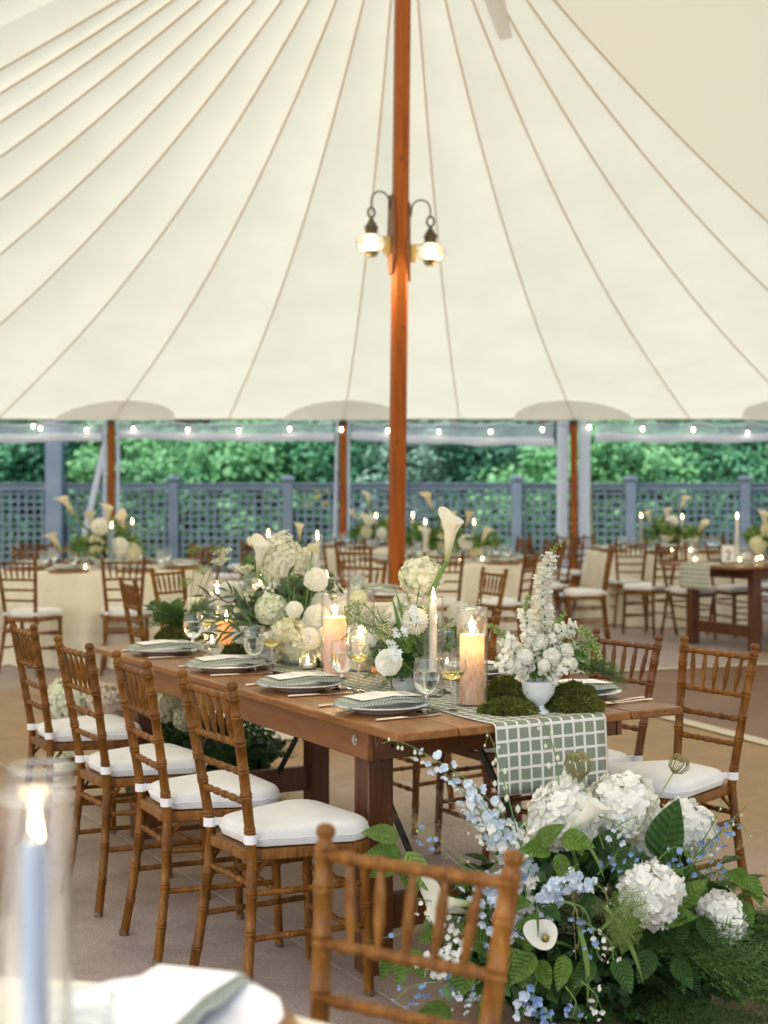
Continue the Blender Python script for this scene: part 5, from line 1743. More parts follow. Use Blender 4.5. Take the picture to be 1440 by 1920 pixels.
SPADIX = MB().lathe([(0, 0.012), (0.004, 0.014), (0.0042, 0.06), (0.0025, 0.072), (0, 0.074)], 8).mesh('spadix', M['spadix'])
CALLA, CALLA_P = calla_mesh(M['calla']), calla_mesh(M['calla_peach'], 0.13)
CALLA_OPEN = calla_mesh(M['calla'], 0.10, 1.1)

def leaf_mesh(name, w, m, droop=0.18, n=8, power=0.85, fold=0.10, wave=0.0):
    def fn(i, j):
        t = j
        x = (i - 0.5) * 2
        hw = w * 0.5 * math.sin(PI * min(1, t ** power)) ** 0.85 if 0 < t < 1 else 0.0
        return Vector((x * hw, t, abs(x) * hw * fold * 4 - droop * t * t + wave * math.sin(t * 9 + x)))
    return MB().grid(fn, 4, n).mesh(name, m)
M['leaf_v'] = veined(leafmat('veined_leaf_green', (0.075, 0.145, 0.020), (0.145, 0.255, 0.042), 0.36, nscale=5, vary=0.22))
M['leaf_dark_v'] = veined(leafmat('veined_leaf_dark', (0.024, 0.068, 0.014), (0.052, 0.12, 0.026), 0.36, 0.2, nscale=5, vary=0.22))
M['leaf_lime_v'] = veined(leafmat('veined_leaf_lime', (0.13, 0.23, 0.045), (0.22, 0.33, 0.08), 0.4, nscale=5, vary=0.2), 1.4)
LEAVES = [leaf_mesh('leaf', 0.60, M['leaf_v'], 0.18, 10, 0.8, 0.13, 0.012), leaf_mesh('leaf', 0.52, M['leaf_v'], 0.34, 10, 0.85, 0.10, 0.022), leaf_mesh('leaf', 0.58, M['leaf_dark_v'], 0.22, 10, 0.8, 0.12, 0.015), leaf_mesh('leaf', 0.5, M['leaf_lime_v'], 0.25, 10, 0.85, 0.12, 0.018)]
OLIVE = leaf_mesh('olive_leaf', 0.20, M['leaf_olive'], 0.10, 6)
DARKOVAL = leaf_mesh('leaf', 0.34, M['leaf_dark'], 0.05, 6)
BLADE = leaf_mesh('leaf_blade', 0.085, M['leaf_lime'], 0.35, 10, 0.6)
BLADE_D = leaf_mesh('leaf_blade', 0.075, M['leaf'], 0.25, 10, 0.6)

def orient(z, roll=0.0, y=None):
    """rotation whose local Z points along z (roll about it)"""
    z = Vector(z).normalized()
    q = Vector((0, 0, 1)).rotation_difference(z)
    return (q.to_matrix() @ Matrix.Rotation(roll, 3, 'Z')).to_euler()
def leaf_rot(d, n=(0, 0, 1)):
    d = Vector(d).normalized(); n = Vector(n)
    s = d.cross(n)
    s = s.normalized() if s.length > 1e-4 else d.orthogonal().normalized()
    n = s.cross(d)
    return Matrix((s, d, n)).transposed().to_euler()
class Arr:
    """one flower arrangement: an Empty whose children are its vessel, flowers and leaves"""
    def __init__(self, name, label, cat, loc):
        self.t = thing(name, label, cat, loc)
        self.o = Vector(loc)
        self.root = Vector((0, 0, 0.05))
    def l(self, p):
        return Vector(p) - self.o
    def head(self, name, me, p, d, s=1.0, roll=None):
        return obj(name, me, self.t, self.l(p), orient(d, random.uniform(0, 6) if roll is None else roll), s)
    def stem(self, p, r=0.003, root=None, bend=0.0, m='stem', parent=None, name='stem'):
        a = Vector(root) if root is not None else self.root
        b = self.l(p)
        mid = a.lerp(b, 0.55) + Vector((0, 0, bend)) 
        pts = [a * (1 - t) ** 2 + mid * (2 * t * (1 - t)) + b * t * t for t in np.linspace(0, 1, 9)]
        return MB().tube(pts, r, 6).build(name, M[m], self.t)
    def calla(self, base, d, s=1.0, me=None, roll=None, stem=True, root=None, r=0.0055, bend=0.06):
        c = self.head('calla_lily', me or CALLA, base, d, s, roll)
        obj('spadix', SPADIX, c)
        if stem:
            self.stem(Vector(base) + Vector(d).normalized() * 0.004, r * s, root, bend)
        return c
    def leaf(self, a, b, me, n=(0, -0.35, 1), name=None):
        a, b = Vector(a), Vector(b)
        return obj(name or me.name.split('.')[0], me, self.t, self.l(a), leaf_rot(b - a, n), (b - a).length)
    def spray(self, path, m, r, start=0.2, step=0.022, tip=0.35, mb_bud='pet_greenwhite', hang=0.02, npet=5, stemr=0.0022, name='delphinium', per=2, budr=0.006):
        """stem with hanging cupped florets, closing to buds near the tip"""
        pts = [self.l(p) for p in path]
        # smooth the path
        P = []
        for k in range(len(pts) - 1):
            p0 = pts[max(k - 1, 0)]; p1 = pts[k]; p2 = pts[k + 1]; p3 = pts[min(k + 2, len(pts) - 1)]
            for t in np.linspace(0, 1, 7)[:-1]:
                P.append(0.5 * ((2 * p1) + (p2 - p0) * t + (2 * p0 - 5 * p1 + 4 * p2 - p3) * t * t + (3 * p1 - p0 - 3 * p2 + p3) * t ** 3))
        P.append(pts[-1])
        st = MB().tube(P, [stemr * (1 - 0.6 * k / len(P)) for k in range(len(P))], 5)
        fl_, bd = MB(), MB()
        ln = [0.0]
        for a, b in zip(P, P[1:]):
            ln.append(ln[-1] + (b - a).length)
        Lt = ln[-1]
        s = Lt * start
        k = 0
        while s < Lt:
            i = max(j for j in range(len(ln)) if ln[j] <= s)
            i = min(i, len(P) - 2)
            c = P[i].lerp(P[i + 1], (s - ln[i]) / max(1e-6, ln[i + 1] - ln[i]))
            d = (P[i + 1] - P[i]).normalized()
            f = s / Lt
            for _ in range(per if f < 1 - tip else 1):
                a = k * 2.4 + random.uniform(-.4, .4)
                u, v = frame(d, a)
                o = (u + Vector((0, -0.3, 0))).normalized()
                q = c + o * random.uniform(0.012, 0.022) + Vector((0, 0, -hang * random.uniform(0.3, 1)))
                st.tube([c, c.lerp(q, .5) + Vector((0, 0, .004)), q], 0.0008, 3, False)
                if f < 1 - tip:
                    n = (o * 0.8 + Vector((0, -0.5, -0.45 if hang > 0.005 else 0.2)) + Vector((random.gauss(0, .2), random.gauss(0, .2), random.gauss(0, .2)))).normalized()
                    rr = r * random.uniform(0.8, 1.15) * (1 - 0.35 * f)
                    floret(fl_, q, n, rr, npet, 0.75, w=0.75)
                    floret(fl_, q + n * rr * 0.25, n, rr * 0.6, npet, 0.9, w=0.7)
                else:
                    bb = budr * (1.25 - f) / 0.6
                    bd.lathe([(0, -bb * 1.3), (bb * .75, -bb * .4), (bb * .7, bb * .3), (0, bb * 1.3)], 6, q)
                k += 1
            s += step * random.uniform(0.8, 1.2)
        o = st.build(name, M['stem'], self.t)
        if fl_.v:
            tag(fl_.build('florets', M[m], o, False), kind='stuff')
        if bd.v:
            tag(bd.build('buds', M[mb_bud], o), kind='stuff')
        return o
    def foliage(self, centers, radii, per, size, m, name='foliage', up=0.4, seed=0):
        rng = np.random.default_rng(seed)
        v = leaf_cloud(rng, np.array([tuple(self.l(c)) for c in centers]), np.array(radii), per, size, up)
        v[:, 2] = np.maximum(v[:, 2], 0.003 - (self.o.z if self.o.z < 0.1 else 0))
        return tag(quads_obj(name, v, M[m], self.t), kind='stuff')
def fern_mesh(seed, m='fern', n=36, fine=True):
    rnd = random.Random(seed)
    mb = MB()
    sp = [Vector((0.02 * math.sin(t * 3 + seed), t, 0.10 * math.sin(t * 2.4) - 0.32 * t * t)) for t in np.linspace(0, 1, 10)]
    mb.tube(sp, [0.006 * (1 - .7 * k / 9) for k in range(10)], 4)
    for k in range(n):
        t = 0.12 + 0.86 * k / n
        i = min(int(t * 9), 8)
        c = sp[i].lerp(sp[i + 1], t * 9 - i)
        for s in (1, -1):
            L = (0.30 * math.sin(PI * min(1, (1 - t) * 1.05 + 0.06)) ** 0.7 + 0.02) * rnd.uniform(.7, 1.1)
            d = Vector((s * 1.0, 0.75, rnd.uniform(-.25, .35))).normalized()
            if fine:
                q = 5
                for e in range(q):
                    b = c + d * (L * (e + 0.6) / q)
                    for s2 in (1, -1):
                        dd = (d * 0.8 + Vector((-d.y, d.x, 0)) * s2 * 0.7 + Vector((0, 0, rnd.uniform(-.6, .6)))).normalized()
                        ee = b + dd * (L * 0.30 * rnd.uniform(.6, 1.1))
                        w = Vector((-dd.y, dd.x, 0.3)) * 0.0065
                        mb.add([b - w, b + w, ee], [(0, 1, 2)])
                w = Vector((-d.y, d.x, 0)) * 0.004
                mb.add([c - w, c + w, c + d * L], [(0, 1, 2)])
            else:
                w = Vector((-d.y, d.x, 0.1)) * L * 0.16
                mb.add([c, c + d * L * .4 + w, c + d * L, c + d * L * .4 - w], [(0, 1, 2, 3)])
    return mb.mesh('fern_frond', M[m], False)
FERN = [fern_mesh(1), fern_mesh(2), fern_mesh(3)]
FERN_L = [fern_mesh(4, 'leaf_lime', 26), fern_mesh(5, 'fern', 22, False)]
def plume_mesh(seed, n=60):
    rnd = random.Random(seed)
    mb = MB()
    mb.tube([(0, 0, 0), (0.01, 0, 0.5), (0.03, 0, 1.0)], [0.003, 0.002, 0.001], 4)
    for k in range(n):
        z = rnd.uniform(0.35, 1.0)
        a = rnd.uniform(0, 2 * PI)
        L = rnd.uniform(0.12, 0.42) * (1.15 - 0.6 * z)
        c = Vector((0.02 * z, 0, z))
        d = Vector((math.cos(a), math.sin(a), rnd.uniform(0.3, 1.1))).normalized()
        e = c + d * L + Vector((0, 0, -0.25 * L))
        if k % 3 == 0:
            w = d.orthogonal().normalized() * 0.0009
            mb.add([c - w, c + w, e], [(0, 1, 2)])
        for _ in range(7):
            p = c.lerp(e, rnd.uniform(.35, 1.05)) + Vector((rnd.gauss(0, .022), rnd.gauss(0, .022), rnd.gauss(0, .022)))
            s = 0.0030
            mb.add([p + Vector((s, 0, 0)), p + Vector((0, s, 0)), p + Vector((-s, 0, s)), p + Vector((0, -s, -s))], [(0, 1, 2, 3)])
    return mb.mesh('grass_plume', M['plume'], False)
PLUME = [plume_mesh(1), plume_mesh(2)]
def umbel_mesh(m='pet_greenwhite'):
    rnd = random.Random(3)
    mb = MB()
    for d in fib(26, 0.25, 1.0):
        e = Vector((d.x * 0.045, d.y * 0.045, 0.02 + d.z * 0.02))
        mb.tube([(0, 0, 0), e * 0.6, e], 0.0006, 3, False)
        for _ in range(5):
            floret(mb, e + Vector((rnd.gauss(0, .005), rnd.gauss(0, .005), rnd.gauss(0, .002))), Vector((rnd.gauss(0, .3), rnd.gauss(0, .3), 1)), 0.004, 4, rnd=rnd)
    return mb.mesh('umbel', M[m], False)
UMBEL, UMBEL_G = umbel_mesh(), umbel_mesh('leaf_lime')
def seed_head_mesh():
    mb = MB()
    for k in range(30):
        a = 2 * PI * k / 30
        c, s = math.cos(a), math.sin(a)
        rr = 0.022 + 0.004 * (k % 3)
        mb.tube([(0, 0, 0), (c * rr * .7, s * rr * .7, .012), (c * rr, s * rr, .032), (c * rr * .55, s * rr * .55, .052)], [0.0012, 0.001, 0.0009, 0.0016], 4)
    mb.lathe([(0, .034), (.012, .04), (.014, .048), (0, .054)], 8)
    return mb.mesh('seed_head', mat('dry_green_seed', (0.20, 0.20, 0.07), 0.8, (0.30, 0.26, 0.11), 40))
SEED = seed_head_mesh()
HYD_W = [hydrangea_mesh(0.092, 210, M['pet_white'], 1, 0.92, 0.0255, lump=0.2), hydrangea_mesh(0.092, 210, M['pet_white'], 2, 0.82, 0.025, lump=0.24)]
HYD_G = [hydrangea_mesh(0.09, 400, M['pet_greenwhite'], 3, 0.86, 0.0135, lump=0.34), hydrangea_mesh(0.09, 400, M['pet_cream'], 4, 0.9, 0.0135, lump=0.34)]
HYD_C = hydrangea_mesh(0.10, 560, mat('petal_panicle', (0.86, 0.85, 0.76), 0.6, (0.80, 0.80, 0.58), 10, None, 2, 0.35, 0.7, trans=0.35), 5, 1.0, 0.0115, 0.35, lump=0.3)
HYD_B = hydrangea_mesh(0.10, 420, M['pet_blush'], 6, 0.95, 0.014, 0.2)
DAH = [dahlia_mesh(0.045, 130, M['pet_white'], 1), dahlia_mesh(0.045, 150, M['pet_white'], 2), dahlia_mesh(0.045, 90, M['pet_cream'], 3, 0.9, -0.2)]
DAH_SP = dahlia_mesh(0.048, 110, M['pet_white'], 8, 1.0, -0.1)

# ---- big arrangement on the floor at the end of the farm table
K = Arr('floor_flowers', 'lush floor arrangement of white hydrangeas, blue delphiniums, callas and ferns at the table end', 'flower arrangement', (0.60, 4.04, 0))
K.root = Vector((0.0, 0.02, 0.10))
kc = Vector((0.62, 4.12, 0.22))
rng = random.Random(21)
cs, rs = [], []
for _ in range(120):
    d = Vector((rng.gauss(0, 1), rng.gauss(0, 1), rng.gauss(0, 1))).normalized() * rng.uniform(0.3, 1) ** 0.5
    cs.append(Vector((0.63 + d.x * 0.40, 4.05 + d.y * 0.20, max(0.03, 0.21 + d.z * 0.23 - 0.06 * abs(d.x)))))
    rs.append(rng.uniform(0.04, 0.085))
K.foliage(cs, rs, 34, 0.034, 'leaf_dark', seed=31)
K.foliage(cs[:50], rs[:50], 12, 0.04, 'leaf', 'young_foliage', seed=32)
cs2 = [at(x, y, Y) for x, y, Y in ((1050, 1610, 4.0), (1090, 1590, 4.05), (1000, 1640, 3.95), (1130, 1600, 4.0), (950, 1690, 3.92), (900, 1740, 3.88), (1060, 1660, 3.95), (870, 1790, 3.85), (1180, 1640, 3.98), (930, 1780, 3.85), (980, 1590, 4.0), (1240, 1620, 4.0), (890, 1830, 3.8), (950, 1840, 3.8))]
K.foliage(cs2, [0.085] * len(cs2), 60, 0.038, 'leaf_dark', seed=33)
K.foliage(cs2, [0.09] * len(cs2), 22, 0.042, 'leaf', 'young_foliage', seed=34)
for (x, y, Y, s, d, k) in ((1058, 1528, 3.92, 0.98, (-.25, -.6, .75), 0), (1165, 1510, 3.98, 0.98, (.1, -.5, .85), 1), (1222, 1677, 3.76, 0.86, (.2, -.95, .25), 0),
                           (1288, 1552, 4.08, 0.85, (.5, -.35, .8), 1), (1352, 1720, 3.9, 0.72, (.85, -.5, .15), 0), (1010, 1566, 3.98, 0.55, (-.5, -.6, .6), 1), (1225, 1590, 4.05, 0.7, (.3, -.7, .6), 0)):
    p = at(x, y, Y)
    K.head('hydrangea', HYD_W[k], p, d, s)
    K.stem(p, 0.004)
K.calla(at(1062, 1566, 3.80), (0.66, -0.25, 0.75), 1.05, roll=-0.6)
K.calla(at(1026, 1770, 3.72), (-0.22, -0.85, 0.62), 0.78, CALLA_OPEN, roll=2.6)
K.calla(at(884, 1694, 3.72), (-0.94, -0.25, 0.10), 1.12, CALLA_OPEN, roll=1.2)
K.calla(at(880, 1712, 3.78), (-0.8, -0.45, 0.32), 0.8, roll=0.3)
def pth(pts, Y0, Y1):
    return [at(x, y, Y0 + (Y1 - Y0) * k / (len(pts) - 1)) for k, (x, y) in enumerate(pts)]
K.spray(pth(((1010, 1670), (962, 1555), (885, 1470), (805, 1418), (748, 1390), (716, 1394)), 3.92, 3.84), 'pet_blue', 0.0165, 0.10, 0.0225, 0.16, per=2, budr=0.0095)
K.spray(pth(((1005, 1690), (950, 1590), (890, 1510), (852, 1468), (838, 1452)), 3.88, 3.82), 'pet_blue', 0.020, 0.2, 0.018, 0.15, per=2)
K.spray(pth(((1000, 1680), (960, 1590), (915, 1520), (900, 1500)), 3.8, 3.78), 'pet_blue', 0.018, 0.2, 0.018, 0.1, per=2)
K.spray(pth(((990, 1650), (962, 1530), (940, 1450), (925, 1395), (908, 1362)), 3.86, 3.84), 'pet_white', 0.014, 0.2, 0.022, 0.55, per=1, budr=0.0075)
K.spray(pth(((1040, 1600), (1048, 1470), (1034, 1390), (1012, 1345), (990, 1330)), 3.9, 3.86), 'pet_white', 0.012, 0.25, 0.024, 0.66, per=1, budr=0.0072)
K.spray(pth(((985, 1700), (970, 1620), (985, 1560), (990, 1520)), 3.78, 3.76), 'pet_white', 0.0165, 0.2, 0.02, 0.1, per=1)
K.spray(pth(((1005, 1740), (1035, 1670), (1090, 1645), (1130, 1668), (1140, 1690)), 3.74, 3.68), 'pet_blue', 0.016, 0.15, 0.015, 0.22, per=3)
K.spray(pth(((1015, 1700), (1045, 1650), (1085, 1620)), 3.74, 3.68), 'pet_blue', 0.016, 0.2, 0.016, 0.1, per=3)
K.spray(pth(((1060, 1690), (1095, 1705), (1112, 1750), (1122, 1795)), 3.68, 3.64), 'pet_deep', 0.012, 0.3, 0.028, 0.2, per=1, hang=0.035)
K.spray(pth(((1050, 1690), (1078, 1700), (1085, 1740), (1085, 1775)), 3.68, 3.64), 'pet_deep', 0.011, 0.3, 0.03, 0.2, per=1, hang=0.03)
K.spray(pth(((1010, 1830), (1000, 1865), (1020, 1890), (1035, 1915)), 3.66, 3.6), 'pet_deep', 0.015, 0.2, 0.020, 0.1, per=2)
K.spray(pth(((990, 1850), (985, 1885), (975, 1915)), 3.66, 3.6), 'pet_blue', 0.015, 0.2, 0.02, 0.1, per=2)
K.spray(pth(((1180, 1640), (1180, 1600), (1190, 1570)), 3.8, 3.78), 'pet_deep', 0.011, 0.4, 0.02, 0.1, per=2)
K.spray(pth(((1120, 1640), (1150, 1610), (1160, 1590)), 3.78, 3.74), 'pet_deep', 0.012, 0.4, 0.02, 0.1, per=2)
K.spray(pth(((1270, 1660), (1310, 1590), (1345, 1530), (1352, 1498)), 3.98, 3.98), 'pet_deep', 0.012, 0.45, 0.03, 0.15, per=1)
K.spray(pth(((1280, 1650), (1330, 1580), (1385, 1545), (1398, 1560)), 3.96, 3.94), 'pet_white', 0.010, 0.45, 0.035, 0.3, per=1)
K.spray(pth(((900, 1680), (850, 1600), (800, 1560), (768, 1548)), 3.84, 3.8), 'pet_deep', 0.011, 0.75, 0.018, 0.05, per=2)
K.spray(pth(((880, 1800), (850, 1830), (835, 1855)), 3.72, 3.66), 'pet_deep', 0.013, 0.4, 0.02, 0.1, per=2)
K.spray(pth(((860, 1720), (790, 1740), (735, 1755), (690, 1765)), 3.8, 3.72), 'pet_deep', 0.010, 0.6, 0.03, 0.2, per=1)
K.spray(pth(((950, 1700), (930, 1660), (905, 1640)), 3.76, 3.7), 'pet_blue', 0.017, 0.15, 0.016, 0.1, per=3)
K.spray(pth(((980, 1760), (945, 1700), (925, 1650), (930, 1610)), 3.74, 3.68), 'pet_blue', 0.018, 0.15, 0.016, 0.1, per=3)
K.spray(pth(((990, 1720), (985, 1660), (1000, 1610)), 3.76, 3.72), 'pet_white', 0.016, 0.15, 0.018, 0.1, per=2)
K.spray(pth(((960, 1800), (920, 1740), (880, 1650), (862, 1600)), 3.74, 3.7), 'pet_blue', 0.016, 0.3, 0.02, 0.2, per=2)
K.spray(pth(((900, 1840), (870, 1860), (850, 1885)), 3.66, 3.6), 'pet_blue', 0.014, 0.2, 0.02, 0.1, per=2)
K.spray(pth(((1060, 1545), (1120, 1530), (1185, 1560)), 3.9, 3.84), 'pet_blue', 0.010, 0.5, 0.03, 0.2, per=1)
for (pts_, Ya, Yb, m_, r_) in (
    (((1180, 1620), (1150, 1560), (1195, 1530)), 3.82, 3.76, 'pet_blue', 0.012), (((1210, 1640), (1260, 1590), (1300, 1600)), 3.84, 3.8, 'pet_deep', 0.011), (((1260, 1640), (1330, 1610), (1370, 1640)), 3.92, 3.9, 'pet_deep', 0.010),
    (((1290, 1620), (1350, 1560), (1400, 1510)), 3.98, 3.96, 'pet_deep', 0.011), (((1000, 1600), (960, 1640), (940, 1690)), 3.7, 3.66, 'pet_deep', 0.013), 
    (((990, 1600), (930, 1560), (870, 1540)), 3.8, 3.76, 'pet_white', 0.015), (((870, 1760), (830, 1700), (760, 1680)), 3.76, 3.72, 'pet_white', 0.011), (((1080, 1720), (1140, 1760), (1150, 1800)), 3.66, 3.62, 'pet_white', 0.010),
    (((830, 1840), (770, 1850), (740, 1880)), 3.68, 3.64, 'pet_deep', 0.011), (((1060, 1850), (1080, 1880), (1070, 1910)), 3.6, 3.58, 'pet_deep', 0.012), (((1090, 1840), (1120, 1870), (1110, 1900)), 3.6, 3.58, 'pet_white', 0.010)):
    K.spray(pth(pts_, Ya, Yb), m_, r_, 0.35, 0.022, 0.12, per=2, hang=0.028)
for (x, y, Y) in ((835, 1742, 3.74), (852, 1760, 3.72), (820, 1795, 3.68), (840, 1812, 3.68), (800, 1815, 3.7), (860, 1790, 3.66)):
    m = MB()
    base = at(x + 20, y + 30, Y + 0.05)
    hb = MB()
    for _ in range(14):
        p = at(x + random.uniform(-22, 22), y + random.uniform(-20, 20), Y + random.uniform(-.03, .03))
        m.tube([K.l(base), K.l(p)], 0.0007, 3, False)
        floret(hb, K.l(p), Vector((random.gauss(0, .3), -1, random.gauss(.3, .3))), 0.0085, 8, 0.15, w=0.25)
    o = m.build('aster_spray', M['stem'], K.t)
    tag(hb.build('florets', M['pet_white'], o, False), kind='stuff')
LV = [  # base x, y, tip x, y, Y, which
    (1030, 1592, 982, 1592, 3.74, 0), (1052, 1572, 1112, 1584, 3.70, 0), (1046, 1600, 1062, 1650, 3.72, 1), (1008, 1585, 1048, 1548, 3.74, 3), (1236, 1612, 1266, 1508, 3.86, 2),
    (1272, 1700, 1312, 1654, 3.74, 1), (1236, 1722, 1302, 1716, 3.72, 0), (1262, 1760, 1285, 1728, 3.72, 2), (748, 1572, 688, 1556, 3.78, 3), (752, 1606, 690, 1598, 3.78, 0), (748, 1616, 696, 1640, 3.76, 0),
    (762, 1596, 806, 1668, 3.74, 3), (770, 1610, 775, 1680, 3.76, 0), (980, 1776, 1002, 1716, 3.70, 0), (958, 1776, 992, 1856, 3.64, 1), (1000, 1786, 960, 1842, 3.64, 0), (1008, 1800, 1030, 1852, 3.66, 0),
    (742, 1784, 714, 1832, 3.72, 0), (758, 1786, 748, 1846, 3.70, 3), (768, 1780, 792, 1832, 3.70, 0), (1402, 1658, 1368, 1636, 3.90, 0), (1380, 1690, 1414, 1734, 3.88, 0), (1398, 1640, 1430, 1690, 3.9, 1),
    (1150, 1796, 1186, 1858, 3.66, 2), (882, 1800, 858, 1872, 3.64, 0), (846, 1898, 776, 1912, 3.62, 0), (1080, 1560, 1090, 1600, 3.76, 0), (945, 1740, 925, 1690, 3.72, 1), (910, 1780, 870, 1740, 3.7, 0), (1110, 1800, 1080, 1850, 3.64, 2),
    (1220, 1780, 1200, 1840, 3.68, 2), (1260, 1800, 1300, 1850, 3.7, 2), (1060, 1790, 1050, 1850, 3.64, 1), (930, 1860, 900, 1910, 3.6, 0), (1130, 1560, 1180, 1600, 3.8, 2), (1180, 1590, 1160, 1640, 3.78, 2), (1090, 1700, 1140, 1700, 3.7, 2), (960, 1700, 990, 1690, 3.7, 0),
    (880, 1660, 850, 1640, 3.76, 0), (850, 1680, 800, 1725, 3.76, 1), (830, 1750, 790, 1760, 3.74, 0), (1310, 1720, 1340, 1770, 3.78, 2), (1200, 1700, 1180, 1740, 3.72, 1), (1010, 1690, 1050, 1720, 3.7, 2)]
for k, (x0, y0, x1, y1, Y, w) in enumerate(LV):
    K.leaf(at(x0, y0, Y + 0.03), at(x1, y1, Y - 0.03), LEAVES[w], (random.uniform(-.3, .3), -0.9, 0.6))
for _ in range(120):
    a = rng.uniform(0, 2 * PI); h = rng.uniform(-0.5, 0.9)
    d = Vector((math.cos(a), math.sin(a), 0))
    p = Vector((0.63 + d.x * 0.36, 4.05 + d.y * 0.19, max(0.04, 0.22 + h * 0.2)))
    q = p + (d * 0.7 + Vector((0, 0, rng.uniform(-0.6, 0.5)))).normalized() * rng.uniform(0.06, 0.11)
    q.z = max(q.z, 0.01)
    K.leaf(p, q, LEAVES[rng.choice((0, 1, 2, 2, 2))], d * 0.3 + Vector((0, 0, 1)))
for k in range(46):
    a = rng.uniform(-0.9, 0.9) if k < 34 else rng.uniform(-2.6, 2.6)
    d = Vector((math.cos(a), math.sin(a) - 0.35, rng.uniform(-0.15, 0.4))).normalized()
    p = Vector((0.72 + rng.uniform(-.12, .16), 4.02 + rng.uniform(-.1, .1), rng.uniform(0.04, 0.30)))
    o = obj('fern_frond', FERN[k % 3], K.t, K.l(p), leaf_rot(d, (rng.uniform(-.4, .4), rng.uniform(-.4, .4), 1)), rng.uniform(0.24, 0.38))
for k, (x0, y0, x1, y1, Y) in enumerate(((1150, 1720, 1232, 1838, 3.66), (1085, 1740, 1130, 1890, 3.64), (1130, 1700, 1210, 1760, 3.68), (1085, 1560, 1150, 1640, 3.76), (1120, 1750, 1180, 1690, 3.68))):
    K.leaf(at(x0, y0, Y), at(x1, y1, Y - 0.04), BLADE, (0.4, -0.8, 0.5))
for k, (x, y, Y, d, s) in enumerate(((1140, 1790, 3.70, (-.1, -.3, .9), .2), (1080, 1800, 3.66, (-.1, -.3, .9), .2), (960, 1640, 3.75, (-.8, -.1, .9), .28), (930, 1660, 3.74, (-.9, -.1, .7), .28), (1320, 1640, 3.9, (.7, -.1, .6), .26), (880, 1640, 3.8, (-.9, 0, .8), .26))):
    obj('grass_plume', PLUME[k % 2], K.t, K.l(at(x, y, Y)), orient(d), s)
for (x, y, Y, s) in ((1150, 1790, 3.66, .17), (1165, 1800, 3.66, .15)):
    obj('fern_frond', FERN_L[0], K.t, K.l(at(x, y, Y)), leaf_rot((.25, -.2, 1), (0, -1, .2)), s)
for (x, y, x2, y2, Y, s) in ((1262, 1450, 1232, 1500, 3.9, 1.0), (1092, 1460, 1110, 1520, 3.9, 1.35)):
    p, q = at(x, y, Y), at(x2, y2, Y)
    K.head('seed_head', SEED, p, (p - q), s)
    MB().tube([K.l(q + (q - p) * 1.2), K.l(q), K.l(p)], 0.0022, 5).build('stem', M['stem_pale'], K.t)

# ---- arrangement on the floor under the far end of the table
K2 = Arr('floor_flowers', 'floor arrangement of white hydrangeas and ferns under the far end of the farm table', 'flower arrangement', (-0.98, 6.75, 0))
K2.root = Vector((0, 0, 0.06))
cs, rs = [], []
for _ in range(70):
    d = Vector((rng.gauss(0, 1), rng.gauss(0, 1), rng.gauss(0, 1))).normalized() * rng.uniform(0.3, 1) ** 0.5
    cs.append(Vector((-0.90 + d.x * 0.42, 6.72 + d.y * 0.2, max(0.04, 0.24 + d.z * 0.24)))); rs.append(rng.uniform(0.05, 0.1))
K2.foliage(cs, rs, 34, 0.04, 'leaf_dark', seed=41)
for k in range(26):
    a = rng.uniform(-PI, PI)
    p = Vector((-0.85 + rng.uniform(-.25, .3), 6.68 + rng.uniform(-.1, .1), rng.uniform(0.1, 0.35)))
    obj('fern_frond', FERN[k % 3], K2.t, K2.l(p), leaf_rot((math.cos(a), math.sin(a), rng.uniform(-.1, .5)), (0, 0, 1)), rng.uniform(0.25, 0.4))
for (x, y, Y, s, me) in ((122, 1312, 6.7, 1.15, HYD_G[0]), (205, 1322, 6.6, 1.0, HYD_B), (118, 1438, 6.75, 0.85, HYD_G[0]), (310, 1322, 6.55, 0.9, HYD_G[1]), (350, 1345, 6.5, 0.7, HYD_G[1]), (168, 1300, 6.8, 0.8, HYD_G[1])):
    p = at(x, y, Y)
    K2.head('hydrangea', me, p, (-.3, -.6, .6), s); K2.stem(p, 0.004)

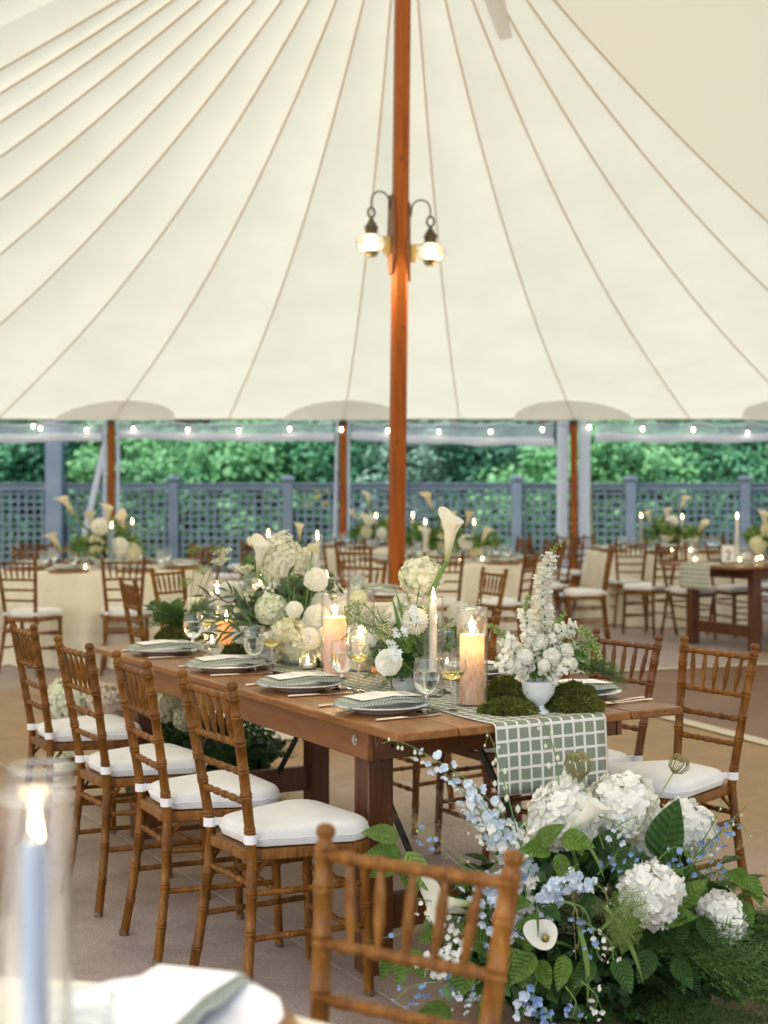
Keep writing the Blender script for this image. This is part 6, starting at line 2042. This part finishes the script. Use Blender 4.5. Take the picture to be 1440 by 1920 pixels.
# ---- flowers on the farm table, far cluster in a low white bowl
A1 = Arr('table_flowers', 'tall table arrangement of cream hydrangea, white dahlias, calla and olive leaves in a white bowl', 'flower arrangement', tab(566, 1244, 0.003))
A1.root = Vector((0, 0, 0.06))
MB().lathe([(0, 0), (0.055, 0), (0.085, 0.02), (0.098, 0.062), (0.094, 0.064), (0.080, 0.03), (0.0, 0.02)], 32).build('bowl', M['vase'], A1.t)
for (x, y, Y, s, me, nm, d) in ((530, 1064, 5.95, 1.05, HYD_C, 'hydrangea', (0, -.15, 1)), (560, 1075, 6.0, 0.72, HYD_G[1], 'hydrangea', (.6, -.2, .6)), (592, 1087, 5.75, 1.05, DAH[0], 'dahlia', (.1, -.9, .4)), (576, 1046, 6.02, 0.95, DAH[1], 'dahlia', (.3, -.5, .8)),
                                (552, 1143, 5.6, 0.72, DAH[0], 'dahlia', (-.1, -.9, .4)), (594, 1160, 5.62, 1.2, DAH[1], 'dahlia', (.2, -.9, .3)), (578, 1198, 5.5, 0.95, DAH[0], 'dahlia', (0, -1, .1)), (612, 1196, 5.55, 1.0, DAH[1], 'dahlia', (.3, -.9, .1)),
                                (540, 1195, 5.52, 0.82, HYD_G[1], 'hydrangea', (-.1, -.9, .3)), (508, 1142, 5.75, 0.72, HYD_G[0], 'hydrangea', (-.3, -.6, .7)), (452, 1190, 5.75, 0.8, DAH[1], 'dahlia', (-.6, -.7, .2)), (602, 1130, 5.8, 0.9, DAH[0], 'dahlia', (.3, -.6, .6)), (555, 1210, 5.5, 0.6, HYD_G[0], 'hydrangea', (0, -.9, 0)), (430, 1110, 6.1, 1.0, DAH[1], 'dahlia', (-.2, -.5, .6))):
    p = at(x, y, Y)
    A1.head(nm, me, p, d, s); A1.stem(p, 0.003, bend=0.05)
for (x, y, Y, s, me, nm, d_) in ((622, 1222, 5.55, .55, HYD_W[0], 'hydrangea', (.3, -.9, .2)), (640, 1180, 5.75, .6, HYD_W[1], 'hydrangea', (.3, -.8, .4)), (505, 1215, 5.6, .6, HYD_W[1], 'hydrangea', (-.3, -.9, .2)), (468, 1140, 6.0, .7, HYD_G[0], 'hydrangea', (-.3, -.7, .5)), (628, 1115, 5.95, .9, DAH[1], 'dahlia', (.3, -.7, .5)), (520, 1110, 5.9, .62, HYD_W[0], 'hydrangea', (-.1, -.8, .5)), (655, 1150, 5.85, .8, DAH[0], 'dahlia', (.3, -.8, .3))):
    p = at(x, y, Y)
    A1.head(nm, me, p, d_, s); A1.stem(p, 0.003, bend=0.05)
A1.calla(at(484, 1082, 5.9), (0.08, -0.1, 1), 1.22, roll=2.0, r=0.006)
A1.calla(at(494, 1105, 5.95), (0.2, 0, 1), 0.35, roll=-1.2)
p = at(586, 1030, 5.75); A1.head('dahlia', DAH[2], p, (.2, -.2, 1), 0.55); A1.stem(p, 0.0032, bend=0.03)
cs = [at(x, y, 5.85) for x, y in ((470, 1165), (500, 1180), (530, 1130), (480, 1150), (560, 1125), (610, 1110), (500, 1120), (450, 1140), (550, 1100), (580, 1110), (490, 1200), (470, 1190))]
A1.foliage(cs, [0.07] * 12, 34, 0.036, 'leaf_olive', seed=51)
A1.foliage(cs[::2], [0.06] * 6, 26, 0.030, 'leaf', 'young_foliage', seed=52)
def twig(arr, a, b, n, me, L, r=0.0018):
    a, b = Vector(a), Vector(b)
    mid = a.lerp(b, .5) + Vector((0, 0, 0.03))
    P = [a * (1 - t) ** 2 + mid * (2 * t * (1 - t)) + b * t * t for t in np.linspace(0, 1, 9)]
    MB().tube([arr.l(p) for p in P], r, 5).build('twig', M['stem'], arr.t)
    for k in range(n):
        t = 0.25 + 0.75 * k / max(1, n - 1)
        i = min(int(t * 8), 7)
        c = P[i].lerp(P[i + 1], t * 8 - i)
        d = (P[i + 1] - P[i]).normalized()
        s = d.orthogonal(); s = Matrix.Rotation(k * 2.4, 3, d) @ s.normalized()
        e = c + (d * 0.9 + s * 0.7).normalized() * L * random.uniform(.8, 1.1)
        arr.leaf(c, e, me, (random.uniform(-.4, .4), -.6, .7))
for (x0, y0, x1, y1, Y) in ((490, 1165, 385, 1118, 5.7), (485, 1180, 372, 1150, 5.7), (480, 1190, 400, 1195, 5.65), (490, 1170, 430, 1110, 5.8), (500, 1180, 420, 1170, 5.6)):
    twig(A1, at(x0, y0, Y + .05), at(x1, y1, Y), 8, OLIVE, 0.075)
twig(A1, at(545, 1170, 5.65), at(540, 1085, 5.65), 3, DARKOVAL, 0.065)
twig(A1, at(550, 1170, 5.62), at(552, 1100, 5.62), 3, DARKOVAL, 0.06)
for (x0, y0, x1, y1) in ((560, 1170, 590, 1090), (545, 1160, 600, 1105), (520, 1150, 500, 1085), (570, 1165, 620, 1120), (500, 1170, 530, 1100), (540, 1165, 575, 1095)):
    A1.leaf(at(x0, y0, 5.85), at(x1, y1, 5.8), BLADE_D, (random.uniform(-.6, .6), -.7, .2))
for (x, y, Y) in ((462, 1078, 6.0), (415, 1062, 6.2), (420, 1045, 6.3), (500, 1052, 6.1)):
    p = at(x, y, Y); A1.head('umbel', UMBEL, p, (-.2, -.2, 1), 0.9); A1.stem(p, 0.0014, bend=0.02)
for k, (x, y, d) in enumerate(((450, 1150, (-.4, 0, .9)), (520, 1150, (-.3, 0, .9)), (470, 1150, (.1, 0, .9)), (440, 1160, (-.7, 0, .7)))):
    obj('grass_plume', PLUME[k % 2], A1.t, A1.l(at(x, y, 5.95)), orient(d), 0.22)

# ferns and moss at the far end
A4 = Arr('table_flowers', 'green fern clump with umbels at the far end of the farm table', 'flower arrangement', tab(352, 1196, 0.003))
for k in range(22):
    a = rng.uniform(-PI, PI)
    obj('fern_frond', FERN_L[1] if k % 2 else FERN[k % 3], A4.t, (rng.uniform(-.06, .06), rng.uniform(-.06, .06), 0.03), leaf_rot((math.cos(a), math.sin(a), rng.uniform(.3, 1.3)), (0, -.3, 1)), rng.uniform(0.16, 0.26))
for (x, y) in ((382, 1078), (366, 1040), (350, 1100), (410, 1040)):
    p = at(x, y, 6.2); A4.head('umbel', UMBEL_G, p, (-.2, -.2, 1), 0.8); A4.stem(p, 0.0014, Vector((0, 0, 0.02)), 0.03)
def moss(name, label, p, rx, ry, rz_, seed, n=2600):
    t = thing(name, label, 'moss', p)
    def fn(d):
        k = 1 + 0.22 * mnoise.noise(d * 2.3 + Vector((seed, 0, 0))) + 0.10 * mnoise.noise(d * 6 + Vector((seed, 3, 0)))
        return Vector((d.x * rx * k, d.y * ry * k, max(0.0, d.z) * rz_ * k))
    mb = MB()
    n1, n2 = 28, 10
    vs = [fn(Vector((math.cos(2 * PI * i / n1) * math.cos(PI / 2 * j / n2), math.sin(2 * PI * i / n1) * math.cos(PI / 2 * j / n2), math.sin(PI / 2 * j / n2)))) * 0.94 for j in range(n2 + 1) for i in range(n1)]
    mb.add(vs, [(j * n1 + i, j * n1 + (i + 1) % n1, (j + 1) * n1 + (i + 1) % n1, (j + 1) * n1 + i) for j in range(n2) for i in range(n1)])
    mb.build('cushion_base', M['moss_base'], t)
    rg = np.random.default_rng(seed)
    v = np.empty((n, 4, 3))
    for k in range(n):
        d = Vector(rg.normal(size=3)); d.z = abs(d.z) * 0.9 + 0.02; d.normalize()
        b = fn(d) * 0.93
        nn = (d + Vector(rg.normal(size=3)) * 0.55).normalized()
        a = nn.orthogonal().normalized(); a = Matrix.Rotation(rg.uniform(0, 6), 3, nn) @ a
        L = rg.uniform(0.006, 0.015); w = 0.0013 + 0.0013 * rg.random()
        e = b + nn * L + Vector((0, 0, -0.003))
        v[k, 0] = b - a * w; v[k, 1] = b + a * w; v[k, 2] = e + a * w * 0.6; v[k, 3] = e - a * w * 0.6
    v[:, :, 2] = np.maximum(v[:, :, 2], 0.0005)
    tag(quads_obj('tufts', v.reshape(-1, 3), M['moss'], t), kind='stuff')
    return t
moss('moss_mound', 'dark green moss mound left of the footed bowl of snapdragons', tab(950, 1312), 0.075, 0.075, 0.075, 1, 3600)
moss('moss_mound', 'low green moss mound hanging over the table edge before the footed bowl', tab(955, 1338), 0.095, 0.055, 0.042, 2, 3600)
moss('moss_mound', 'round moss mound right of the footed bowl of snapdragons', tab(1075, 1332), 0.088, 0.072, 0.085, 3, 4200)
moss('moss_mound', 'moss mound under the ferns at the far end of the farm table', tab(335, 1200), 0.11, 0.09, 0.07, 4, 2600)
moss('moss_mound', 'small moss mound behind the white bowl near the third napkin', tab(452, 1228), 0.08, 0.06, 0.05, 5, 2000)
moss('moss_mound', 'small moss tuft between the votive and the blush candle', tab(598, 1250), 0.04, 0.04, 0.05, 6, 1200)

# middle cluster
A2 = Arr('table_flowers', 'table arrangement with tall calla lily, pale hydrangea and blue blossoms beside the narrow cylinder', 'flower arrangement', tab(766, 1294, 0.003))
A2.root = Vector((0, 0, 0.06))
MB().lathe([(0, 0), (0.042, 0), (0.055, 0.015), (0.060, 0.068), (0.056, 0.070), (0.048, 0.03), (0.0, 0.02)], 30).build('bowl', M['vase'], A2.t)
for (x, y, Y, s, me, nm, d) in ((790, 1082, 5.1, 0.86, HYD_G[0], 'hydrangea', (.1, -.3, .9)), (862, 1152, 5.15, 0.98, DAH_SP, 'dahlia', (.3, -.8, .5)), (778, 1165, 4.75, 0.92, DAH_SP, 'dahlia', (-.3, -.9, .3)), (724, 1186, 4.9, 0.72, DAH[2], 'dahlia', (-.4, -.8, .3)),
                                (728, 1242, 4.62, 0.95, DAH[1], 'dahlia', (-.5, -.85, .1)), (673, 1123, 5.05, 0.68, DAH[2], 'dahlia', (-.2, -.9, .3))):
    p = at(x, y, Y)
    A2.head(nm, me, p, d, s); A2.stem(p, 0.0028, bend=0.05)
A2.calla(at(838, 1056, 5.08), (0.10, -0.12, 1), 1.36, roll=2.2, r=0.0065, bend=0.09)
for (x, y, Y) in ((783, 1155, 4.68), (752, 1182, 4.7), (745, 1232, 4.58), (736, 1208, 4.65), (770, 1150, 4.7)):
    hb = MB()
    for _ in range(7):
        p = at(x + random.uniform(-11, 11), y + random.uniform(-11, 11), Y + random.uniform(-.02, .02))
        floret(hb, A2.l(p), Vector((random.gauss(0, .4), -1, random.gauss(.2, .4))), 0.0115, 5, 0.1, w=0.35)
    o = A2.stem(at(x, y, Y), 0.0018)
    hb.build('florets', M['pet_blue'], o, False)
cs = [at(x, y, 4.85 if x < 775 else 5.12) for x, y in ((770, 1235), (790, 1200), (760, 1215), (800, 1240), (780, 1260), (755, 1250), (810, 1210), (800, 1180), (740, 1255), (860, 1190), (840, 1200), (790, 1150))]
A2.foliage(cs, [0.05] * 12, 36, 0.028, 'leaf', seed=61)
A2.foliage(cs[:8], [0.06] * 8, 20, 0.03, 'leaf_dark', 'dark_foliage', seed=62)
cs = [at(x, y, 4.98) for x, y in ((750, 1190), (770, 1190), (735, 1205), (745, 1235), (780, 1205), (720, 1225))]
A2.foliage(cs, [0.05] * 6, 30, 0.028, 'leaf', 'mid_foliage', seed=63)
A2.foliage(cs, [0.06] * 6, 26, 0.032, 'leaf_olive', 'olive_foliage', seed=64)
for k, (x, y, d, s) in enumerate(((775, 1262, (-.5, -.4, .3), .16), (765, 1255, (-.6, -.4, .1), .16), (762, 1262, (-.2, -.7, .1), .15), (765, 1230, (-.7, 0, .7), .2), (750, 1250, (-.3, -.5, -.1), .14))):
    obj('fern_frond', FERN[k % 3], A2.t, A2.l(at(x, y, 4.75)), leaf_rot(d, (0, -.6, 1)), s)
for (x0, y0, x1, y1) in ((760, 1230, 738, 1110), (765, 1230, 755, 1095), (775, 1230, 770, 1120), (755, 1230, 700, 1140), (745, 1262, 742, 1318), (752, 1268, 750, 1312), (738, 1255, 730, 1308), (755, 1245, 690, 1160)):
    A2.leaf(at(x0, y0, 4.9), at(x1, y1, 4.95), BLADE_D, (random.uniform(-.6, .6), -.7, .2))
for k, (x, y, d, s) in enumerate(((740, 1220, (-.8, .1, .8), .30), (720, 1200, (-.5, .1, .8), .28), (850, 1210, (.7, .3, .9), .33), (860, 1200, (.4, .3, 1), .30), (720, 1230, (-.9, 0, .9), .30))):
    obj('grass_plume', PLUME[k % 2], A2.t, A2.l(at(x, y, 5.15)), orient(d), s)
pts = [at(775, 1260, 4.7), at(720, 1205, 4.65), at(690, 1165, 4.62), at(668, 1150, 4.6)]
MB().tube([A2.l(p) for p in pts], 0.0017, 5).build('stem', M['stem'], A2.t)
A2.head('umbel', UMBEL_G, at(672, 1152, 4.6), (-.6, -.6, .2), 0.85)
MB().tube([A2.l(p) for p in (at(770, 1255, 4.72), at(720, 1212, 4.6), at(690, 1182, 4.56), at(664, 1178, 4.55), at(640, 1200, 4.54))], 0.0014, 5).build('stem', M['stem'], A2.t)

for (x, y, Y, s, me, nm, d_) in ((702, 1226, 5.05, .5, HYD_G[1], 'hydrangea', (-.4, -.8, .3)), (748, 1158, 5.2, .5, HYD_W[0], 'hydrangea', (-.2, -.7, .6)), (840, 1195, 5.2, .55, HYD_G[0], 'hydrangea', (.3, -.7, .4)), (700, 1196, 5.0, 0.7, DAH[0], 'dahlia', (-.3, -.9, .3)), (752, 1128, 5.15, 0.62, DAH_SP, 'dahlia', (-.3, -.8, .5)), (815, 1165, 5.2, 0.7, DAH[1], 'dahlia', (.2, -.8, .5)), (800, 1205, 5.1, 0.6, DAH_SP, 'dahlia', (.2, -.9, .2)), (880, 1185, 5.25, 0.7, DAH[0], 'dahlia', (.5, -.7, .4))):
    p = at(x, y, Y)
    A2.head(nm, me, p, d_, s); A2.stem(p, 0.0026, bend=0.04)
for (pts_, Y_, m_) in ((((765, 1250), (735, 1200), (715, 1160), (705, 1135)), 4.95, 'pet_white'), (((770, 1250), (775, 1180), (765, 1120), (758, 1085)), 5.05, 'pet_white'), (((760, 1260), (725, 1235), (700, 1222)), 4.8, 'pet_blue'), (((850, 1230), (880, 1170), (900, 1130), (905, 1100)), 5.25, 'pet_white')):
    A2.spray(pth(pts_, Y_, Y_), m_, 0.010, 0.3, 0.016, 0.25, hang=0.004, per=2)
for (pts_, Y_) in ((((520, 1180), (505, 1120), (500, 1070)), 5.8), (((600, 1190), (625, 1140), (635, 1100)), 5.75), (((560, 1180), (615, 1120), (610, 1070)), 5.9), (((480, 1200), (440, 1165), (420, 1135)), 5.8)):
    A1.spray(pth(pts_, Y_, Y_), 'pet_white', 0.010, 0.3, 0.016, 0.25, hang=0.004, per=2)
# snapdragons in the footed bowl
A3 = Arr('table_flowers', 'white snapdragons and stock in a pale blue footed bowl on the runner', 'flower arrangement', tab(1010, 1336, 0.004))
A3.root = Vector((0, 0, 0.085))
MB().lathe([(0, 0), (0.032, 0), (0.030, 0.006), (0.018, 0.014), (0.016, 0.024), (0.030, 0.036), (0.047, 0.060), (0.0525, 0.092), (0.054, 0.097), (0.050, 0.097), (0.044, 0.062), (0.0, 0.05)], 36).build('footed_bowl', M['vase'], A3.t)
def snap(arr, path, r, L0=0.0, m='pet_white', name='snapdragon', tip=0.25, step=0.017, per=3):
    pts = [arr.l(p) for p in path]
    P = []
    for k in range(len(pts) - 1):
        p0 = pts[max(k - 1, 0)]; p1 = pts[k]; p2 = pts[k + 1]; p3 = pts[min(k + 2, len(pts) - 1)]
        for t in np.linspace(0, 1, 9)[:-1]:
            P.append(0.5 * ((2 * p1) + (p2 - p0) * t + (2 * p0 - 5 * p1 + 4 * p2 - p3) * t * t + (3 * p1 - p0 - 3 * p2 + p3) * t ** 3))
    P.append(pts[-1])
    st = MB().tube(P, 0.0032, 6)
    fl_, bd = MB(), MB()
    ln = [0.0]
    for a, b in zip(P, P[1:]): ln.append(ln[-1] + (b - a).length)
    s = ln[-1] * L0; k = 0
    while s < ln[-1]:
        i = min(max(j for j in range(len(ln)) if ln[j] <= s), len(P) - 2)
        c = P[i].lerp(P[i + 1], (s - ln[i]) / max(1e-6, ln[i + 1] - ln[i]))
        d = (P[i + 1] - P[i]).normalized(); f = s / ln[-1]
        for _ in range(per):
            u, v = frame(d, k * 2.4 + random.uniform(-.3, .3))
            k += 1
            if f < 1 - tip:
                q = r * random.uniform(.85, 1.15) * (1.1 - 0.45 * f)
                n = (u + d * 0.35).normalized()
                fl_.tube([c, c + n * q * 0.8, c + n * q * 1.1], [0.003, q * 0.34, q * 0.42], 6)
                cc = c + n * q * 1.1
                for sg in (1, -1):
                    dd = (n * 0.5 + d * sg).normalized()
                    floret(fl_, cc, (dd + Vector((random.gauss(0, .2),) * 3)).normalized(), q * 0.85, 3, 0.3, w=0.9)
            else:
                q = r * 0.42 * (1.35 - f) / 0.35 * 0.6
                n = (u * 0.8 + d * 0.6).normalized()
                cc = c + n * q * 1.2
                bd.tube([c, cc - n * q * .3, cc + n * q * .5, cc + n * q * 1.1], [q * .25, q * .55, q * .5, q * .08], 6)
        s += step * (1.15 - 0.5 * f)
    o = st.build(name, M['stem'], arr.t)
    tag(fl_.build('florets', M[m], o, False), kind='stuff')
    if bd.v: tag(bd.build('buds', M['leaf_bud'], o), kind='stuff')
M['leaf_bud'] = leafmat('bud_green', (0.22, 0.34, 0.08), (0.42, 0.50, 0.20), 0.5, 0.3, 30)
snap(A3, pth(((1010, 1270), (1022, 1180), (1016, 1100), (1030, 1050), (1042, 1024), (1052, 1022)), 4.47, 4.47), 0.021, 0.30, tip=0.10)
snap(A3, pth(((1004, 1272), (965, 1225), (942, 1190), (918, 1172)), 4.44, 4.36), 0.020, 0.2, tip=0.3)
snap(A3, pth(((1018, 1270), (1045, 1190), (1082, 1180), (1112, 1198), (1126, 1235)), 4.46, 4.4), 0.019, 0.3, tip=0.38)
snap(A3, pth(((1006, 1272), (995, 1200), (985, 1150), (990, 1118)), 4.42, 4.38), 0.020, 0.2, tip=0.18)
snap(A3, pth(((1004, 1276), (975, 1252), (950, 1245), (930, 1236)), 4.42, 4.36), 0.021, 0.2, tip=0.05)
snap(A3, pth(((1016, 1276), (1046, 1252), (1066, 1250)), 4.42, 4.36), 0.019, 0.2, tip=0.05)
snap(A3, pth(((1012, 1270), (1035, 1200), (1050, 1160), (1062, 1150)), 4.5, 4.5), 0.019, 0.3, tip=0.25)
snap(A3, pth(((1014, 1270), (1066, 1220), (1096, 1205), (1118, 1215)), 4.5, 4.48), 0.018, 0.3, tip=0.3)
for (x, y, Y, s) in ((1035, 1232, 4.38, .55), (985, 1232, 4.38, .5), (1012, 1205, 4.42, .55), (1060, 1222, 4.42, .5), (1020, 1248, 4.36, .42), (1070, 1245, 4.4, .45), (1000, 1175, 4.44, .45)):
    A3.head('stock_bloom', DAH_SP if s < .5 else HYD_W[0], at(x, y, Y), (random.uniform(-.3, .3), -1, .3), s * (1 if s < .5 else 0.5))
cs = [at(x, y, 4.47) for x, y in ((1010, 1255), (1025, 1240), (990, 1245), (1040, 1225), (1000, 1215), (1060, 1240), (1085, 1235))]
A3.foliage(cs, [0.035] * 7, 30, 0.024, 'leaf', seed=71)
A3.foliage([at(x, y, 4.5) for x, y in ((1080, 1225), (1095, 1245), (1070, 1205), (1100, 1220))], [0.05] * 4, 60, 0.012, 'leaf_lime', 'fine_foliage', seed=72)
for (x0, y0, x1, y1) in ((1004, 1270, 1040, 1205), (1010, 1270, 1012, 1190), (1000, 1275, 990, 1305), (985, 1250, 950, 1232), (1020, 1270, 1055, 1215), (1006, 1265, 985, 1200), (1030, 1230, 1062, 1262)):
    A3.leaf(at(x0, y0, 4.42), at(x1, y1, 4.38), BLADE_D, (random.uniform(-.6, .6), -.7, .2))
for k, (a, s) in enumerate(((0.1, .14), (-0.4, .16), (0.5, .15), (-0.1, .17), (0.3, .18))):
    obj('fern_frond', FERN[k % 3], A3.t, A3.l(at(1070, 1255, 4.5)), leaf_rot((math.cos(a), math.sin(a), .25 - k * .1), (0, 0, 1)), s)

M['leaf_pale'] = leafmat('leaf_pale', (0.22, 0.32, 0.12), (0.36, 0.44, 0.20), 0.5)
# ---- centrepieces of the distant tables
def centrepiece(loc, label, seed, size=1.0, callas=((-.33, .14, .24), (-.10, -.05, .46), (.12, .04, .38), (.30, -.05, .22)), balls=((-.05, -.10, .15), (.10, -.12, .14), (.16, -.05, .10), (-.02, -.12, .26))):
    A = Arr('table_flowers', label, 'flower arrangement', loc)
    A.root = Vector((0, 0, 0.06))
    rg = random.Random(seed)
    MB().lathe([(0, 0), (0.06, 0), (0.10, 0.03), (0.115, 0.085), (0.11, 0.087), (0.0, 0.05)], 24).build('bowl', M['vase'], A.t)
    o = Vector(loc)
    cs = [o + Vector((rg.gauss(0, .11), rg.gauss(0, .07), 0.13 + abs(rg.gauss(0, .05)))) * size for _ in range(16)]
    A.foliage(cs, [0.085 * size] * 16, 46, 0.045 * size, 'leaf', seed=seed)
    A.foliage(cs[:9], [0.09 * size] * 9, 24, 0.05 * size, 'leaf_lime', 'young_foliage', seed=seed + 1)
    A.foliage(cs[4:12], [0.09 * size] * 8, 16, 0.04 * size, 'leaf_pale', 'pale_foliage', seed=seed + 2)
    for k, (x, y, z) in enumerate(callas):
        p = o + Vector((x, y, z)) * size
        A.calla(p, (x * 1.8 + rg.uniform(-.2, .2), -0.3, 0.7), 1.15 * size, CALLA_P, rg.uniform(0, 6), r=0.006)
    for k, (x, y, z) in enumerate(balls):
        p = o + Vector((x, y, z)) * size
        A.head('dahlia' if k % 2 else 'hydrangea', DAH[1] if k % 2 else HYD_G[1], p, (x, -.8, .5), size * (1.2 if k % 2 else 0.7)); A.stem(p, 0.003)
    for k in range(5):
        a = rg.uniform(0, 6)
        obj('fern_frond', FERN_L[1], A.t, (0, 0, 0.09), leaf_rot((math.cos(a), math.sin(a), .6), (0, 0, 1)), 0.26 * size)
    return A
centrepiece((-2.42, 12.8, 0.770), 'calla lilies and greenery on the back left round table', 1, 1.4, ((-.30, .1, .10), (-.19, -.05, .33), (-.10, .04, .22), (.02, -.05, .26), (.10, 0, .2)))
centrepiece((0.64, 14.0, 0.770), 'calla lilies and greenery on the table behind the main pole', 2, 1.35, ((-.13, .1, .36), (0, -.05, .22), (.10, 0, .23), (.2, -.1, .12), (-.16, -.1, .1)))
centrepiece((3.2, 16.35, 0.770), 'calla lilies, dahlias and greenery on the back right round table', 3, 1.3, ((-.15, .1, .22), (-.05, -.05, .24), (.08, .04, .35), (.2, -.05, .14)))
centrepiece((-0.15, 17.5, 0.770), 'calla lilies on the far centre table, left of the main pole', 4, 1.25, ((-.13, .1, .24), (-.02, -.05, .39), (-.05, .04, .17), (.18, -.05, .2)))
centrepiece((-0.62, 9.35, 0.770), 'cream flowers on the round table just behind the farm table', 5, 0.85, ((.10, 0, .42), (-.2, .1, .3)))
c_ = D(0.45, 1.15, TZ + 0.004)
centrepiece((c_.x, c_.y, c_.z), 'cream flowers at the right edge on the right farm table', 6, 1.35, ((.2, 0, .25), (-.15, -.1, .22)), ((-.12, -.10, .22), (.10, -.12, .24), (.16, -.05, .14), (-.02, -.12, .12), (-.2, -.1, .12), (.02, -.1, .33)))
jc = Vector((-0.425, 1.30, 0.770))
AJ = Arr('table_flowers', 'blurred green foliage at the bottom left corner on the foreground table', 'flower arrangement', jc)
AJ.foliage([jc + Vector((random.uniform(-.06, .05), random.uniform(-.05, .05), random.uniform(.08, .27))) for _ in range(14)], [0.05] * 14, 30, 0.035, 'leaf_lime', seed=81)
MB().lathe([(0, 0), (0.04, 0), (0.06, 0.05), (0.055, 0.05), (0, 0.02)], 20).build('bowl', M['vase'], AJ.t)

# candles on the distant tables
def far_candle(x, y, Y, kind, label, lit=True):
    top = at(x, y, Y)
    h = top.z - 0.775
    p = Vector((top.x, Y, 0.774))
    cylinder_glass(p, 0.036, min(h + 0.04, 0.42), 'glass cylinder around the ' + label)
    candle('taper_candle', p + Z5, 0.013, h, kind, label[0].upper() + label[1:] if False else label, fs=1.15)
for q in ((209, 992, 12.35, 'wax_blue', 'blue taper in front of the flowers on the back left table'), (248, 985, 12.9, 'wax_blue', 'blue taper right of the flowers on the back left table'), (203, 978, 12.9, 'wax_white', 'white taper behind the flowers on the back left table'),
          (797, 985, 13.7, 'wax_white', 'white taper left of the flowers behind the main pole'), (774, 972, 14.3, 'wax_white', 'white taper just right of the main pole'), (889, 985, 14.1, 'wax_lilac', 'lilac taper right of the flowers behind the main pole'),
          (705, 972, 17.4, 'wax_lilac', 'lilac taper left of the main pole on the far centre table'), (1202, 972, 16.5, 'wax_lilac', 'lilac taper left of the flowers on the back right table'), (1279, 974, 16.2, 'wax_white', 'white taper right of the flowers on the back right table'),
          (503, 1010, 9.4, 'wax_lilac', 'lilac taper behind the cream hydrangea'), (595, 1014, 9.2, 'wax_white', 'white taper behind the yellow dahlia bud')):
    far_candle(*q)
for (x, y, Y, l) in ((236, 1062, 12.3, 'glowing votive in front of the flowers on the back left table'), (262, 1058, 12.4, 'glowing votive right of the blue taper on the back left table'), (160, 1062, 12.3, 'glowing votive left of the blue taper on the back left table'),
                     (864, 1052, 13.5, 'glowing votive on the table behind the main pole'), (905, 1040, 13.8, 'glowing votive right of the calla on the table behind the main pole'), (1260, 1026, 15.9, 'glowing votive on the back right table'), (1295, 1028, 15.8, 'glowing votive on the back right table, right of the flowers')):
    p = at(x, y, Y)
    dup(v0, (p.x, Y, 0.7695), 0, l)
